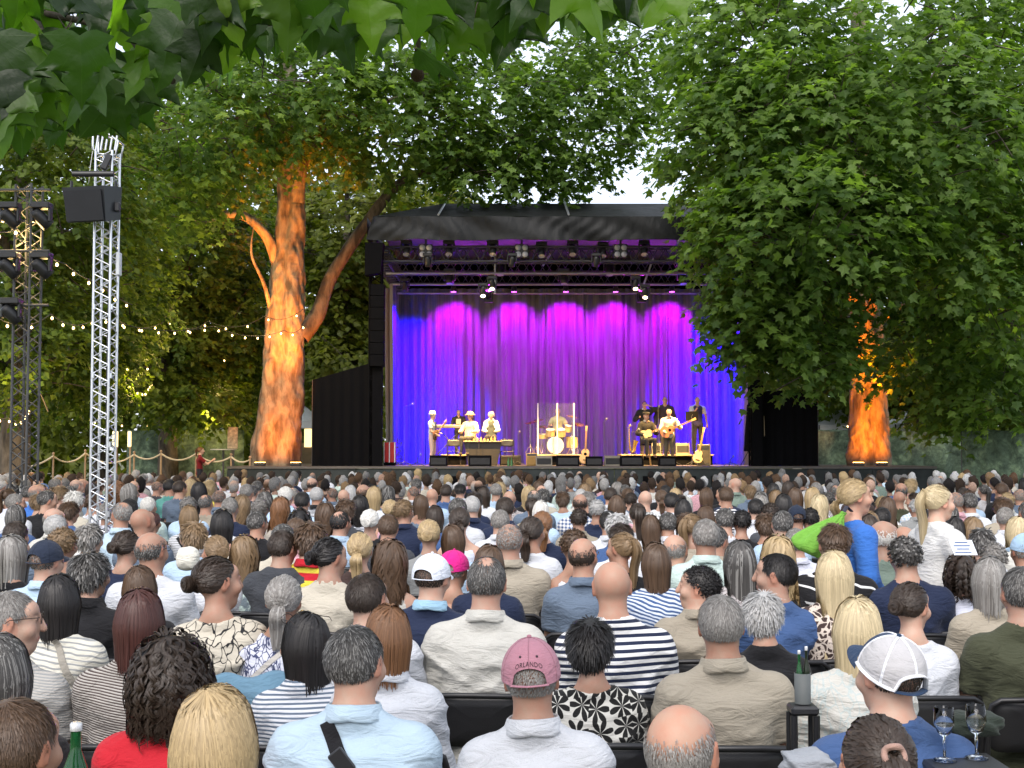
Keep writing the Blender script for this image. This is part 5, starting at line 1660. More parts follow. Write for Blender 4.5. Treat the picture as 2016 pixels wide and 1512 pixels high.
# ================================================================= ground
gm = NT('park_ground')
v_ = gm.coord(); g1 = gm.noise(v_, 0.35, 5); g2 = gm.noise(v_, 30, 4)
gm.set(Base_Color=gm.mix(gm.ramp(g1, [(0.42, (0, 0, 0)), (0.58, (1, 1, 1))]), (0.16, 0.14, 0.10), gm.ramp(g2, [(0.3, (0.045, 0.07, 0.02)), (0.7, (0.10, 0.13, 0.04))])), Roughness=0.95, Specular_IOR_Level=0.1)
gm.bump(g2, 0.5, 0.03)
g = MB()
for i in range(-4, 4):
    for j in range(-1, 7):
        s_ = 150.0; g.quad((i * s_, j * s_, 0), ((i + 1) * s_, j * s_, 0), ((i + 1) * s_, (j + 1) * s_, 0), (i * s_, (j + 1) * s_, 0))
tag(g.build('ground', gm.m), kind='structure')

# ================================================================= the stage
ZS, YF = 1.435, 40.0
BLKM = pm('stage_black', (0.004, 0.004, 0.005), 0.85, spec=0.05, bump=0.2, bscale=40)
SKIRT = pm('skirt_dark_grey', (0.030, 0.036, 0.038), 0.75, spec=0.25, var=0.25, vscale=3, bump=0.1, bscale=120)
DECKM = pm('stage_deck_board', (0.09, 0.075, 0.065), 0.5, spec=0.35, var=0.3, vscale=2.5, bump=0.1)
ALU = pm('aluminium', (0.62, 0.64, 0.67), 0.32, metal=0.9, var=0.08)
ALUD = pm('dark_truss_metal', (0.06, 0.06, 0.065), 0.45, metal=0.4, var=0.1)
VINYL = NT('black_roof_vinyl')
_v = VINYL.coord(scale=(1, 1, 0.5)); _n = VINYL.noise(_v, 2.2, 6, 0.62, 0.8)
VINYL.set(Base_Color=VINYL.ramp(_n, [(0.3, (0.003, 0.0035, 0.004)), (0.75, (0.008, 0.009, 0.010))]), Roughness=VINYL.math('ADD', 0.42, VINYL.math('MULTIPLY', _n, 0.35)), Specular_IOR_Level=0.28)
VINYL.bump(VINYL.noise(_v, 3.0, 4, 0.5, 1.5), 0.35, 0.06); VINYL = VINYL.m
st = empty('stage_platform', (1.65, YF, 0)); tag(st, 'long black stage platform with dark grey front skirt', 'stage')
XL, XR = -8.62, 12.85
b = MB(); b.box((0.5 * (XL + XR) - 1.65, 5.0, ZS - 0.03), (XR - XL, 10.0, 0.06)); b.build('deck', DECKM, st)
nx = 11; w_ = (XR - XL) / nx
for i in range(nx):
    b = MB(); b.bbox((XL + w_ * (i + 0.5) - 1.65, 0.03, (ZS - 0.07) / 2), (w_ - 0.012, 0.05, ZS - 0.09), 0.006); b.build('skirt_panel', SKIRT, st)
for s_, x in ((-1, XL), (1, XR)):
    b = MB(); b.box((x - 1.65 - s_ * 0.03, 5.0, (ZS - 0.07) / 2), (0.05, 9.8, ZS - 0.09)); b.build('side_skirt', SKIRT, st)
b = MB(); b.box((0.5 * (XL + XR) - 1.65, -0.012, ZS - 0.045), (XR - XL, 0.022, 0.05)); b.build('edge_trim', pm('edge_trim_grey', (0.10, 0.09, 0.085), 0.5), st)
for px in (905, 1080, 1290, 1345, 1425):
    q = at(px, 930, YF); b = MB(); b.box((q.x - 1.65, -0.03, 0.95), (0.75, 0.08, 0.38)); b.build('vent_grille', BLKM, st)

# --- roof
def cloth_grid(fn, nu, nv):
    V = [fn(i / nu, j / nv) for j in range(nv + 1) for i in range(nu + 1)]
    Fa = [(j * (nu + 1) + i, j * (nu + 1) + i + 1, (j + 1) * (nu + 1) + i + 1, (j + 1) * (nu + 1) + i) for j in range(nv) for i in range(nu)]
    return np.array(V), np.array(Fa)
roof = empty('stage_roof', (1.65, YF, ZS)); tag(roof, 'black hipped stage roof with wrinkled vinyl front valance', 'roof')
ro = np.array((1.65, YF, ZS))
RX0, RX1 = -4.45, 7.75
zb, zt = 8.33, 9.05
segs = [RX0, -2.2, 1.73, 5.6, RX1]
rr_ = random.Random(3)
for a_, b_ in zip(segs, segs[1:]):
    ph = rr_.uniform(0, 6)
    def fn(u, v):
        x = a_ + (b_ - a_) * u
        z = zb + (zt - zb) * v + (0.018 * math.sin(u * 9 + ph) - 0.01) * (1 - v)
        k = (1 - v)
        y = YF - 0.10 * k * (0.5 + 0.5 * math.sin(x * 1.9)) + 0.03 * math.sin(x * 4 + 2.5 * z + ph) * (0.4 + k) + 0.012 * math.sin(x * 17 + 6 * math.sin(z * 3 + x)) * (0.3 + 0.7 * math.sin(x * 0.9 + ph) ** 2) + 0.03 * math.sin(7 * z + x * 3)
        if x < RX0 + 0.25: x += (zt - zb) * 0.30 * v * (1 - (x - RX0) / 0.25)
        return (x, y, z)
    V, Fa = cloth_grid(fn, 60, 14)
    link(bpy.data.objects.new('valance', np_mesh('valance', V - ro, Fa, VINYL, True)), roof)
YB_ = 48.6; YRG = 43.2; zr = 10.05
def face(name, pts, mat=VINYL, nu=24, nv=8, sag=0.05):
    p = [np.array(q, float) for q in pts]
    def fn(u, v):
        q = (p[0] * (1 - u) + p[1] * u) * (1 - v) + (p[3] * (1 - u) + p[2] * u) * v
        q = q + np.array((0, 0, -sag * math.sin(math.pi * u * 3) ** 2 * math.sin(math.pi * v)))
        return q
    V, Fa = cloth_grid(fn, nu, nv)
    link(bpy.data.objects.new(name, np_mesh(name, V - ro, Fa, mat, True)), roof)
face('front_slope', [(RX0 + 0.22, YF + 0.02, zt + 0.004), (RX1 - 0.22, YF + 0.02, zt + 0.004), (5.6, YRG, zr), (-2.29, YRG, zr)])
face('left_slope', [(RX0 + 0.22, YB_, zt), (RX0 + 0.22, YF + 0.02, zt), (-2.29, YRG, zr), (-2.29, YRG + 2.5, zr)])
face('right_slope', [(RX1 - 0.22, YF + 0.02, zt), (RX1 - 0.22, YB_, zt), (5.6, YRG + 2.5, zr), (5.6, YRG, zr)])
face('rear_slope', [(RX1 - 0.22, YB_, zt), (RX0 + 0.22, YB_, zt), (-2.29, YRG + 2.5, zr), (5.6, YRG + 2.5, zr)])
face('top_sheet', [(-2.29, YRG, zr + 0.004), (5.6, YRG, zr + 0.004), (5.6, YRG + 2.5, zr + 0.004), (-2.29, YRG + 2.5, zr + 0.004)])
for x, nm in ((RX0 + 0.02, 'side_valance'), (RX1 - 0.02, 'side_valance')):
    face(nm, [(x, YF + 0.06, zb), (x, YB_, zb), (x, YB_, zt), (x, YF + 0.06, zt)])
face('rear_wall', [(RX1, YB_, ZS + 0.02), (RX0, YB_, ZS + 0.02), (RX0, YB_, zt), (RX1, YB_, zt)], BLKM, 10, 6, 0)
CEIL = pm('roof_lining_grey', (0.13, 0.12, 0.14), 0.8)
face('lining', [(RX0 + 0.25, YB_ - 0.05, zt - 0.12), (RX1 - 0.25, YB_ - 0.05, zt - 0.12), (RX1 - 0.25, YF + 0.4, zt - 0.12), (RX0 + 0.25, YF + 0.4, zt - 0.12)], CEIL, 20, 10, 0.06)
for px in (872, 1120, 1385):
    x = (px - CX) * 42.9 / F if px != 1120 else 1.73
    b = MB(); b.tube([np.array((x, YF - 0.04, zt + 0.05)) - ro, np.array((x + (0.06 if px == 872 else 0), YRG - 0.1, zr + 0.03)) - ro], 0.035, 6); b.build('roof_rail', ALU if px != 1385 else ALUD, roof)

def truss(name, label, p0, p1, w, bays, mat, rt=0.025, rl=0.014, parent=None, kind4=True, cat='truss', group=None, up=(0, 0, 1)):
    """lattice girder: four chords with zig-zag lacing on every face"""
    p0 = np.array(p0, float); p1 = np.array(p1, float); d = unit(p1 - p0); L = np.linalg.norm(p1 - p0)
    u = unit(np.cross(d, np.array(up, float))); v = np.cross(u, d)
    e = parent
    if e is None:
        e = empty(name, p0); tag(e, label, cat, group)
    o = p0 if parent is None else np.array(parent.location)
    cor = [(-1, -1), (1, -1), (1, 1), (-1, 1)] if kind4 else [(-1, -0.6), (1, -0.6), (0, 1.0)]
    C = [u * a * w / 2 + v * b * w / 2 for a, b in cor]
    for c in C:
        b = MB(); b.cyl(p0 + c - o, p1 + c - o, rt, n=8); b.build('chord', mat, e)
    m = len(C)
    for k in range(m):
        a, c = C[k], C[(k + 1) % m]
        b = MB()
        for i in range(bays):
            q0 = p0 + d * L * i / bays; q1 = p0 + d * L * (i + 1) / bays; qm = (q0 + q1) / 2
            b.cyl(q0 + a - o, qm + c - o, rl, n=5, cap=False); b.cyl(qm + c - o, q1 + a - o, rl, n=5, cap=False)
        tag(b.build('lacing', mat, e), kind='stuff')
    return e
GT = 'roof trusses over the stage'
truss('lighting_truss', 'front lattice truss carrying lamps under the roof valance', (RX0 + 0.3, 40.9, 8.0), (RX1 - 0.3, 40.9, 8.0), 0.45, 22, ALUD, 0.03, 0.016, group=GT)
truss('lighting_truss', 'middle lattice truss under the stage roof', (RX0 + 0.3, 43.4, 7.95), (RX1 - 0.3, 43.4, 7.95), 0.42, 22, ALUD, 0.03, 0.016, group=GT)
truss('lighting_truss', 'rear lattice truss above the purple curtain', (RX0 + 0.3, 46.0, 7.95), (RX1 - 0.3, 46.0, 7.95), 0.42, 22, ALUD, 0.03, 0.016, group=GT)
for x, s_ in ((RX0 + 0.35, 'left'), (RX1 - 0.35, 'right')):
    truss('lighting_truss', 'side lattice truss running back along the %s of the stage roof' % s_, (x, 41.1, 8.0), (x, 48.0, 8.0), 0.42, 12, ALUD, 0.03, 0.016, group=GT)
    for y in (40.6, 48.1):
        truss('support_tower', 'black lattice tower holding the %s %s corner of the roof' % ('front' if y < 45 else 'rear', s_), (x - (0.1 if x < 0 else -0.1), y, ZS + 0.003), (x - (0.1 if x < 0 else -0.1), y, 8.3), 0.36, 14, BLKM, 0.03, 0.016, cat='tower', group='towers under the stage roof', up=(0, 1, 0))
for k, (y, z) in enumerate(((42.2, 7.6), (44.6, 7.55), (46.45, 7.47))):
    b = MB(); b.cyl((RX0 + 0.4 - 1.65, 0, 0), (RX1 - 0.4 - 1.65, 0, 0), 0.035, n=8)
    o = b.build('lighting_pipe', pm('pipe_grey', (0.4, 0.4, 0.42), 0.4, metal=0.5), None, (1.65, y, z)); tag(o, ['front grey pipe hung under the roof truss', 'middle grey pipe hung under the roof truss', 'glowing pipe along the top of the curtain'][k], 'pipe', 'pipes under the stage roof')
# diagonal braces that catch the purple light
for k, (x0, z0, x1, z1, y) in enumerate(((-0.55, 7.0, -0.55, 8.2, 42.6), (4.2, 7.1, 4.6, 8.2, 42.6), (1.0, 7.9, 1.25, 8.3, 42.6))):
    b = MB(); b.cyl((0, 0, 0), (x1 - x0, 0, z1 - z0), 0.03, n=8); o = b.build('brace', ALU, None, (x0, y, z0)); tag(o, ['upright steel brace left of the roof centre', 'slanting steel brace right of the roof centre', 'short steel brace at the roof centre'][k], 'brace')

# --- curtain
cur = empty('stage_curtain', (1.9, 47.0, ZS)); tag(cur, 'floor-length pleated stage curtain lit purple and blue', 'curtain')
t = NT('curtain_cloth'); nz_ = t.noise(t.coord(scale=(8, 8, 0.3)), 3, 4)
t.set(Base_Color=t.ramp(nz_, [(0.3, (0.11, 0.11, 0.12)), (0.7, (0.17, 0.17, 0.18))]), Roughness=0.75, Specular_IOR_Level=0.2, Sheen_Weight=0.3)
t.bump(t.noise(t.coord(scale=(1, 1, 0.05)), 60, 3), 0.2, 0.01); CURT = t.m
cx0, cx1 = -4.5, 8.35
npan = 9
rc = random.Random(8)
for i in range(npan):
    a_ = cx0 + (cx1 - cx0) * i / npan - 0.04; b_ = cx0 + (cx1 - cx0) * (i + 1) / npan + 0.04
    ph = rc.uniform(0, 6); fr = rc.uniform(26, 34); f2 = rc.uniform(9, 14)
    yo = 0.03 * (i % 2)
    def fn(u, v):
        x = a_ + (b_ - a_) * u; z = 0.02 + 6.25 * v
        am = 0.030 + 0.025 * (1 - v)
        dx = 0.12 * math.sin(2.2 * v + ph) * math.sin(f2 * u + ph) * (1 - v)
        y = am * math.sin(fr * u + ph + 1.2 * math.sin(f2 * u * 0.4 + ph) + 0.5 * v) + 0.035 * math.sin(f2 * u + 2 * ph + 0.6 * v)
        y = math.copysign(abs(y) ** 0.85 * 1.1, y) + yo
        return (x + dx * 0.5 - 1.9, y, z)
    V, Fa = cloth_grid(fn, 110, 16)
    link(bpy.data.objects.new('curtain_panel', np_mesh('curtain_panel', V, Fa, CURT, True)), cur)
def drape(name, label, x, y0, y1, z0, z1, mat, cat='drape'):
    def fn(u, v):
        y = y0 + (y1 - y0) * u
        return (0.05 * math.sin(u * 30 + 1) + 0.03 * math.sin(u * 13 + 3 * v), y - y0, (z1 - z0) * v)
    V, Fa = cloth_grid(fn, 60, 8)
    o = bpy.data.objects.new(name, np_mesh(name, V, Fa, mat, True)); COL.objects.link(o); o.location = (x, y0, z0); tag(o, label, cat)
drape('side_drape', 'grey side drape at the left end of the curtain', -4.1, 44.6, 46.9, ZS + .01, 7.6, CURT)
drape('side_drape', 'brownish side drape at the right end of the curtain', 8.0, 44.2, 46.8, ZS + .01, 7.6, pm('taupe_drape', (0.28, 0.22, 0.18), 0.9))
# --- wings and speaker columns
def wing(label, x0, x1, zl, zr_, y):
    o = empty('stage_wing', ((x0 + x1) / 2, y, ZS)); tag(o, label, 'screen')
    c = (x0 + x1) / 2
    def fn(u, v):
        x = x0 + (x1 - x0) * u; zt_ = zl + (zr_ - zl) * u
        return (x - c, 0.02 * math.sin(u * 40) * (1 - v * 0.5), 0.004 + (zt_ - ZS) * v)
    V, Fa = cloth_grid(fn, 60, 6)
    link(bpy.data.objects.new('black_cloth', np_mesh('black_cloth', V, Fa, BLKM, True)), o)
    for x, z in ((x0, zl), (x1, zr_)):
        b = MB(); b.cyl((x - c, 0.08, 0.002), (x - c, 0.08, z - ZS), 0.03, n=8); b.build('post', ALUD, o)
wing('black cloth wing with slanting top left of the stage', (615 - CX) * 40.6 / F, (738 - CX) * 40.6 / F, CAMH + (891 - 748) * 40.6 / F, CAMH + (891 - 712) * 40.6 / F, 40.6)
wing('black cloth wing right of the stage under the leaves', (1486 - CX) * 40.6 / F, (1610 - CX) * 40.6 / F, CAMH + (891 - 770) * 40.6 / F, CAMH + (891 - 768) * 40.6 / F, 40.6)
def speaker_column(label, px, y0, y1, Y):
    q = at(px, y1, Y); top = at(px, y0, Y).z
    e = empty('speaker_column', (q.x, Y, ZS)); tag(e, label, 'speaker')
    n = 7; h = (top - (q.z)) / n
    for i in range(n):
        b = MB(); b.bbox((0.0, 0.01 * i, q.z - ZS + h * (i + 0.5)), (0.42, 0.4, h - 0.012), 0.012); b.build('cabinet', BLKM, e)
    b = MB(); b.box((0, 0.1, (q.z - ZS) / 2), (0.3, 0.25, q.z - ZS)); b.build('stand', BLKM, e)
speaker_column('tall black speaker column at the left stage corner', 743, 560, 722, 40.35)
speaker_column('tall black speaker column at the right stage corner, behind leaves', 1490, 560, 722, 40.35)
def hang_speaker(label, px, py, Y, sgn):
    q = at(px, py, Y); e = empty('hanging_speaker', q); tag(e, label, 'speaker')
    b = MB(); b.prism([(-0.28, -0.5), (0.2, -0.42), (0.28, 0.5), (-0.28, 0.5)], -0.25, 0.25); b.build('cabinet', BLKM, e)
    b = MB(); b.box((0, 0, 0.62), (0.1, 0.1, 0.3)); b.build('bracket', ALUD, e)
hang_speaker('black speaker hung under the left corner of the stage roof', 738, 512, 40.3, -1)
hang_speaker('black speaker hung under the right corner of the stage roof', 1490, 512, 40.3, 1)

# --- lamps
LENS = pm('lamp_lens', (0.5, 0.5, 0.55), 0.1, spec=0.8)
HOUS = pm('lamp_housing', (0.018, 0.018, 0.02), 0.4, spec=0.5)
def glow(name, col, s): return pm(name, col, 0.3, emit=col, estr=s)
G_W = glow('warm_lamp_glow', (1.0, 0.74, 0.36), 7.0); G_M = glow('magenta_lamp_glow', (0.75, 0.05, 1.0), 12.0); G_O = glow('orange_lamp_glow', (1.0, 0.45, 0.08), 15.0)
def spot(name, parent_loc, target, col, energy, ang, blend=0.6, size=0.06, parent=None):
    L = bpy.data.lights.new(name, 'SPOT'); L.color = col; L.energy = energy; L.spot_size = R(ang); L.spot_blend = blend; L.shadow_soft_size = size
    o = bpy.data.objects.new(name, L); COL.objects.link(o)
    d = Vector(target) - Vector(parent_loc)
    if parent is not None:
        o.parent = parent; o.location = Vector(parent_loc) - parent.location
    else: o.location = parent_loc
    o.rotation_euler = d.to_track_quat('-Z', 'Y').to_euler()
    return o
def moving_head(label, p, target, glowm=None, group='moving lights under the stage roof', sc=1.0, hang=True):
    """base, yoke arms and tilting head"""
    e = empty('moving_light', p); tag(e, label, 'stage light', group)
    k = 1 if hang else -1
    d = unit(np.array(target, float) - np.array(p, float))
    b = MB(); b.bbox((0, 0, 0.20 * sc * k), (0.30 * sc, 0.24 * sc, 0.10 * sc), 0.015); b.build('base', HOUS, e)
    for s_ in (-1, 1):
        b = MB(); b.bbox((s_ * 0.135 * sc, 0, 0.06 * sc * k), (0.045 * sc, 0.12 * sc, 0.24 * sc), 0.012); b.build('yoke_arm', HOUS, e)
    M = Vector(d).to_track_quat('Z', 'Y').to_matrix()
    b = MB(); b.lathe([(0.001, -0.17 * sc), (0.07 * sc, -0.165 * sc), (0.095 * sc, -0.10 * sc), (0.10 * sc, 0.05 * sc), (0.105 * sc, 0.16 * sc), (0.09 * sc, 0.165 * sc)], 16, M=M); h = b.build('head', HOUS, e)
    b = MB(); b.lathe([(0.001, 0.158 * sc), (0.085 * sc, 0.16 * sc), (0.09 * sc, 0.162 * sc)], 16, M=M); b.build('lens', glowm or LENS, h)
    return e
def lamp_at(px, py, Y): return np.array(at(px, py, Y))
k = 0
for px, py, nm in ((800, 492, 'leftmost'), (884, 492, 'second'), (970, 492, 'third'), (1066, 495, 'fourth'), (1127, 492, 'fifth'), (1187, 495, 'sixth'), (1268, 492, 'seventh'), (1352, 498, 'rightmost')):
    p = lamp_at(px, py, 40.75); moving_head('black moving light on the front truss, %s from the left' % nm if nm not in ('leftmost', 'rightmost') else nm + ' black moving light on the front truss', p, p + np.array((0, -0.6, -1.0)), sc=1.15)
for px, nm in ((838, 'left'), (1027, 'middle'), (1222, 'right')):
    p = lamp_at(px, 494, 40.5); e = empty('blinder_lamp', p); tag(e, 'four-eyed blinder lamp on the front truss, %s one' % nm, 'stage light', 'blinder lamps')
    b = MB(); b.bbox((0, 0.06, 0), (0.42, 0.12, 0.42), 0.02); b.build('housing', HOUS, e)
    for sx in (-1, 1):
        for sz in (-1, 1):
            b = MB(); b.lathe([(0.001, 0.02), (0.085, 0.0), (0.09, -0.015)], 14, (sx * 0.105, -0.02, sz * 0.105), M=Matrix.Rotation(R(90), 3, 'X')); b.build('lamp_eye', LENS, e)
    b = MB(); b.box((0, 0.06, 0.3), (0.06, 0.06, 0.25)); b.build('clamp', ALUD, e)
for px, py, nm in ((885, 548, 'left'), (1110, 548, 'middle'), (1345, 548, 'right'), (985, 530, 'left of middle'), (1200, 530, 'right of middle')):
    p = lamp_at(px, py, 43.2); moving_head('black moving light on the middle truss, ' + nm, p, p + np.array((0, -0.3, -1.0)), sc=1.25)
# warm front lamps
for (px, py, nm, tx) in ((951, 573, 'lower left', -1.6), (969, 559, 'upper left', 0.6), (1251, 559, 'upper right', 3.2), (1270, 576, 'lower right', 5.0)):
    p = lamp_at(px, py, 41.4); e = moving_head('lit warm lamp under the roof, %s of four' % nm, p, np.array((tx, 43.2, ZS + 1.0)), None, 'lit warm lamps')
    b = MB(); b.ell((0, -0.02, -0.16), (0.075, 0.075, 0.05), 12, 8); b.build('glowing_bulb', G_W, e)
WARM = (1.0, 0.60, 0.20)
for x, tx in ((-2.6, -2.0), (0.0, -0.6), (2.6, 2.4), (5.2, 4.8), (6.6, 6.0)):
    p = np.array((x, 40.55, 7.75)); e = moving_head('warm profile lamp on the front truss aimed at the band, near x %s' % ['far left', 'left', 'centre', 'right', 'far right'][[-2.6, 0.0, 2.6, 5.2, 6.6].index(x)] if False else 'warm profile lamp hidden behind the valance, %s' % ['far left', 'left', 'centre', 'right', 'far right'][[-2.6, 0.0, 2.6, 5.2, 6.6].index(x)], p, np.array((tx, 42.8, ZS + 0.9)), None, 'warm profile lamps')
    spot('warm_spot', p + np.array((0, 0.1, -0.25)), (tx, 42.9, ZS + 0.7), WARM, 5600, 38, 0.5, 0.08)
# magenta downlights washing the curtain
MAG = (0.55, 0.0, 1.0)
for px, nm in ((893, 'far left'), (1012, 'left'), (1114, 'middle'), (1212, 'right'), (1323, 'far right')):
    p = lamp_at(px, 569, 45.95); e = empty('curtain_lamp', p); tag(e, 'magenta lamp lighting the curtain, %s of five' % nm, 'stage light', 'magenta curtain lamps')
    b = MB(); b.lathe([(0.09, -0.10), (0.10, 0.0), (0.08, 0.09), (0.001, 0.1)], 14); b.build('housing', HOUS, e)
    b = MB(); b.lathe([(0.001, -0.098), (0.088, -0.1)], 14); b.build('lens', G_M, e)
    b = MB(); b.cyl((0, 0, 0.09), (0, 0, 0.3), 0.015); b.build('clamp', HOUS, e)
    spot('magenta_spot', p + np.array((0, 0, -0.12)), p + np.array((0, 1.05, -1.5)), MAG, 680, 92, 0.75, 0.05)
    spot('magenta_long_spot', p + np.array((0, -0.05, -0.12)), (p[0], 47.0, ZS + 1.3), (0.42, 0.0, 1.0), 760, 32, 1.0, 0.05)
BLU = (0.015, 0.0, 1.0)
for x, tx, nm in ((-3.6, -3.7, 'left'), (7.1, 7.3, 'right')):
    p = np.array((x, 44.2, 7.45)); moving_head('blue wash lamp on the %s pipe' % nm, p, (tx, 47, 4.0), glow('blue_lamp_glow', (0.05, 0.05, 1.0), 10.0), 'blue wash lamps')
    spot('blue_spot', p + np.array((0, 0.2, -0.25)), (tx, 47, 4.4), BLU, 8000, 76, 1.0, 0.1)
    spot('blue_low_spot', p + np.array((0, 0.2, -0.25)), (tx + (1.4 if x < 0 else -1.2), 47, 2.2), BLU, 6000, 52, 1.0, 0.1)
for x, nm in ((-0.8, 'left'), (4.4, 'right')):  # lamps added to give the roof the purple spill off the curtain
    p = np.array((x, 44.7, 7.2)); moving_head('added purple up-light tinting the roof, ' + nm, p, p + np.array((0, -0.6, 1.0)), G_M, 'added purple roof lamps', hang=False)
    spot('roof_fill_spot', p + np.array((0, -0.1, 0.1)), p + np.array((0, -1.6, 1.6)), (0.7, 0.02, 1.0), 260, 150, 0.6, 0.1)

# --- orange up-lights at the two lit trees
def uplight(label, px, Y, target, en, wide):
    p = at(px, 912, Y); p.z = ZS + 0.004
    e = empty('tree_uplight', p); tag(e, label, 'floor light', 'orange up-lights')
    b = MB(); b.bbox((0, 0, 0.06), (0.34, 0.16, 0.10), 0.02); b.build('housing', HOUS, e)
    b = MB(); b.box((0, 0, 0.114), (0.30, 0.12, 0.008)); b.build('lens', G_O, e)
    spot('orange_spot', p + Vector((0, 0, 0.14)), target, ORG, en, 40, 1.0, 0.08)
    spot('orange_wide_spot', p + Vector((0, 0, 0.14)), (target[0], target[1], 3.3), ORG, wide, 84, 0.9, 0.08)
ORG = (1.0, 0.22, 0.01)
tx = at(552, 800, YT)
uplight('orange floor lamp at the left foot of the lit trunk', 512, 40.12, (tx.x - 0.1, YT, 9.0), 5000, 480)
uplight('orange floor lamp at the right foot of the lit trunk', 582, 40.12, (tx.x + 0.25, YT, 8.5), 5000, 480)
tx = at(1711, 800, YR)
uplight('orange floor lamp at the left foot of the right trunk', 1690, 40.12, (tx.x - 0.2, YR, 8.0), 4000, 620)
uplight('orange floor lamp at the right foot of the right trunk', 1736, 40.12, (tx.x + 0.2, YR, 8.0), 4000, 620)
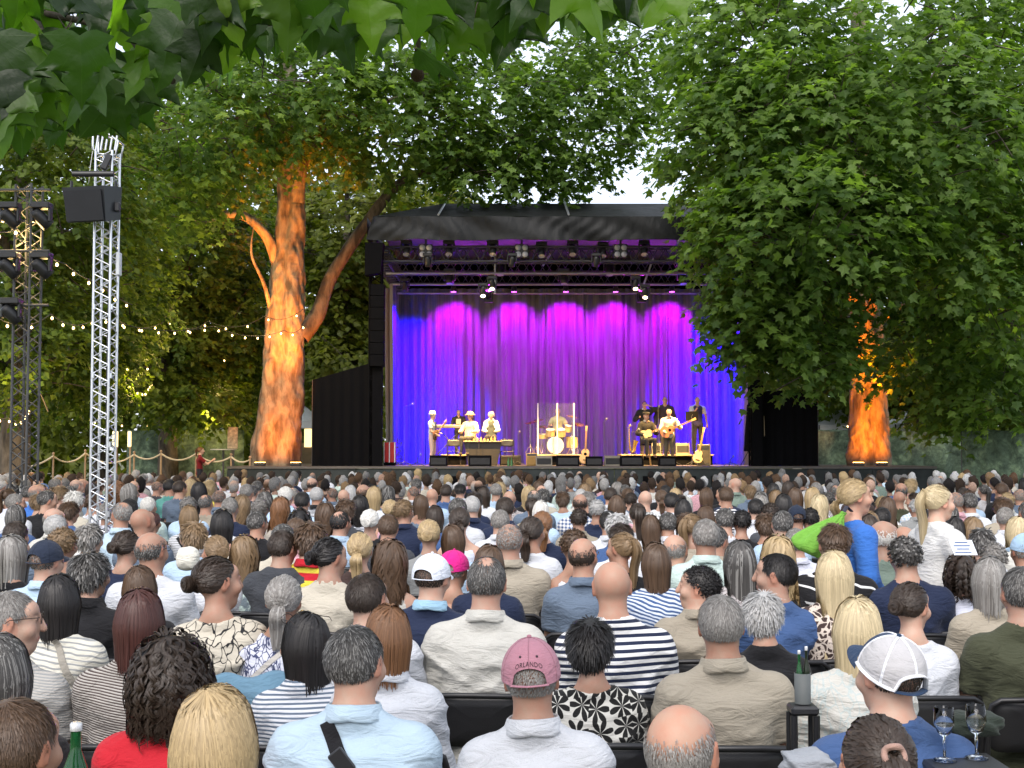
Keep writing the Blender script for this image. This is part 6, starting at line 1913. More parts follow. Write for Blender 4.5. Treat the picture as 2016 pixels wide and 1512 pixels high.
# ================================================================= worn things
from mathutils.bvhtree import BVHTree
def cloth_obj(name, me, par, col, mat='plain', **kw):
    if not len(me.materials): me.materials.append(CL['plain'])
    return child(name, me, par, col, CL[mat], **kw)
def cap_on(p, yaw, col, brim_col=None, back_col=None, style='plain', label=None, bz=0.0, tilt=0.0):
    """baseball cap with arched strap opening at the back"""
    Rr = SK + np.array((0.0125, 0.0125, 0.013)); n, m = 60, 12
    def edge(ph):
        d = math.cos(ph - math.pi / 2)
        e = -0.10 + 0.13 * d
        q = (ph - 1.5 * math.pi) / R(33)
        if abs(q) < 1: e = max(e, -0.02 + 0.30 * math.sqrt(1 - q * q))
        return e
    def pt(ph, dz, k=1.0):
        c = math.sqrt(max(0, 1 - dz * dz)) if dz > 0 else 1.0 + 0.02 * dz
        pan = 1 + 0.006 * math.cos(6 * (ph - math.pi / 2)) * c
        return SKC + np.array((Rr[0] * c * math.cos(ph), Rr[1] * c * math.sin(ph), Rr[2] * dz)) * k * pan
    def crown(sel):
        V, Fa = [], []; 
        for i in range(n + 1):
            ph = 2 * math.pi * i / n - math.pi / 2 + math.pi * 2 * 0
            ph = ph % (2 * math.pi)
            e = edge(ph)
            for j in range(m + 1):
                a = math.pi / 2 + (math.asin(max(-1, min(1, e))) - math.pi / 2) * j / m
                V.append(pt(ph, math.sin(a)))
        for i in range(n):
            pm_ = (2 * math.pi * (i + 0.5) / n - math.pi / 2) % (2 * math.pi)
            if not sel(pm_): continue
            for j in range(m): Fa.append((i * (m + 1) + j, (i + 1) * (m + 1) + j, (i + 1) * (m + 1) + j + 1, i * (m + 1) + j + 1))
        return np.array(V), np.array(Fa)
    front = lambda ph: R(28) < ph < R(152)
    par = child('cap', np_mesh('cap', *crown((lambda ph: True) if back_col is None else (lambda ph: not front(ph))), CL['plain'], True), p, back_col or col, None, Vector(HC) + Vector((0, 0, bz)), -R(yaw))
    par.rotation_euler = (tilt, 0, -R(yaw))
    if label: par['label'] = label
    if back_col is not None: child('front_panel', np_mesh('front_panel', *crown(front), CL['plain'], True), par, col)
    # peak
    V, Fa = [], []; nu, nv = 22, 5
    for i in range(nu + 1):
        ph = R(32) + R(116) * i / nu; s_ = math.sin(math.pi * i / nu) ** 0.7
        a = pt(ph, edge(ph) + 0.02, 1.01)
        for j in range(nv + 1):
            t = j / nv
            V.append((a[0] * (1 + 0.05 * t), a[1] + 0.072 * s_ * t, a[2] - 0.016 * t * t - 0.10 * (a[0] ** 2) / 0.05 * t * 0.6))
    for i in range(nu):
        for j in range(nv): Fa.append((i * (nv + 1) + j, (i + 1) * (nv + 1) + j, (i + 1) * (nv + 1) + j + 1, i * (nv + 1) + j + 1))
    child('peak', np_mesh('peak', np.array(V), np.array(Fa), CL['plain'], True), par, brim_col or col)
    # strap and button
    b = MB(); P_ = [pt(1.5 * math.pi + R(a), -0.20, 1.005) for a in range(-36, 37, 6)]
    b.tube(P_, 0.011, 8, flat=0.25); me = b.mesh('strap', CL['plain'])
    V = np.array([v.co for v in me.vertices]); child('strap', me, par, brim_col or col)
    b = MB(); b.ell(pt(0, 1.0) + np.array((0, 0, 0.003)), (0.008, 0.008, 0.006), 10, 6); child('button', b.mesh('button', CL['plain']), par, brim_col or col)
    seam = back_col if style == 'trucker' else tuple(np.array(back_col or col) * 0.8)
    for a in (0, 60, 120, 180, 240, 300):
        ph = R(a + 30) % (2 * math.pi); e = edge(ph)
        b = MB(); b.tube([pt(ph, math.sin(math.pi / 2 + (math.asin(e) - math.pi / 2) * j / 10), 1.004) for j in range(11)], 0.0045 if style == 'trucker' else 0.0016, 6, flat=0.6)
        child('seam', b.mesh('seam', CL['plain']), par, (0.75, 0.76, 0.8) if style == 'trucker' else seam)
    if style == 'trucker':
        b = MB(); P_ = []
        for i in range(41):
            ph = R(150) + R(240) * i / 40; P_.append(pt(ph, edge(ph) + 0.03, 1.008))
        b.tube(P_, 0.009, 6, flat=0.5); child('rim_band', b.mesh('rim_band', CL['plain']), par, (0.75, 0.76, 0.8))
    if style == 'orlando':
        cu = bpy.data.curves.new('cap_text', 'FONT'); cu.body = 'ORLANDO'; cu.size = 0.019; cu.align_x = 'CENTER'; cu.extrude = 0.0004; cu.space_character = 1.15
        to = bpy.data.objects.new('cap_text', cu); COL.objects.link(to)
        dg = bpy.context.evaluated_depsgraph_get(); me = bpy.data.meshes.new_from_object(to.evaluated_get(dg))
        bpy.data.objects.remove(to)
        for v in me.vertices:
            x, y, z = v.co
            ph = 1.5 * math.pi + x / 0.105
            dz = 0.335 - 34 * x * x + y / Rr[2]
            v.co = pt(ph, dz, 1.012 + z * 2)
        me.materials.clear(); me.materials.append(pm('embroidery_dark', (0.02, 0.01, 0.016), 0.8))
        child('lettering', me, par)
        for sx in (-1, 1):
            b = MB(); b.ell(pt(1.5 * math.pi + sx * 0.34, 0.58, 1.008), (0.004, 0.004, 0.004), 8, 6); child('eyelet', b.mesh('eyelet', pm('eyelet_dark', (0.05, 0.03, 0.04), 0.6)), par)
    return par
def strap_on(p, pts, width, col, name='bag_strap', buckle=None, off=0.004, thick=0.003):
    sh = [c for c in p.children if c.name.startswith('shirt')][0]
    me = sh.data
    bv = BVHTree.FromPolygons([v.co for v in me.vertices], [tuple(f.vertices) for f in me.polygons])
    Q = []
    for i in range(len(pts) - 1):
        for k in range(10):
            t = k / 10; Q.append((pts[i][0] * (1 - t) + pts[i + 1][0] * t, pts[i][1] * (1 - t) + pts[i + 1][1] * t))
    Q.append(pts[-1])
    C = []
    for x, z in Q:
        h = bv.ray_cast(Vector((x, -1, z)), Vector((0, 1, 0)))
        C.append(Vector((x, (h[0].y if h[0] else -0.1) - off, z)))
    C = [(C[max(0, i - 2)] + C[max(0, i - 1)] + C[i] + C[min(len(C) - 1, i + 1)] + C[min(len(C) - 1, i + 2)]) / 5 - Vector((0, 0.003, 0)) for i in range(len(C))]
    V, Fa = [], []
    for i, c in enumerate(C):
        d = (C[min(i + 1, len(C) - 1)] - C[max(i - 1, 0)]).normalized(); s = d.cross(Vector((0, -1, 0))).normalized()
        for a, o in ((-1, 0), (-1, -thick), (1, -thick), (1, 0)):
            h = bv.ray_cast(Vector((c.x + s.x * a * width / 2, -1, c.z + s.z * a * width / 2)), Vector((0, 1, 0)))
            y = c.y if not h[0] else min(c.y + 0.008, h[0].y - 0.002)
            V.append((c.x + s.x * a * width / 2, y + o, c.z + s.z * a * width / 2))
    for i in range(len(C) - 1):
        for k in range(4): Fa.append((i * 4 + k, i * 4 + (k + 1) % 4, (i + 1) * 4 + (k + 1) % 4, (i + 1) * 4 + k))
    o = child(name, np_mesh(name, np.array(V), np.array(Fa), CL['plain'], False), p, col)
    if buckle is not None:
        c = C[int(buckle * (len(C) - 1))]; d = (C[int(buckle * (len(C) - 1)) + 1] - c)
        a = math.atan2(d.z, d.x)
        b = MB(); b.bbox((0, 0, 0), (0.075, 0.012, width * 1.15), 0.004, ry=-a)
        child('buckle', b.mesh('buckle', pm('buckle_black', (0.02, 0.02, 0.022), 0.3, spec=0.6)), o, None, None, (c.x, c.y - 0.006, c.z))
    return o
def glasses_on(p, yaw, up=False, col=(0.03, 0.02, 0.015)):
    b = MB(); m = pm('spectacle_frame', col, 0.3)
    dz = 0.085 if up else 0.004; dy = -0.045 if up else 0.0
    for s_ in (-1, 1):
        b.tube([(s_ * 0.033 + 0.026 * math.cos(a), 0.104 + dy * 0.8 - 0.012 * abs(math.sin(a)) * 0, dz + 0.019 * math.sin(a)) for a in np.linspace(0, 2 * math.pi, 15)[:-1]], 0.0016, 5, closed=True)
        b.tube([(s_ * 0.060, 0.100 + dy * 0.8, dz + 0.006), (s_ * 0.079, 0.06 + dy * 0.6, dz + 0.004), (s_ * 0.085, 0.0 + dy, dz), (s_ * 0.083, -0.015 + dy, dz - 0.012)], 0.0018, 5)
    b.tube([(-0.008, 0.106 + dy * 0.8, dz + 0.006), (0.008, 0.106 + dy * 0.8, dz + 0.006)], 0.0016, 5)
    child('glasses', b.mesh('glasses', m), p, None, None, HC, -R(yaw))
def P_(k, x): return NEAR[(k, x)]
def relabel(o, s): o['label'] = s
p = P_(1, 1045); cap_on(p, 0, (0.42, 0.20, 0.25), None, None, 'orlando', 'faded pink cap reading ORLANDO above the strap'); relabel(p, 'person in a faded pink cap and white shirt, front centre')
p = P_(1, 1748); cap_on(p, -20, (0.022, 0.045, 0.095), (0.022, 0.045, 0.095), (0.46, 0.45, 0.46), 'trucker', 'navy and white mesh-backed cap', 0.004, R(20)); relabel(p, 'person in navy cap with white mesh back and blue T-shirt')
p = P_(4, 850); cap_on(p, 20, (0.66, 0.70, 0.78), None, None, 'plain', 'white baseball cap'); relabel(p, 'person in white cap and navy polo shirt with pale blue collar')
for c in p.children:
    for q in c.children:
        if q.name.startswith('collar'): q.color = (0.30, 0.48, 0.62, 1)
p = P_(5, 95); cap_on(p, 20, (0.022, 0.030, 0.052)); relabel(p, 'person in dark navy baseball cap and light blue shirt at the left')
p = P_(5, 893); cap_on(p, 20, (0.62, 0.02, 0.22)); relabel(p, 'person in hot pink cap and black sleeveless top')
p = P_(10, 1567); cap_on(p, 0, (0.02, 0.028, 0.05)); relabel(p, 'person in dark cap and pink T-shirt beside the green sling bag')
p = P_(6, 2015); cap_on(p, -20, (0.35, 0.50, 0.66)); relabel(p, 'person in pale blue cap at the right edge')
p = P_(1, 700); strap_on(p, [(-0.075, 1.085), (-0.03, 1.0), (0.05, 0.90), (0.17, 0.77)], 0.042, (0.014, 0.014, 0.016), 'bag_strap', 0.42); relabel(p, 'person with brushed-up grey hair, pale blue shirt and black chest strap')
p = P_(3, 560); strap_on(p, [(0.09, 1.07), (-0.02, 0.98), (-0.14, 0.86)], 0.022, (0.42, 0.40, 0.37))
p = P_(3, 120); strap_on(p, [(0.02, 1.08), (0.07, 0.98), (0.14, 0.84)], 0.026, (0.30, 0.28, 0.24))
p = P_(1, 345); strap_on(p, [(0.03, 1.06), (0.06, 0.98), (0.12, 0.86)], 0.008, (0.08, 0.02, 0.02))
p = P_(10, 375); strap_on(p, [(-0.10, 1.05), (0.03, 0.93), (0.13, 0.82)], 0.03, (0.014, 0.014, 0.016))
p = P_(9, 1280); strap_on(p, [(0.10, 1.05), (-0.02, 0.95), (-0.12, 0.84)], 0.02, (0.014, 0.014, 0.016))
p = P_(9, 1505)
for s_ in (-1, 1): strap_on(p, [(s_ * 0.075, 1.06), (s_ * 0.06, 0.96), (s_ * 0.03, 0.84)], 0.022, (0.70, 0.70, 0.72))
glasses_on(P_(2, 25), 70); glasses_on(P_(5, 300), 20); glasses_on(P_(5, 1148), 20); glasses_on(P_(2, 600), -45, True, (0.16, 0.10, 0.03))
glasses_on(P_(1, 700), 20) if False else None
b = MB(); b.tube([(0.012 * math.cos(a), 0.0, 0.012 * math.sin(a)) for a in np.linspace(0, 6.2, 14)], 0.0025, 6)
for kx, s_ in (((3, 560), 1), ((4, 1945), 1)):
    child('earring', b.mesh('earring', pm('gold', (0.7, 0.5, 0.2), 0.25, metal=1.0)), P_(*kx), None, None, (s_ * 0.088, 0.02, HC[2] - 0.065))
# scrunchie
b = MB(); b.tube([(0.022 * math.cos(a), -0.122 + 0.006 * math.sin(3 * a), 0.035 + 0.022 * math.sin(a)) for a in np.linspace(0, 2 * math.pi, 20)[:-1]], 0.008, 6, closed=True)
child('hair_tie', b.mesh('hair_tie', CL['plain']), P_(0, 1722), (0.35, 0.22, 0.18), None, HC)

# ================================================================= figures in other poses
def pose_stand(hl=None, hr=None, fem=False, broad=1.0, stride=0.0, lean=0.0):
    sh = (0.160 if fem else 0.186) * broad
    j = dict(pel=(0, 0, 0.94), wst=(0, -0.01, 1.10), chs=(0, -0.01 + lean, 1.31), nck=(0, 0.0 + lean, 1.485), hc=(0, 0.02 + lean, 1.640), fem=fem, broad=broad)
    for s, n in ((-1, 'l'), (1, 'r')):
        j['sh' + n] = (s * sh, lean, 1.388)
        j['hp' + n] = (s * 0.09, 0.0, 0.90); f_ = s * stride
        j['kn' + n] = (s * 0.10, 0.03 + f_ * 0.5, 0.50); j['an' + n] = (s * 0.105, -0.02 + f_, 0.09)
        set_arm(j, n, hl if n == 'l' else hr, s)
    return j
def set_arm(j, n, h, s):
    sh = np.array(j['sh' + n]); L1, L2 = 0.285, 0.27
    if h is None: h = sh + np.array((s * 0.10, 0.06, -0.535))
    h = np.array(h, float); d = h - sh; D = min(np.linalg.norm(d), L1 + L2 - 0.01); u = d / np.linalg.norm(d); h = sh + u * D
    x = (L1 * L1 - L2 * L2 + D * D) / (2 * D); hh = math.sqrt(max(L1 * L1 - x * x, 0))
    w = np.array((s * 0.55, -0.35, -0.75)); w = w - u * (w @ u); w /= np.linalg.norm(w)
    e = sh + u * x + w * hh
    j['el' + n] = tuple(e); j['wr' + n] = tuple(e + (h - e) * 0.86); j['hd' + n] = tuple(h + (h - e) * 0.2)
def figure(label, loc, rz, j, hair, hcol, kind, pat, col, tcol, yaw=0, sc=1.0, skin=SKINS[0], group=None, res=(0.024, 0.0085), sres=0.014, seed=1, short=False, over=None, shoes=(0.05, 0.04, 0.035), tres=0.028, wide=0.0):
    o = bpy.data.objects.new('person', body_mesh(j, R(yaw), res)); COL.objects.link(o)
    o.location = loc; o.rotation_euler = (0, 0, rz); o.scale = (sc, sc, sc); o.color = (*skin, 1)
    s = cloth_obj('shirt', shirt_mesh(j, kind, sres, seed, 0.012), o, CCOL.get(col, col), pat)
    if kind in ('shirt', 'polo'): cloth_obj('collar', collar_mesh(j), s, CCOL.get(col, col))
    if over: cloth_obj(over[0], shirt_mesh(j, over[0], sres, seed, 0.006), o, over[1], over[2] if len(over) > 2 else 'plain')
    cloth_obj('trousers', trousers_mesh(j, tres, 'trousers', wide, short), o, tcol)
    for n in 'lr':
        a = np.array(j['an' + n]); b = MB(); b.ell((a[0], a[1] + 0.06, a[2] - 0.045), (0.045, 0.135, 0.045), 10, 6)
        child('shoe', b.mesh('shoe', CL['plain']), o, shoes)
    if hair:
        h = child('hair', get_hair(hair, 0), o, HCOL[hcol], None, j['hc'], -R(yaw))
    tag(o, label, 'person', group)
    return o
FINE = True
# --- two people walking through the rows on the right
Zw = 8.12
q = at(1672, 942, Zw); q2 = at(1840, 955, Zw)
jw = pose_stand((-0.16, 0.20, 0.98), (0.18, 0.16, 0.95), True, 1.0, 0.12, 0.02)
w1 = figure('standing person in bright blue blouse carrying a green sling bag, facing right', (q.x, Zw, 0), R(-78), jw, 'lowpony', 'bld', 'blouse', 'linen', (0.045, 0.16, 0.52), (0.03, 0.03, 0.05), 0, q.z / 1.745, SKINS[1], None, (0.024, 0.0066), 0.011, 5)
jw2 = pose_stand((-0.12, 0.30, 1.00), (0.20, 0.26, 0.98), True, 1.04, 0.15, 0.03)
w2 = figure('standing person in off-white hoodie with blond ponytail, facing right', (q2.x, Zw + 0.05, 0), R(-70), jw2, 'longpony', 'ltb', 'hood', 'linen', (0.66, 0.66, 0.64), (0.02, 0.025, 0.045), 0, q2.z / 1.745, SKINS[2], None, (0.024, 0.0066), 0.011, 9)
# green sling bag: a sack gathered up to the shoulder
def sling_bag():
    q = at(1606, 1078, Zw - 0.24); top = at(1662, 1008, Zw - 0.16)
    e = empty('sling_bag', q); tag(e, 'lime green cloth sling bag hanging behind the person in blue', 'bag')
    V, Fa = [], []; n, m = 56, 20
    d = np.array(top - q)
    for i in range(m + 1):
        t = i / m
        r = 0.125 * math.sin(math.pi * min(1, 0.10 + 0.50 * (1 - t) ** 0.75 + 0.0)) ** 1.0 * (0.35 + 0.65 * (1 - t)) if t < 1 else 0.012
        r = max(0.014, 0.135 * math.sin(math.pi * min(1.0, 0.04 + 0.96 * t) ** 0.55) ** 0.95)
        c = d * (t * 1.2 - 0.2) + np.array((-0.03 * math.sin(math.pi * t), 0, -0.03 * math.sin(math.pi * t)))
        for k in range(n):
            a = 2 * math.pi * k / n; w = 1 + 0.10 * math.sin(6 * a + 1.5 * t) * (0.4 + t) + 0.10 * (0.3 + t) * math.sin(11 * a + 2 * t)
            V.append(c + np.array((r * w * math.cos(a), 0.55 * r * w * math.sin(a), -0.45 * r * w * math.cos(a))))
    for i in range(m):
        for k in range(n): Fa.append((i * n + k, i * n + (k + 1) % n, (i + 1) * n + (k + 1) % n, (i + 1) * n + k))
    child('sack', np_mesh('sack', np.array(V), np.array(Fa), CL['linen'], True), e, (0.17, 0.40, 0.06))
    b = MB(); b.tube([d * 0.95, d + np.array((0.03, 0.06, 0.03)), d + np.array((0.07, 0.10, 0.0))], 0.014, 8, flat=0.4); child('strap', b.mesh('strap', CL['plain']), e, (0.03, 0.03, 0.05))
sling_bag()

# ================================================================= the band
FINE = False
SG = 'band on the stage'
def onstage(px, Y): return ((px - CX) * Y / F, Y)
def mus(label, px, Y, base, face, j, hair, hcol, kind, col, tcol, top=None, **kw):
    x, y = onstage(px, Y)
    sc = 1.0
    if top is not None:
        zt_ = CAMH + (891 - top) * Y / F; sc = max(0.86, min(1.12, (zt_ - base) / (j['hc'][2] + 0.105)))
    return figure(label, (x, y, base), math.pi + R(face), j, hair, hcol, kind, kw.pop('pat', 'plain'), col, tcol, group=SG, res=(0.042, 0.0135), sres=0.026, tres=0.03, sc=sc, **kw)
def hat(p, j, col, style, yaw=0):
    b = MB()
    if style == 'trilby':
        b.lathe([(0.135, 0.035), (0.138, 0.045), (0.10, 0.05), (0.098, 0.06), (0.090, 0.13), (0.07, 0.15), (0.001, 0.14)], 20, (0, -0.01, 0.01))
    elif style == 'floppy':
        b.lathe([(0.16, 0.02), (0.163, 0.028), (0.11, 0.06), (0.10, 0.10), (0.075, 0.135), (0.001, 0.145)], 20, (0, -0.01, 0.0))
    else:
        b.lathe([(0.098, 0.045), (0.112, 0.07), (0.105, 0.10), (0.06, 0.118), (0.001, 0.12)], 18, (0, -0.005, 0.0)); b.ell((0, 0.10, 0.05), (0.075, 0.05, 0.008), 12, 6)
    child('hat', b.mesh('hat', CL['plain']), p, col, None, j['hc'], -R(yaw))
RISER = ZS + 0.36
def riser(label, px0, px1, Y0, Y1):
    x0, x1 = onstage(px0, Y0)[0], onstage(px1, Y0)[0]
    e = empty('riser', ((x0 + x1) / 2, Y0, ZS + 0.003)); tag(e, label, 'riser')
    b = MB(); b.bbox((0, (Y1 - Y0) / 2, 0.33), (x1 - x0, Y1 - Y0, 0.055), 0.008); b.build('top', pm('riser_wood', (0.36, 0.26, 0.15), 0.55), e)
    b = MB(); b.box((0, (Y1 - Y0) / 2 + 0.04, 0.151), (x1 - x0 - 0.06, Y1 - Y0 - 0.1, 0.30)); b.build('skirt', BLKM, e)
riser('low wooden riser under the drum kit', 1036, 1146, 43.2, 45.4)
riser('low wooden riser under the backing singers', 1222, 1405, 43.9, 45.6)
riser('low black riser under the keyboard player', 868, 918, 43.9, 45.2)
# players
WS_ = (0.72, 0.70, 0.66)
j1 = pose_stand((-0.20, 0.24, 1.06), (0.10, 0.26, 0.98)); g1 = mus('guitar player in white hat, white shirt and dark tie, far left', 851, 41.6, ZS + .005, 72, j1, 'crop', 'sil', 'tee', WS_, (0.62, 0.42, 0.36), 812, yaw=0)
hat(g1, j1, (0.72, 0.70, 0.68), 'trilby')
b = MB(); b.box((0.0, 0.135, 1.28), (0.05, 0.012, 0.34)); child('tie', b.mesh('tie', CL['plain']), g1, (0.02, 0.03, 0.08))
j2 = pose_stand((-0.18, 0.32, 1.05), (0.18, 0.32, 1.05)); k1 = mus('keyboard player in black top with a pale square print', 903, 44.5, RISER, 0, j2, 'crop', 'dbr', 'hood', (0.02, 0.02, 0.022), (0.02, 0.02, 0.025), 806)
b = MB(); b.box((0, 0.155, 1.27), (0.18, 0.006, 0.20)); child('chest_print', b.mesh('chest_print', CL['plain']), k1, (0.5, 0.45, 0.35))
j3 = pose_sit(True, 1.25); set_arm(j3, 'l', (-0.2, 0.36, 0.74), -1); set_arm(j3, 'r', (0.2, 0.36, 0.74), 1)
l1 = mus('person in straw hat and flowered shawl sitting at the black desk', 926, 42.6, ZS + 0.32, -22, j3, 'lowpony', 'cop', 'blouse', (0.50, 0.30, 0.16), (0.05, 0.05, 0.05), 812, pat='leopard')
hat(l1, j3, (0.50, 0.32, 0.18), 'floppy')
j4 = pose_sit(False, 1.0); set_arm(j4, 'l', (-0.13, 0.36, 0.70), -1); set_arm(j4, 'r', (0.13, 0.36, 0.70), 1)
l2 = mus('white-haired person in dark waistcoat and white shirt behind the desk', 967, 42.9, ZS + 0.38, 0, j4, 'pixie', 'wht', 'shirt', WS_, (0.04, 0.04, 0.045), 810, over=('vest', (0.05, 0.06, 0.055)))
j5 = pose_sit(False, 1.05); set_arm(j5, 'l', (-0.26, 0.34, 0.82), -1); set_arm(j5, 'r', (0.22, 0.38, 0.80), 1)
d1 = mus('drummer in pale shirt behind the clear drum screen', 1098, 44.6, RISER + 0.10, 0, j5, 'fringe', 'wht', 'tee', (0.62, 0.55, 0.30), (0.04, 0.04, 0.05), 803)
j6 = pose_sit(False, 1.02); set_arm(j6, 'l', (-0.20, 0.30, 0.78), -1); set_arm(j6, 'r', (0.16, 0.28, 0.68), 1)
s1 = mus('seated guitar player in dark jacket and flat cap on a stool', 1272, 42.3, ZS + 0.24, 12, j6, 'buzz', 'gry', 'shirt', (0.66, 0.60, 0.45), (0.03, 0.03, 0.03), 812, over=('jacket', (0.03, 0.028, 0.026)))
hat(s1, j6, (0.03, 0.028, 0.025), 'cap')
j7 = pose_stand((-0.28, 0.22, 1.22), (0.12, 0.25, 1.02)); s2 = mus('singer in white shirt playing the sunburst acoustic guitar', 1317, 41.9, ZS + .005, -4, j7, 'crop', 'bld', 'shirt', (0.70, 0.66, 0.56), (0.10, 0.085, 0.06), 805)
j8 = pose_stand((-0.11, 0.17, 1.60), (0.18, 0.22, 1.22)); b1 = mus('backing singer in dark suit raising a hand to the face', 1269, 44.6, RISER, 0, j8, 'crop', 'dbr', 'shirt', WS_, (0.02, 0.02, 0.022), 790, over=('jacket', (0.022, 0.022, 0.024)))
j9 = pose_stand(None, None); b2 = mus('backing singer in dark grey jacket, middle of three', 1309, 44.7, RISER, 0, j9, 'buzz', 'dbr', 'jacket', (0.06, 0.045, 0.06), (0.03, 0.03, 0.035), 781)
j10 = pose_stand(None, (0.10, 0.25, 1.35)); b3 = mus('backing singer in purple waistcoat and white shirt at the right', 1373, 44.6, RISER, 8, j10, 'buzz', 'dbr', 'tee', (0.66, 0.64, 0.66), (0.02, 0.02, 0.03), 776, over=('vest', (0.05, 0.045, 0.12)))
for o, j in ((b1, j8), (b2, j9)):
    b = MB()
    for s_ in (-1, 1): b.tube([(s_ * 0.033 + 0.026 * math.cos(a), 0.106, 0.004 + 0.019 * math.sin(a)) for a in np.linspace(0, 2 * math.pi, 12)[:-1]], 0.004, 5, closed=True)
    child('glasses', b.mesh('glasses', pm('spectacle_frame', (0.03, 0.02, 0.015), 0.3)), o, None, None, j['hc'])
# guitars
def guitar_outline(w1, w2, L, n=40):
    P = []
    for i in range(n):
        a = 2 * math.pi * i / n; y = math.cos(a)
        w = (w1 * (1 - y) / 2 + w2 * (1 + y) / 2) * (0.78 + 0.22 * math.cos(2 * a + 0.0) * -1 * -1) if False else (w1 if y < 0 else w2) * abs(math.sin(a)) ** 0.75 * (1 - 0.26 * math.exp(-((y - 0.12) / 0.28) ** 2))
        P.append((math.copysign(w, math.sin(a)), y * L / 2))
    return P
def guitar(name, label, loc, rot, body_c, kind='acoustic', group='guitars on the stage'):
    e = empty(name, loc); e.rotation_euler = rot; tag(e, label, 'guitar', group)
    d = 0.10 if kind == 'acoustic' else 0.045
    o = guitar_outline(0.20, 0.148, 0.48) if kind == 'acoustic' else guitar_outline(0.165, 0.135, 0.42)
    b = MB(); b.prism(o, 0, d); b.build('body', pm('guitar_' + name + str(body_c[0]), body_c, 0.22, spec=0.6), e)
    b = MB(); b.prism([(q[0] * 0.97, q[1] * 0.98) for q in o], -0.003, 0.001)
    if kind == 'acoustic':
        b.build('soundboard', pm('soundboard' + str(body_c[1]), tuple(np.array(body_c) * 1.5 + 0.03), 0.25, spec=0.6), e)
        b = MB(); b.cyl((0, -0.005, 0.07), (0, -0.003, 0.07), 0.048, n=18); b.build('sound_hole', BLKM, e)
    b = MB(); b.box((0, -0.008, 0.50), (0.055, 0.022, 0.62)); b.build('neck', pm('guitar_neck', (0.25, 0.13, 0.06), 0.4), e)
    b = MB(); b.prism([(-0.03, 0.80), (0.03, 0.80), (0.04, 0.97), (-0.04, 0.97)], -0.018, 0.002); b.build('headstock', pm('guitar_headstock', (0.45, 0.28, 0.12), 0.35), e)
    b = MB(); b.box((0, -0.010, -0.12), (0.14, 0.012, 0.022)); b.build('bridge', BLKM, e)
    return e
def held(p, j, lz, ang, name, label, col, kind):
    """guitar across the player's belly, neck towards the fretting hand"""
    M = p.matrix_basis
    loc = M @ Vector((0.05, 0.20 if kind == 'acoustic' else 0.17, lz))
    g = guitar(name, label, loc, (0, 0, 0), col, kind)
    g.rotation_euler = (Matrix.Rotation(p.rotation_euler[2] + math.pi, 3, 'Z') @ Matrix.Rotation(ang, 3, 'Y')).to_euler()
    return g
bpy.context.view_layer.update()
held(g1, j1, 1.02, R(62), 'electric_guitar', 'dark sunburst electric guitar of the player in the white hat', (0.10, 0.035, 0.012), 'electric')
held(s1, j6, 0.70, R(68), 'electric_guitar', 'cream electric guitar of the seated player', (0.62, 0.50, 0.25), 'electric')
held(s2, j7, 1.06, R(66), 'acoustic_guitar', 'orange sunburst acoustic guitar of the singer', (0.32, 0.09, 0.02), 'acoustic')
x, y = onstage(1152, 41.2); gg = guitar('acoustic_guitar', 'blond acoustic guitar standing upright at the front of the stage', (x, y, ZS + 0.30), (R(-12), R(3), 0), (0.42, 0.24, 0.08), 'acoustic')
x, y = onstage(1374, 41.7); gg = guitar('electric_guitar', 'pale electric guitar leaning on its stand by the right amplifier', (x, y, ZS + 0.30), (R(-14), R(14), 0), (0.55, 0.42, 0.22), 'electric')
def gstand(px, Y, label):
    x, y = onstage(px, Y); e = empty('guitar_stand', (x, y + 0.06, ZS + 0.002)); tag(e, label, 'stand')
    for a in (90, 210, 330):
        b = MB(); b.tube([(0, 0.1, 0.45), (0.28 * math.cos(R(a)), 0.1 + 0.22 * math.sin(R(a)), 0.01)], 0.012, 6); b.build('leg', ALUD, e)
    b = MB(); b.tube([(0, 0.1, 0.45), (0, 0.12, 0.75)], 0.012, 6); b.build('upright', ALUD, e)
gstand(1152, 41.2, 'guitar stand under the blond acoustic guitar'); gstand(1374, 41.7, 'guitar stand by the right amplifier')
# keyboard
x, y = onstage(886, 43.7); e = empty('keyboard', (x, y, RISER + 0.86)); tag(e, 'long stage keyboard on a stand at the left', 'keyboard')
b = MB(); b.bbox((0, 0, 0.05), (1.25, 0.32, 0.10), 0.015); b.build('case', pm('keyboard_grey', (0.12, 0.12, 0.12), 0.4), e)
b = MB(); b.box((0, -0.0, 0.104), (1.1, 0.15, 0.01)); b.build('keys', pm('ivory_keys', (0.75, 0.72, 0.65), 0.35), e)
e2 = empty('keyboard_stand', (x, y, RISER)); tag(e2, 'crossed black stand under the keyboard', 'stand')
for s_ in (-1, 1):
    b = MB(); b.tube([(s_ * 0.4, 0, 0.005), (-s_ * 0.4, 0, 0.855)], 0.018, 6); b.build('strut', ALUD, e2)
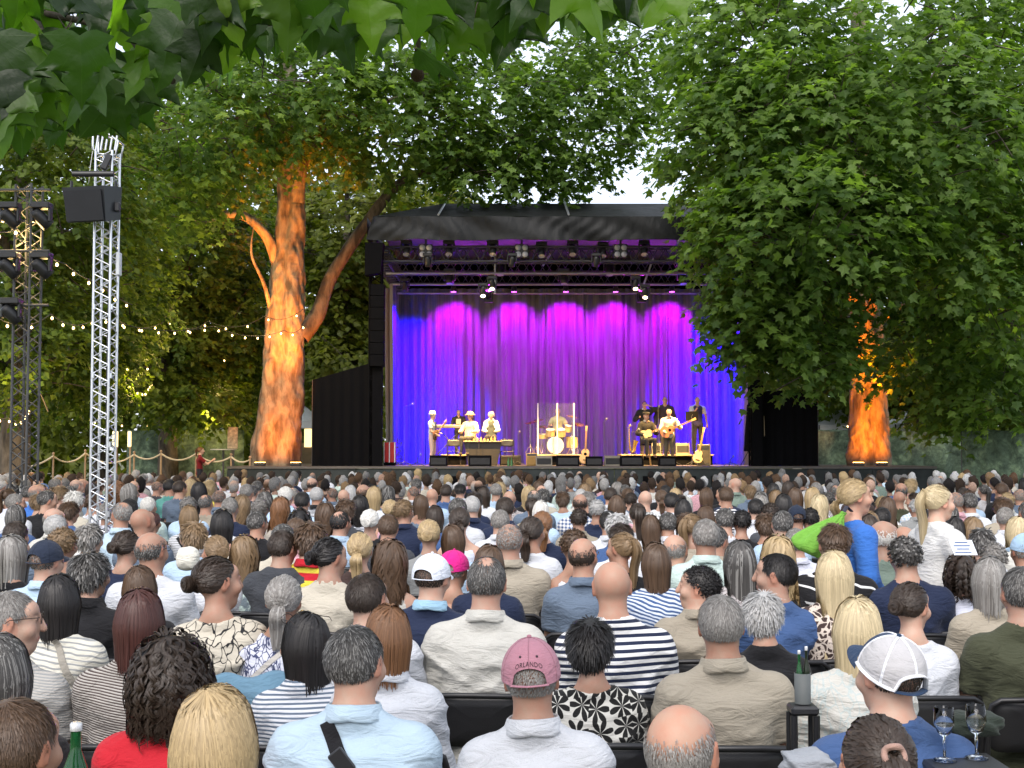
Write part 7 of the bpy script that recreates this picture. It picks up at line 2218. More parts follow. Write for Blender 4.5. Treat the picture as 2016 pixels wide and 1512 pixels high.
# desk
x0, x1 = onstage(915, 42.1)[0], onstage(986, 42.1)[0]; c = (x0 + x1) / 2
e = empty('desk', (c, 42.1, ZS + .003)); tag(e, 'wide black-draped desk in front of the seated pair', 'desk')
b = MB(); b.prism([(-0.46, 0.0), (0.46, 0.0), (0.60, 0.74), (-0.60, 0.74)], 0, 0.5); b.build('front', pm('desk_black', (0.022, 0.02, 0.018), 0.6), e)
b = MB(); b.bbox((0, 0.25, 0.765), (1.25, 0.62, 0.04), 0.01); b.build('top', pm('desk_top', (0.30, 0.22, 0.12), 0.5), e)
for i in range(9):
    q = rc.uniform(-0.5, 0.5); hh = rc.uniform(0.06, 0.17)
    b = MB(); b.lathe([(0.03, 0.0), (0.034, hh * 0.6), (0.012, hh * 0.75), (0.012, hh)], 10); o = b.build('bottle', pm('amber_glass', (0.42, 0.25, 0.08), 0.2), None, (c - 0.5 + i * 0.11, 42.22 + rc.uniform(-0.05, 0.1), ZS + 0.79)); tag(o, 'small amber bottle on the desk, %s from the left' % ORD[i], 'bottle', 'small things on the desk')
# folding chairs on stage
for px, Y, lb in ((998, 42.9, 'empty folding chair beside the desk on stage'), (894, 43.0, 'folding chair behind the first guitar player on stage')):
    x, y = onstage(px, Y); ch = add_chair(x, y, math.pi, lb, True); ch.location.z = ZS + 0.004; ch['group'] = 'chairs on the stage'
# drum kit
x, y = onstage(1094, 44.0); dk = empty('drum_kit', (x, y, RISER)); tag(dk, 'drum kit with cream shells behind the clear screen', 'drum kit')
SHELL = pm('cream_drum_shell', (0.55, 0.42, 0.16), 0.25, spec=0.6); HEADM = pm('drum_head', (0.75, 0.70, 0.58), 0.4); CYM = pm('bronze_cymbal', (0.55, 0.38, 0.12), 0.25, metal=0.9); CHR = pm('chrome', (0.7, 0.7, 0.7), 0.15, metal=1.0)
def drum(nm, c, r, h, d):
    d = unit(np.array(d, float)); c = np.array(c, float)
    b = MB(); b.cyl(c - d * h / 2, c + d * h / 2, r, n=24); o = b.build(nm, SHELL, dk)
    b = MB(); b.cyl(c + d * (h / 2 + 0.002), c + d * (h / 2 + 0.01), r * 0.97, n=24); b.build('drum_head', HEADM, o)
    b = MB(); b.tube([c + d * (h / 2) + r * (math.cos(t_) * unit(np.cross(d, (0.1, 0.2, 1.0))) + math.sin(t_) * np.cross(d, unit(np.cross(d, (0.1, 0.2, 1.0))))) for t_ in np.linspace(0, 2 * math.pi, 25)[:-1]], 0.012, 5, closed=True); b.build('hoop', CHR, o)
drum('bass_drum', (-0.02, -0.1, 0.29), 0.28, 0.4, (0, -1, 0.03)); drum('tom', (-0.18, 0.05, 0.72), 0.15, 0.2, (0, -0.35, 1)); drum('tom', (0.18, 0.05, 0.72), 0.16, 0.22, (0, -0.35, 1))
drum('floor_tom', (0.55, 0.25, 0.40), 0.2, 0.36, (0, 0, 1)); drum('snare_drum', (-0.42, 0.25, 0.60), 0.175, 0.14, (0, -0.1, 1)); drum('conga', (0.42, 0.0, 0.85), 0.12, 0.2, (0.1, -0.3, 1))
for (cx_, cy_, cz_, r_) in ((-0.62, 0.0, 1.12, 0.22), (-0.45, 0.4, 0.92, 0.17), (0.55, 0.0, 1.25, 0.2), (0.75, 0.35, 1.0, 0.23), (-0.85, 0.3, 1.05, 0.18)):
    M = Euler((R(rc.uniform(10, 28)), R(rc.uniform(-15, 15)), 0)).to_matrix()
    b = MB(); b.lathe([(r_, 0.0), (r_ * 0.3, 0.012), (r_ * 0.2, 0.03), (0.003, 0.035)], 22, (cx_, cy_, cz_), M); o = b.build('cymbal', CYM, dk)
    b = MB(); b.cyl((cx_, cy_, 0.12), (cx_, cy_, cz_), 0.012, n=6)
    for a in (30, 150, 270): b.tube([(cx_, cy_, 0.32), (cx_ + 0.2 * math.cos(R(a)), cy_ + 0.2 * math.sin(R(a)), 0.0)], 0.01, 5)
    b.build('cymbal_stand', CHR, dk)
x, y = onstage(1098, 44.75); b = MB(); b.cyl((0, 0, 0.42), (0, 0, 0.5), 0.17, n=16); b.cyl((0, 0, 0), (0, 0, 0.42), 0.02, n=8); o = b.build('drum_stool', BLKM, None, (x, y, RISER)); tag(o, 'round black drum stool under the drummer', 'stool')
# clear drum screen
t = NT('clear_acrylic'); t.set(Base_Color=(0.25, 0.25, 0.28), Roughness=0.04, Alpha=0.05, Specular_IOR_Level=0.5); ACR = t.m
ds = empty('drum_screen', (onstage(1096, 43.45)[0], 43.45, RISER)); tag(ds, 'clear acrylic drum screen of three tall panels', 'screen')
xs_ = [onstage(q, 43.45)[0] - ds.location.x for q in (1059, 1097, 1130)]
pts = [(xs_[0] - 0.12, 0.75), (xs_[0], 0.05), (xs_[1], -0.06), (xs_[2], 0.05), (xs_[2] + 0.12, 0.75)]
for a, c in zip(pts, pts[1:]):
    ang = math.atan2(c[1] - a[1], c[0] - a[0]); L = math.hypot(c[0] - a[0], c[1] - a[1])
    b = MB(); b.box(((a[0] + c[0]) / 2, (a[1] + c[1]) / 2, 0.84), (L - 0.04, 0.008, 1.66), rz=ang); b.build('pane', ACR, ds)
for q in pts[1:-1]:
    b = MB(); b.box((q[0], q[1], 0.84), (0.04, 0.03, 1.68)); b.build('post', pm('screen_post', (0.75, 0.7, 0.62), 0.3, spec=0.6), ds)
# monitors and amplifiers
def wedge(label, px, py0, py1, Y, w, flip=1, m=BLKM, rz=0.0):
    x, y = onstage(px, Y); h = (py1 - py0) * Y / F
    e = empty('floor_monitor', (x, y, ZS + 0.002)); e.rotation_euler = (0, 0, rz); tag(e, label, 'monitor speaker', 'floor monitors')
    b = MB(); b.prism([(-0.02, 0.0), (0.40, 0.0), (0.30, h), (0.06, h)] if flip > 0 else [(0.0, 0.0), (0.4, 0.0), (0.4, h * 0.7), (0.16, h)], -w / 2, w / 2, 'x'); b.build('cabinet', m, e)
    b = MB(); b.box((0, 0.015, h * 0.45), (w * 0.86, 0.02, h * 0.62), rx=R(-8)); b.build('grille', pm('grille_black', (0.02, 0.02, 0.022), 0.8, bump=0.5, bscale=300), e)
GREYM = pm('monitor_grey', (0.16, 0.14, 0.11), 0.6)
for i, (px, a, c, Y, wd, fl, m) in enumerate(((863, 893, 914, 40.7, 0.54, 1, BLKM), (945, 893, 914, 40.6, 0.70, -1, BLKM), (1071, 894, 914, 40.7, 0.50, 1, GREYM), (1118, 893, 914, 40.6, 0.70, -1, BLKM), (1170, 894, 913, 40.7, 0.52, 1, BLKM), (1206, 892, 912, 41.0, 0.50, 1, GREYM), (1244, 893, 914, 40.6, 0.70, -1, BLKM), (1314, 895, 914, 40.6, 0.52, 1, BLKM), (1292, 868, 890, 43.98, 0.30, 1, GREYM), (1344, 868, 890, 43.98, 0.45, 1, GREYM))):
    wedge('%s floor monitor speaker from the left on the stage' % ORD[i], px, a, c, Y, wd, fl, m)
    if i > 7: bpy.data.objects[[o.name for o in COL.objects if o.name.startswith('floor_monitor')][-1]].location.z = RISER
def amp(label, px, py0, py1, Y, w, col, d=0.3):
    x, y = onstage(px, Y); h = (py1 - py0) * Y / F
    e = empty('amplifier', (x, y, ZS + 0.002)); tag(e, label, 'amplifier')
    b = MB(); b.bbox((0, d / 2, h / 2), (w, d, h), 0.02); b.build('cabinet', pm('amp_cover%s' % px, col, 0.6), e)
    b = MB(); b.box((0, -0.006, h * 0.42), (w * 0.82, 0.012, h * 0.62)); b.build('grille', pm('amp_grille%s' % px, tuple(np.array(col) * 0.6), 0.85, bump=0.5, bscale=300), e)
    b = MB(); b.box((0, -0.006, h * 0.86), (w * 0.82, 0.012, h * 0.14)); b.build('control_panel', ALUD, e)
amp('small tan combo amplifier beside the drum riser', 1047, 889, 914, 41.3, 0.36, (0.50, 0.30, 0.10)); amp('tall grey amplifier at the right of the singer', 1386, 872, 914, 41.8, 0.40, (0.16, 0.14, 0.10)); amp('black equipment box behind the desk chair', 1005, 893, 912, 43.8, 0.7, (0.02, 0.02, 0.02))
# stools, mic stands, music stand
x, y = onstage(1272, 42.36); e = empty('bar_stool', (x, y, ZS + .002)); tag(e, 'wooden bar stool under the seated guitar player', 'stool')
b = MB(); b.cyl((0, 0, 0.64), (0, 0, 0.69), 0.17, n=16); b.build('seat', BLKM, e)
for a in (45, 135, 225, 315):
    b = MB(); b.tube([(0.1 * math.cos(R(a)), 0.1 * math.sin(R(a)), 0.64), (0.2 * math.cos(R(a)), 0.2 * math.sin(R(a)), 0.0)], 0.014, 6); b.build('leg', pm('stool_wood', (0.40, 0.24, 0.09), 0.5), e)
def mic(label, px, Y, h, lean=(0, 0), base=ZS, boom=True):
    x, y = onstage(px, Y); e = empty('microphone_stand', (x, y, base + .002)); tag(e, label, 'microphone stand', 'microphone stands')
    for a in (90, 210, 330):
        b = MB(); b.tube([(0, 0, 0.12), (0.26 * math.cos(R(a)), 0.26 * math.sin(R(a)), 0.01)], 0.009, 5); b.build('leg', ALUD, e)
    b = MB(); b.cyl((0, 0, 0.1), (0, 0, h), 0.011, n=6); b.build('pole', ALUD, e)
    t_ = np.array((lean[0], lean[1], h + 0.1))
    b = MB(); b.tube([(0, 0, h), t_], 0.009, 5); b.build('boom', ALUD, e)
    b = MB(); b.ell(t_, (0.032, 0.032, 0.045), 10, 6); b.build('microphone', pm('mic_grey', (0.25, 0.25, 0.25), 0.4, metal=0.5), e)
mic('microphone stand in front of the singer', 1329, 41.3, 1.42, (-0.12, 0.2)); mic('microphone stand beside the seated guitar player', 1243, 42.0, 1.05, (0.25, 0.1)); mic('thin microphone stand between drums and seated player', 1189, 42.6, 1.4, (0.1, 0.15))
mic('microphone stand at the left of the drum kit', 1020, 43.5, 1.0, (0.05, 0)); mic('tall microphone stand at the far left of the stage', 797, 43.2, 1.9, (0.25, 0)); mic('microphone stand before the right backing singer', 1362, 43.6, 1.6, (0.05, 0.15)); mic('low microphone stand at the stage edge, far left', 822, 40.5, 0.25, (0.1, 0)); mic('low microphone stand at the stage edge, right', 1437, 40.5, 0.2, (0.1, 0)); mic('microphone stand beside the desk', 943, 42.0, 0.95, (-0.05, 0.15))
mic('microphone stand left of the seated player', 1236, 43.2, 1.2, (0.1, 0.1)); mic('microphone stand in front of the middle backing singer', 1296, 43.95, 1.5, (0.05, 0.2), RISER)
x, y = onstage(1362, 43.7); e = empty('music_stand', (x, y, ZS + .002)); tag(e, 'black music stand before the right backing singer', 'music stand')
b = MB(); b.box((0, 0, 1.62), (0.42, 0.02, 0.32), rx=R(-15)); b.build('desk', BLKM, e); b = MB(); b.cyl((0, 0, 0), (0, 0, 1.5), 0.014); b.build('pole', ALUD, e)
x, y = onstage(1240, 43.4); e = empty('saxophone', (x, y, RISER + 0.0)); tag(e, 'brass saxophone on its stand left of the seated player', 'saxophone')
b = MB(); b.tube([(0.02, 0, 1.0), (-0.02, 0, 0.95), (-0.02, 0, 0.5), (0.0, 0, 0.15), (0.06, 0, 0.06), (0.13, 0, 0.12), (0.16, 0, 0.3), (0.2, 0, 0.45)], [0.012, 0.018, 0.026, 0.036, 0.042, 0.05, 0.065, 0.09], 12); b.build('horn', CYM, e)
b = MB(); b.tube([(-0.15, 0.1, 0.0), (0.0, 0.05, 0.3), (0.15, 0.1, 0.0)], 0.012, 5); b.build('stand', ALUD, e)
# flight case and cables at the left, cloth and jacket at the right
x, y = onstage(767, 41.4); e = empty('flight_case', (x, y, ZS + 0.003)); tag(e, 'red flight case with grey edges at the left of the stage', 'case')
b = MB(); b.bbox((0, 0.25, 0.42), (0.34, 0.5, 0.62), 0.01); b.build('panel', pm('case_red', (0.45, 0.02, 0.02), 0.4), e)
for sx in (-1, 0, 1):
    b = MB(); b.box((sx * 0.165, -0.003, 0.42), (0.03, 0.02, 0.64)); b.build('edge', ALU, e)
b = MB(); b.bbox((0, 0.25, 0.06), (0.36, 0.5, 0.10), 0.02); b.build('base', BLKM, e)
x, y = onstage(777, 41.6); e = bpy.data.objects.new('cable_coil', None)
b = MB(); P2 = [(0.08 * math.cos(a * 1.7) + 0.03 * math.sin(a * 5), 0.05 * math.sin(a * 2.3), 0.03 + 0.06 * a + 0.05 * math.sin(a * 3)) for a in np.linspace(0, 14, 90)]
b.tube(P2, 0.012, 5); o = b.build('cable_bundle', pm('cable_violet', (0.10, 0.06, 0.16), 0.5), None, (x + 0.15, y, ZS)); tag(o, 'tangle of cables hanging beside the red flight case', 'cable')
x, y = onstage(1478, 41.0); e = empty('covered_stand', (x, y, ZS + .003)); tag(e, 'tripod stand draped in black cloth at the right of the stage', 'stand')
def fn(u, v):
    a = 2 * math.pi * u; r = 0.10 + 0.10 * (1 - v) + 0.03 * math.sin(5 * a + 2 * v); return (r * math.cos(a), r * math.sin(a), 0.45 + 1.45 * v)
V, Fa = cloth_grid(fn, 30, 10); link(bpy.data.objects.new('cloth', np_mesh('cloth', V, Fa, BLKM, True)), e)
for a in (30, 150, 270):
    b = MB(); b.tube([(0, 0, 0.6), (0.35 * math.cos(R(a)), 0.3 * math.sin(R(a)), 0.01)], 0.015, 6); b.build('leg', ALUD, e)
b = MB(); b.cyl((0, 0, 0.5), (0, 0, 1.95), 0.02); b.build('pole', ALUD, e)
x, y = onstage(1496, 40.5); zc_ = CAMH + (891 - 858) * 40.5 / F
def fn(u, v):
    a = 2 * math.pi * u; w = 0.13 * (1 - 0.55 * max(0, v - 0.75) / 0.25) + 0.015 * math.sin(4 * a + 3 * v); return (w * math.cos(a) * (1.05 - 0.2 * v), 0.05 * math.sin(a), 0.8 * v + 0.03 * math.sin(3 * a) * (1 - v))
V, Fa = cloth_grid(fn, 30, 12); o = bpy.data.objects.new('hanging_jacket', np_mesh('hanging_jacket', V, Fa, CL['linen'], True)); COL.objects.link(o); o.location = (x, y - 0.02, zc_); o.color = (0.42, 0.33, 0.22, 1); tag(o, 'beige jacket hanging on the black wing at the right', 'jacket')
# bottles on the stage edge
for i, px in enumerate((1001, 1007)):
    x, y = onstage(px, 40.6); b = MB(); b.lathe([(0.035, 0.0), (0.036, 0.16), (0.014, 0.21), (0.014, 0.26)], 10); o = b.build('water_bottle', pm('green_glass_bottle', (0.05, 0.16, 0.06), 0.15), None, (x, y, ZS + .002)); tag(o, ['left', 'right'][i] + ' small green bottle on the stage floor', 'bottle', 'bottles on the stage floor')
# ================================================================= towers in the audience
Yt = 12.5
q = at(203, 891, Yt)
tw = empty('truss_tower', (q.x, Yt, 0)); tag(tw, 'tall silver lattice tower rising from the crowd at the left', 'tower')
topz = at(203, 300, Yt).z
truss('', '', (q.x, Yt, 0.0), (q.x, Yt, topz), 0.165, 30, ALU, 0.0125, 0.0065, parent=tw, up=(0.15, 1, 0))
b = MB(); b.bbox((0, 0, 0.02), (0.7, 0.7, 0.03), 0.008); b.build('base_plate', ALUD, tw)
# head frame at the top
hp = [(-0.13, -0.05, topz + 0.20), (-0.13, -0.05, topz + 0.02), (-0.08, -0.02, topz - 0.02), (0.09, -0.05, topz - 0.04), (0.11, -0.05, topz + 0.10), (0.02, -0.05, topz + 0.16)]
b = MB(); b.tube(hp, 0.011, 7, closed=True); b.build('head_frame', ALU, tw)
b = MB(); b.tube([(x_, 0.12, z_) for x_, y_, z_ in hp], 0.011, 7, closed=True); b.build('head_frame', ALU, tw)
for x_, y_, z_ in hp:
    b = MB(); b.cyl((x_, -0.05, z_), (x_, 0.12, z_), 0.009, n=6); b.build('head_tie', ALU, tw)
for k in range(5):
    b = MB(); b.cyl((-0.10 + 0.045 * k, -0.05, topz + 0.01), (-0.08 + 0.045 * k, -0.05, topz + 0.15), 0.010, n=6); b.build('head_bar', ALU, tw)
b = MB(); b.lathe([(0.07, 0.0), (0.06, 0.08), (0.045, 0.16), (0.035, 0.22), (0.001, 0.225)], 14, (-0.075, 0.02, topz + 0.18)); b.build('pulley_cover', HOUS, tw)
b = MB(); b.bbox((0.02, -0.11, topz - 0.12), (0.06, 0.08, 0.16), 0.01, rz=0.3, ry=0.4); b.build('hoist', HOUS, tw)
b = MB(); b.tube([(-0.13, -0.05, topz), (-0.14, -0.08, topz - 0.15), (-0.13, -0.15, topz - 0.33)], 0.003, 5); b.build('rope', pm('rope_white', (0.6, 0.6, 0.58), 0.8), tw)
for i, z in enumerate((0.6, 1.25, 1.9, 2.55, 3.2)):
    b = MB()
    for sx in (-1, 1):
        b.cyl((sx * 0.083, -0.083, z), (sx * 0.083, -0.083, z + 0.05), 0.0165, n=8)
    tag(b.build('coupler', ALU, tw), kind='stuff')
b = MB(); b.bbox((0.12, 0.0, at(0, 520, Yt).z), (0.035, 0.09, 0.22), 0.006); b.build('junction_box', pm('box_grey_white', (0.62, 0.65, 0.66), 0.5), tw)
b = MB(); b.tube([(0.05, -0.06, topz - 0.2), (0.045, -0.07, 2.6), (0.05, -0.06, 1.5), (0.045, -0.05, 0.05)], 0.007, 6); b.build('cable', HOUS, tw)
sp = at(198, 412, Yt)
e = empty('tower_speaker', (sp.x, Yt - 0.22, sp.z)); tag(e, 'black loudspeaker box clamped to the silver tower', 'speaker')
w_, h_ = 86 * Yt / F, 68 * Yt / F
b = MB(); b.prism([(-0.13, -h_ / 2), (0.13, -h_ / 2 + 0.02), (0.16, h_ / 2), (-0.16, h_ / 2)], -w_ / 2, w_ / 2, 'x')
V = b.V[0]; V[:, 0] *= 1 + 0.10 * (V[:, 2] / h_)
c_ = b.build('cabinet', pm('speaker_black', (0.016, 0.018, 0.022), 0.45, spec=0.5, bump=0.1, bscale=90), e); c_.rotation_euler = (R(8), 0, R(-14))
b = MB(); b.box((0, -0.165, 0.0), (w_ * 0.93, 0.012, h_ * 0.86)); g_ = b.build('grille', pm('speaker_grille', (0.012, 0.013, 0.016), 0.7, bump=0.6, bscale=500), c_); g_.rotation_euler = (R(4), 0, 0)
b = MB(); b.cyl((-w_ * 0.48, 0, h_ / 2 + 0.13), (w_ * 0.46, 0, h_ / 2 + 0.13), 0.028, n=10); b.build('top_bar', HOUS, e)
for s_ in (-1, 1):
    b = MB(); b.bbox((s_ * w_ * 0.50, 0.0, h_ * 0.30), (0.015, 0.05, 0.26), 0.004); b.build('bracket', HOUS, e)
b = MB(); b.bbox((w_ * 0.55, 0.0, -0.02), (0.05, 0.06, 0.09), 0.01); b.build('clamp_knob', HOUS, e)
# dark lighting tower at the left edge
Yd = 21.0
q = at(48, 891, Yd)
dt = empty('lighting_tower', (q.x, Yd, 0)); tag(dt, 'dark lattice lighting tower hung with lamps at the left edge', 'tower')
dz = at(48, 365, Yd).z
STEEL = pm('tower_grey_steel', (0.09, 0.09, 0.09), 0.55, metal=0.3)
truss('', '', (q.x, Yd, 0), (q.x, Yd, dz), 0.29, 18, STEEL, 0.022, 0.011, parent=dt, up=(0.3, 1, 0))
b = MB(); b.bbox((0, 0, 0.02), (0.9, 0.9, 0.03), 0.01); b.build('base_plate', ALUD, dt)
for z in (at(0, 393, Yd).z, at(0, 512, Yd).z, at(0, 618, Yd).z):
    b = MB(); b.cyl((-0.5, -0.18, z - 0 + 0.12), (0.4, -0.18, z + 0.12), 0.022, n=8); b.build('cross_bar', STEEL, dt)
for px, py, lb in ((82, 430, 'upper right lamp hung on the dark tower'), (20, 430, 'upper left lamp hung on the dark tower'), (82, 528, 'lower right lamp hung on the dark tower'), (18, 528, 'lower left lamp hung on the dark tower'), (22, 618, 'lowest lamp hung on the dark tower')):
    p = np.array(at(px, py, Yd - 0.25)); moving_head(lb, p, p + np.array((0.7, 0.5, -0.8)), None, 'lamps on the dark tower', 1.0)

# ================================================================= festoon lights
BULB = pm('bulb_glow', (1.0, 0.78, 0.42), 0.3, emit=(1.0, 0.64, 0.24), estr=6.0)
_bm = MB(); _bm.ell((0, 0, -0.035), (0.024, 0.024, 0.030), 10, 7); _bulb = _bm.mesh('bulb', BULB)
_bm = MB(); _bm.cyl((0, 0, -0.005), (0, 0, 0.035), 0.014, n=7); _sock = _bm.mesh('socket', HOUS)
WIRE = pm('festoon_wire', (0.02, 0.02, 0.02), 0.6)
def festoon(label, pts, n, sag=0.0, skip=0.0, rnd=None):
    """wire through photo points (px, py, Y) with n hanging bulbs"""
    P = [np.array(at(*q)) for q in pts]; C = []
    for i in range(len(P) - 1):
        for k in range(14):
            t = k / 14; c = P[i] * (1 - t) + P[i + 1] * t; c = c - np.array((0, 0, sag * 4 * t * (1 - t))); C.append(c)
    C.append(P[-1]); C = np.array(C)
    o = C[0].copy(); e = empty('festoon_lights', o); tag(e, label, 'string lights', 'warm festoon lights')
    b = MB(); b.tube([c - o for c in C], 0.009, 5); b.build('wire', WIRE, e)
    s = np.concatenate([[0], np.cumsum(np.linalg.norm(np.diff(C, axis=0), axis=1))])
    for i in range(n):
        d = s[-1] * (i + 0.5) / n; k = min(np.searchsorted(s, d), len(C) - 1); k0 = max(k - 1, 0)
        f = (d - s[k0]) / max(s[k] - s[k0], 1e-6); c = C[k0] * (1 - f) + C[k] * f
        for nm, me in (('bulb', _bulb), ('socket', _sock)):
            x = bpy.data.objects.new(nm, me); link(x, e); x.location = c - o + np.array((0, 0, -0.03 if nm == 'bulb' else -0.02))
    return e
festoon('long festoon string sagging from the towers to the lit trunk', [(190, 622, 30), (420, 642, 35), (560, 650, 39), (606, 628, 40.4)], 15, 0.22)
festoon('upper festoon string in front of the lit trunk', [(225, 626, 33), (330, 628, 36), (410, 632, 38), (520, 622, 40), (606, 600, 40.6)], 10, 0.25)
festoon('festoon string from the left edge past the dark tower', [(-20, 452, 19), (32, 450, 20.5), (60, 478, 21), (130, 520, 23), (190, 555, 25), (260, 600, 28)], 9, 0.05)
festoon('festoon string between the two towers, level', [(-10, 622, 24), (100, 618, 26), (190, 625, 30)], 7, 0.2)
festoon('short level festoon string right of the silver tower', [(196, 722, 36), (300, 722, 40)], 5, 0.02)
festoon('dipping festoon garland right of the silver tower', [(243, 728, 38), (262, 768, 38.5), (285, 774, 39), (300, 752, 40)], 11, 0.0)
festoon('bright festoon cluster at the left edge by the lantern', [(-10, 818, 32), (15, 822, 32), (40, 828, 32.5), (60, 800, 34)], 9, 0.05)
festoon('lone festoon string deep among the left trees', [(380, 700, 44), (465, 702, 46), (500, 690, 48)], 4, 0.1)
festoon('low festoon string behind the silver tower', [(160, 824, 42), (340, 828, 46), (400, 806, 48), (460, 825, 50)], 7, 0.15)
festoon('festoon string at the right edge of the trees', [(1880, 610, 42), (1950, 612, 43), (2040, 590, 44)], 4, 0.05)
festoon('festoon string under the right-hand tents', [(1650, 835, 47), (1760, 832, 47), (1800, 832, 47)], 4, 0.05)
festoon('festoon string low at the right edge', [(1860, 742, 44), (1905, 740, 45), (2000, 738, 46)], 4, 0.05)
# warm light the bulbs throw on the leaves round them
for i, (px, py, Y) in enumerate(((30, 815, 31.5), (275, 745, 38), (420, 620, 36), (560, 610, 38.8), (130, 610, 25), (1930, 600, 42.0), (60, 470, 21.5), (420, 815, 46), (450, 560, 40.0))):
    L = bpy.data.lights.new('festoon_glow', 'POINT'); L.color = (1.0, 0.66, 0.25); L.energy = 110; L.shadow_soft_size = 0.25
    o = bpy.data.objects.new('festoon_glow', L); COL.objects.link(o); o.location = at(px, py, Y) + Vector((0, -0.3, -0.1))

# ================================================================= fences, ropes, tents
t = NT('printed_hedge_scrim')
v_ = t.coord(); n1 = t.noise(v_, 1.6, 6, 0.65, 0.8); n2 = t.noise(v_, 9, 4, 0.6)
c_ = t.ramp(n1, [(0.32, (0.04, 0.065, 0.05)), (0.5, (0.11, 0.165, 0.12)), (0.62, (0.22, 0.32, 0.21)), (0.75, (0.38, 0.46, 0.38))])
c_ = t.mix(0.5, c_, t.ramp(n2, [(0.35, (0.4, 0.4, 0.4)), (0.65, (1.5, 1.5, 1.5))]), 'MULTIPLY')
t.set(Base_Color=c_, Roughness=0.7, Specular_IOR_Level=0.25); SCRIM = t.m
def scrim(label, pa, pb, py0, py1, Y0, Y1, n):
    a = at(pa, py1, Y0); b_ = at(pb, py1, Y1); h0 = at(pa, py0, Y0).z; h1 = at(pb, py0, Y1).z
    e = empty('hedge_print_fence', (a.x, Y0, 0)); tag(e, label, 'fence')
    for i in range(n):
        t0, t1 = i / n, (i + 1) / n
        x0, y0, z0 = a.x + (b_.x - a.x) * t0, Y0 + (Y1 - Y0) * t0, h0 + (h1 - h0) * t0
        x1, y1, z1 = a.x + (b_.x - a.x) * t1, Y0 + (Y1 - Y0) * t1, h0 + (h1 - h0) * t1
        def fn(u, v):
            return (x0 + (x1 - x0) * u - a.x, y0 + (y1 - y0) * u - Y0 + 0.03 * math.sin(9 * u + 4 * v) * math.sin(math.pi * u), 0.02 + ((z0 + (z1 - z0) * u) - 0.02 - 0.03 * math.sin(math.pi * u)) * v)
        V, Fa = cloth_grid(fn, 14, 8); link(bpy.data.objects.new('scrim_panel', np_mesh('scrim_panel', V, Fa, SCRIM, True)), e)
        b = MB(); b.cyl((x0 - a.x, y0 - Y0 + 0.03, 0), (x0 - a.x, y0 - Y0 + 0.03, z0), 0.022, n=7); b.build('post', STEEL, e)
scrim('green printed fence at the far right behind the crowd', 1895, 2080, 846, 940, 39.0, 37.0, 3)
scrim('dark green printed fence behind the right-hand trunk', 1610, 1900, 848, 930, 45.5, 45.0, 5)
scrim('narrow green printed fence beside the right black wing', 1611, 1672, 845, 925, 46.6, 46.8, 2)
scrim('grey-green printed fence behind the rope barrier', 250, 480, 846, 925, 46.0, 47.0, 4)
ROPE = pm('rope_tan', (0.52, 0.46, 0.34), 0.9, bump=0.5, bscale=150); POSTW = pm('post_wood', (0.34, 0.24, 0.15), 0.8)
rp = [(-15, 905, 37), (105, 898, 39), (168, 892, 40), (264, 895, 41), (317, 893, 41), (386, 893, 41), (455, 899, 41), (492, 905, 40.8)]
for i, (px, py, Y) in enumerate(rp):
    z = at(px, py, Y); b = MB(); b.cyl((0, 0, 0), (0, 0, z.z + 0.06), 0.035, 0.03, n=8); b.ell((0, 0, z.z + 0.07), (0.045, 0.045, 0.045), 10, 6)
    o = b.build('rope_post', POSTW, None, (z.x, Y, 0)); tag(o, 'wooden post of the rope barrier, %s from the left' % ORD[i], 'post', 'posts of the rope barrier')
for i in range(len(rp) - 1):
    a, b_ = at(*rp[i]), at(*rp[i + 1]); P = []
    for k in range(13):
        t_ = k / 12; c = a.lerp(b_, t_); c.z -= 0.28 * 4 * t_ * (1 - t_) * min(1, (b_ - a).length / 1.5); P.append(np.array(c - a))
    b = MB(); b.tube(P, 0.028, 7); o = b.build('barrier_rope', ROPE, None, a); tag(o, 'sagging tan rope between posts %s and %s from the left' % (ORD[i], ORD[i + 1]), 'rope', 'ropes of the barrier')
# tents on the right
TENT = pm('tent_white', (0.62, 0.66, 0.70), 0.7, var=0.06)
def tent(label, px, pw, py0, py1, Y):
    x = at(px, py1, Y).x; w = pw * Y / F; z0, z1 = at(px, py1, Y).z, at(px, py0, Y).z
    e = empty('canopy_tent', (x, Y, 0)); tag(e, label, 'tent')
    b = MB(); P = [(-w / 2, -w / 2, z0), (w / 2, -w / 2, z0), (w / 2, w / 2, z0), (-w / 2, w / 2, z0), (0, 0, z1)]
    b.add(P, [[0, 1, 4], [1, 2, 4], [2, 3, 4], [3, 0, 4]]); b.build('roof', TENT, e)
    b = MB()
    for i in range(4):
        p0, p1 = np.array(P[i]), np.array(P[(i + 1) % 4]); b.quad(p0 - (0, 0, 0.28), p1 - (0, 0, 0.28), p1, p0)
    b.build('valance', TENT, e)
    for sx in (-1, 1):
        for sy in (-1, 1):
            b = MB(); b.cyl((sx * w / 2, sy * w / 2, 0), (sx * w / 2, sy * w / 2, z0), 0.03, n=8); b.build('pole', STEEL, e)
tent('white canopy tent just left of the right trunk', 1655, 110, 806, 838, 52); tent('white canopy tent right of the right trunk', 1795, 90, 800, 836, 55); tent('grey market tent behind the lit left trunk', 600, 90, 800, 830, 54)
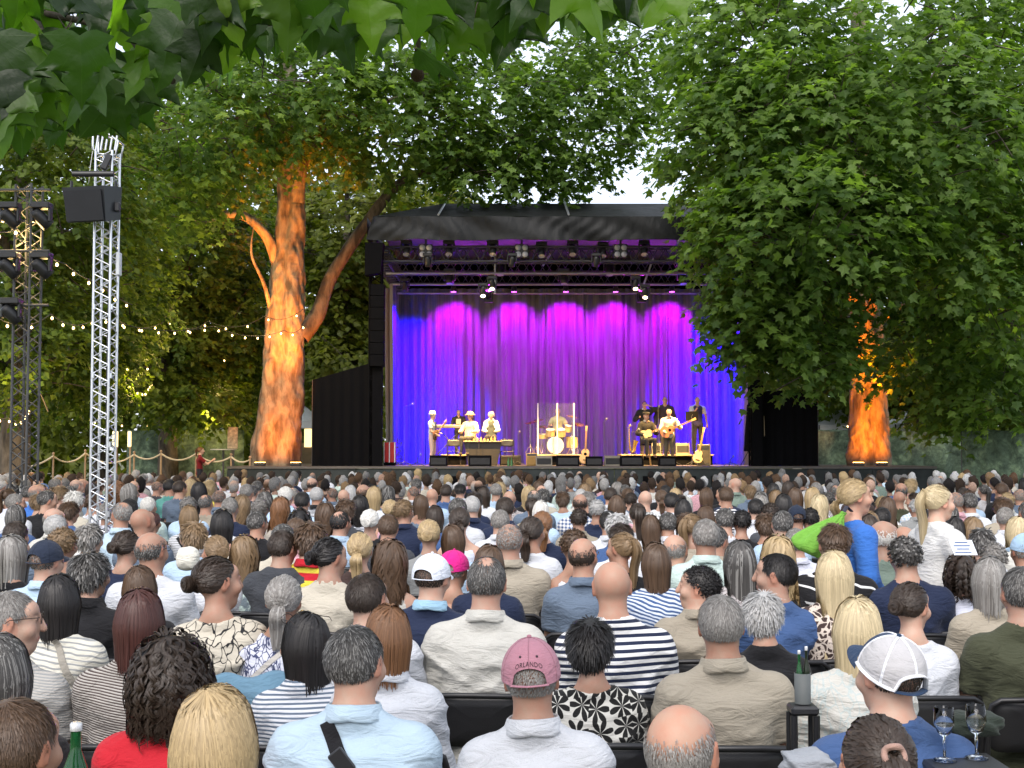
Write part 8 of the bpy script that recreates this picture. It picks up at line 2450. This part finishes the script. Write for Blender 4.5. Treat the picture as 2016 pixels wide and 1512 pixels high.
# lanterns and kiosk on the left
LAMPW = pm('lantern_paper', (0.95, 0.80, 0.50), 0.6, emit=(1.0, 0.72, 0.32), estr=0.9)
def lantern(label, px, py0, py1, wpx, Y, text=None):
    c = at(px, (py0 + py1) / 2, Y); h = (py1 - py0) * Y / F; w = wpx * Y / F
    e = empty('light_box_sign', (c.x, Y, 0)); tag(e, label, 'sign')
    b = MB(); b.bbox((0, 0, c.z), (w, 0.12, h), 0.02); b.build('box', LAMPW, e)
    b = MB(); b.box((0, 0.10, (c.z + h / 2) / 2), (w * 0.5, 0.06, c.z + h / 2)); b.build('stand', POSTW, e)
    if text:
        cu = bpy.data.curves.new('sign_text', 'FONT'); cu.body = text; cu.size = h * 0.22; cu.align_x = 'CENTER'; cu.extrude = 0.002
        to = bpy.data.objects.new('sign_text', cu); COL.objects.link(to); dg = bpy.context.evaluated_depsgraph_get()
        me = bpy.data.meshes.new_from_object(to.evaluated_get(dg)); bpy.data.objects.remove(to); me.materials.clear(); me.materials.append(pm('sign_ink', (0.12, 0.07, 0.03), 0.7))
        o = bpy.data.objects.new('lettering', me); link(o, e); o.rotation_euler = (R(90), 0, 0); o.location = (0, -0.064, c.z - h * 0.08)
lantern('glowing light-box sign beginning TO at the far left', 26, 850, 882, 32, 41, 'TO'); lantern('narrow glowing light-box sign right of the silver tower', 227, 849, 880, 10, 42, 'T'); lantern('slim glowing light-box sign beside the tree behind the tower', 255, 849, 880, 6, 43)
# poster column and table near the trunk
c = at(458, 862, 44); e = empty('poster_board', (c.x, 44, 0)); tag(e, 'poster board with pale picture left of the lit trunk', 'poster')
b = MB(); b.bbox((0, 0, c.z), (0.34, 0.05, 0.72), 0.01); b.build('board', pm('poster_pale', (0.55, 0.48, 0.38), 0.6, var=0.5, vscale=9), e)
b = MB(); b.box((0, 0.06, c.z / 2), (0.1, 0.05, c.z)); b.build('post', STEEL, e)
c = at(440, 884, 43); e = empty('cafe_table', (c.x, 43, 0)); tag(e, 'small cafe table beside the rope barrier', 'table')
b = MB(); b.cyl((0, 0, c.z - 0.03), (0, 0, c.z), 0.42, n=20); b.build('top', pm('table_pale', (0.5, 0.5, 0.48), 0.5), e); b = MB(); b.cyl((0, 0, 0), (0, 0, c.z - 0.03), 0.035); b.build('leg', STEEL, e)
# kiosk lights behind the trunk
c = at(603, 862, 50); e = empty('kiosk', (c.x, 50, 0)); tag(e, 'dim lit kiosk between the lit trunk and the black wing', 'kiosk')
b = MB(); b.box((0, 0.5, 1.1), (0.9, 0.6, 2.2)); b.build('counter', pm('kiosk_wood', (0.22, 0.17, 0.10), 0.7), e)
b = MB(); b.box((0.05, 0.17, c.z), (0.30, 0.03, 0.7)); b.build('lit_panel', LAMPW, e)
# person in dark red at the rope
jr = pose_stand((-0.15, 0.40, 1.30), (0.12, 0.40, 1.35), True)
c = at(394, 880, 39.0)
b = MB(); b.bbox((0, 0, 0.18), (1.0, 0.8, 0.36), 0.02); o = b.build('wooden_step', POSTW, None, (c.x, 39.0, 0)); tag(o, 'wooden step under the person in dark red', 'step')
figure('standing person in dark red top by the rope barrier, arms raised', (c.x, 39.0, 0.362), R(-70), jr, 'pony', 'cop', 'tee', 'plain', (0.16, 0.01, 0.015), (0.02, 0.02, 0.03), 0, (c.z - 0.36) / 1.745, SKINS[0], None, (0.03, 0.011), 0.02)
# people standing at the stage side
# ================================================================= small things among the front rows
t = NT('green_bottle_glass'); t.set(Base_Color=(0.02, 0.16, 0.05), Roughness=0.06, Transmission_Weight=0.65, IOR=1.45); GGL = t.m
t = NT('clear_glass'); t.set(Base_Color=(0.95, 0.97, 0.97), Roughness=0.02, Transmission_Weight=1.0, IOR=1.4); CGL = t.m
def bottle(label, px, py, Y, h, mat=GGL, captop=(0.65, 0.65, 0.66), group=None, rr=0.115):
    c = at(px, py, Y); e = empty('glass_bottle', (c.x, Y, c.z - h)); tag(e, label, 'bottle', group); r = h * rr
    b = MB(); b.lathe([(0.001, 0.0), (r, 0.004), (r, h * 0.52), (r * 0.85, h * 0.62), (r * 0.42, h * 0.76), (r * 0.38, h * 0.93), (r * 0.42, h * 0.94)], 18); b.build('glass', mat, e)
    b = MB(); b.lathe([(r * 0.46, h * 0.93), (r * 0.47, h * 0.985), (r * 0.38, h), (0.001, h)], 14); b.build('cap', pm('bottle_cap', captop, 0.35, metal=0.6), e)
    b = MB(); b.lathe([(r * 1.01, h * 0.16), (r * 1.01, h * 0.40)], 18); b.build('label_band', pm('bottle_label', (0.20, 0.34, 0.16), 0.6), e)
    return e
def small_table(label, x, Y, z, w=0.22):
    e = empty('cup_stool', (x, Y, 0)); tag(e, label, 'stool')
    b = MB(); b.bbox((0, 0, z - 0.015), (w, w, 0.03), 0.008); b.build('top', CHAIR_PL, e)
    for sx in (-1, 1):
        for sy in (-1, 1):
            b = MB(); b.cyl((sx * w * 0.4, sy * w * 0.4, 0), (sx * w * 0.4, sy * w * 0.4, z - 0.03), 0.012, n=6); b.build('leg', CHAIR_ST, e)
def wine_glass(label, px, py, Y, h=0.15, group=None):
    c = at(px, py, Y); b = MB()
    b.lathe([(0.001, 0.0), (0.033, 0.002), (0.030, 0.006), (0.004, 0.012), (0.004, h * 0.45), (0.018, h * 0.52), (0.029, h * 0.70), (0.026, h), (0.0252, h), (0.028, h * 0.70), (0.017, h * 0.54), (0.001, h * 0.50)], 20)
    o = b.build('wine_glass', CGL, None, (c.x, Y, c.z - h)); tag(o, label, 'glass', group); return o
Y = 3.35; bt = bottle('green glass bottle with silver cap at the bottom left', 150, 1422, Y, 0.29); small_table('small black side stool under the green bottle', bt.location.x + 0.03, Y, bt.location.z)
gz = wine_glass('stemmed glass beside the green bottle', 172, 1455, Y + 0.03); gz.location.z = bt.location.z
Y = 4.35; q1 = bottle('green bottle in a cooling sleeve behind the sand coloured shirt', 1573, 1280, Y, 0.175, captop=(0.5, 0.55, 0.52), rr=0.066); q2 = bottle('taller dark bottle in a cooling sleeve behind the sand coloured shirt', 1587, 1273, Y + 0.005, 0.187, pm('dark_bottle', (0.012, 0.02, 0.012), 0.1), (0.03, 0.03, 0.03), None, 0.062)
q2.location.z = q1.location.z
small_table('small black side stool under the two bottles', q1.location.x + 0.01, Y, q1.location.z, 0.09)
b = MB(); b.lathe([(0.026, 0.002), (0.027, 0.10), (0.0255, 0.10)], 18); o = b.build('cooling_sleeve', pm('sleeve_grey', (0.10, 0.11, 0.11), 0.6), None, (q1.location.x + 0.011, Y + 0.003, q1.location.z + 0.001)); tag(o, 'grey cooling sleeve round the two bottles', 'cooler')
Y = 3.75; w1_ = wine_glass('stemmed glass right of the mesh-backed cap', 1858, 1392, Y); small_table('small black side stool under the glasses on the right', w1_.location.x + 0.05, Y, w1_.location.z)
w2_ = wine_glass('second stemmed glass right of the mesh-backed cap', 1990, 1392, Y + 0.02); w2_.location = (w1_.location.x + 0.10, Y + 0.03, w1_.location.z)
# denim jacket over a chair back, bags
def soft(name, label, loc, dims, col, seed, mat='linen', cat='bag', rz=0.0, lump=0.16):
    V, Fa = [], []; n, m = 36, 20; rg = np.random.default_rng(seed); a = rg.uniform(0, 6.28, 8)
    for i in range(m + 1):
        th = math.pi * i / m
        for k in range(n):
            ph = 2 * math.pi * k / n; d = np.array((math.sin(th) * math.cos(ph), math.sin(th) * math.sin(ph), math.cos(th)))
            r = 1 + lump * (math.sin(3 * d[0] * 2 + a[0] + 4 * d[2]) * 0.5 + (1 - abs(math.sin(5 * d[0] + 3 * d[2] + a[1]))) * 0.6 + 0.5 * math.sin(9 * d[2] + 5 * d[1] + a[2]) * 0.5)
            d = np.sign(d) * np.abs(d) ** 0.8
            V.append(d * r * np.array(dims) / 2)
    for i in range(m):
        for k in range(n): Fa.append((i * n + k, (i + 1) * n + k, (i + 1) * n + (k + 1) % n, i * n + (k + 1) % n))
    o = bpy.data.objects.new(name, np_mesh(name, np.array(V), np.array(Fa), CL[mat], True)); COL.objects.link(o); o.location = loc; o.rotation_euler = (0, 0, rz); o.color = (*col, 1); tag(o, label, cat); return o
def over_chair(label, px, k, col):
    """jacket hung over a chair back: a folded sheet with drape"""
    Z = row_z(k) - 0.26; x = (px - CX) * Z / F
    def fn(u, v):
        s = (v - 0.5) * 2; y = -0.05 * math.cos(math.pi * s / 2) * 0 + (0.045 if s > 0 else -0.045) * min(1, abs(s) * 4) + 0.02 * math.sin(9 * u + 3 * s)
        z = 0.915 - 0.34 * abs(s) ** 1.1 + 0.015 * math.sin(11 * u + 2 * s) + 0.03 * math.sin(3 * u)
        return ((u - 0.5) * (0.40 + 0.10 * abs(s)) + 0.02 * math.sin(8 * s), y * (1 + abs(s)) - 0.02, z)
    V, Fa = cloth_grid(fn, 40, 30)
    o = bpy.data.objects.new('denim_jacket', np_mesh('denim_jacket', V, Fa, CL['linen'], True)); COL.objects.link(o); o.location = (x, Z, 0); o.color = (*col, 1); tag(o, label, 'jacket')
over_chair('faded blue denim jacket hung over a chair back', 512, 3, (0.14, 0.26, 0.36))
soft('shoulder_bag', 'dark green leather bag on the seat at the lower right', at(1915, 1425, 4.0), (0.17, 0.12, 0.07), (0.03, 0.04, 0.032), 3)
soft('red_bag', 'red bag on the ground beside the empty chair', Vector(((858 - CX) * 4.7 / F, 4.7, 0.14)), (0.2, 0.2, 0.27), (0.45, 0.03, 0.02), 5)
soft('grey_cloth', 'crumpled grey cloth on a lap at the bottom right', at(1590, 1505, 3.6), (0.14, 0.12, 0.08), (0.30, 0.32, 0.35), 6, cat='cloth')
o = soft('white_sun_hat', 'white cloth sun hat held up in the left rows', at(370, 1100, 7.15), (0.12, 0.12, 0.13), (0.68, 0.66, 0.58), 8, 'plain', 'hat', 0, 0.05)
# printed sheet in a hand
c = at(1896, 1078, 7.4); b = MB(); b.box((0, 0, 0), (0.13, 0.12, 0.002), rx=R(40)); e = b.build('programme_sheet', pm('paper_white', (0.58, 0.61, 0.66), 0.7), None, c); tag(e, 'open white programme sheet held beside the person in the hoodie', 'paper')
LNK = pm('print_blue', (0.05, 0.10, 0.25), 0.7)
for i in range(4):
    b = MB(); b.box((rc.uniform(-0.01, 0.01), 0.0, 0.0), (0.09 - 0.02 * (i % 2), 0.007, 0.001)); o = b.build('print_line', LNK, e); o.rotation_euler = (R(40), 0, 0); d = -0.04 + 0.026 * i; o.location = (0, d * math.cos(R(40)) - 0.003 * math.sin(R(40)), d * math.sin(R(40)) + 0.003 * math.cos(R(40)))
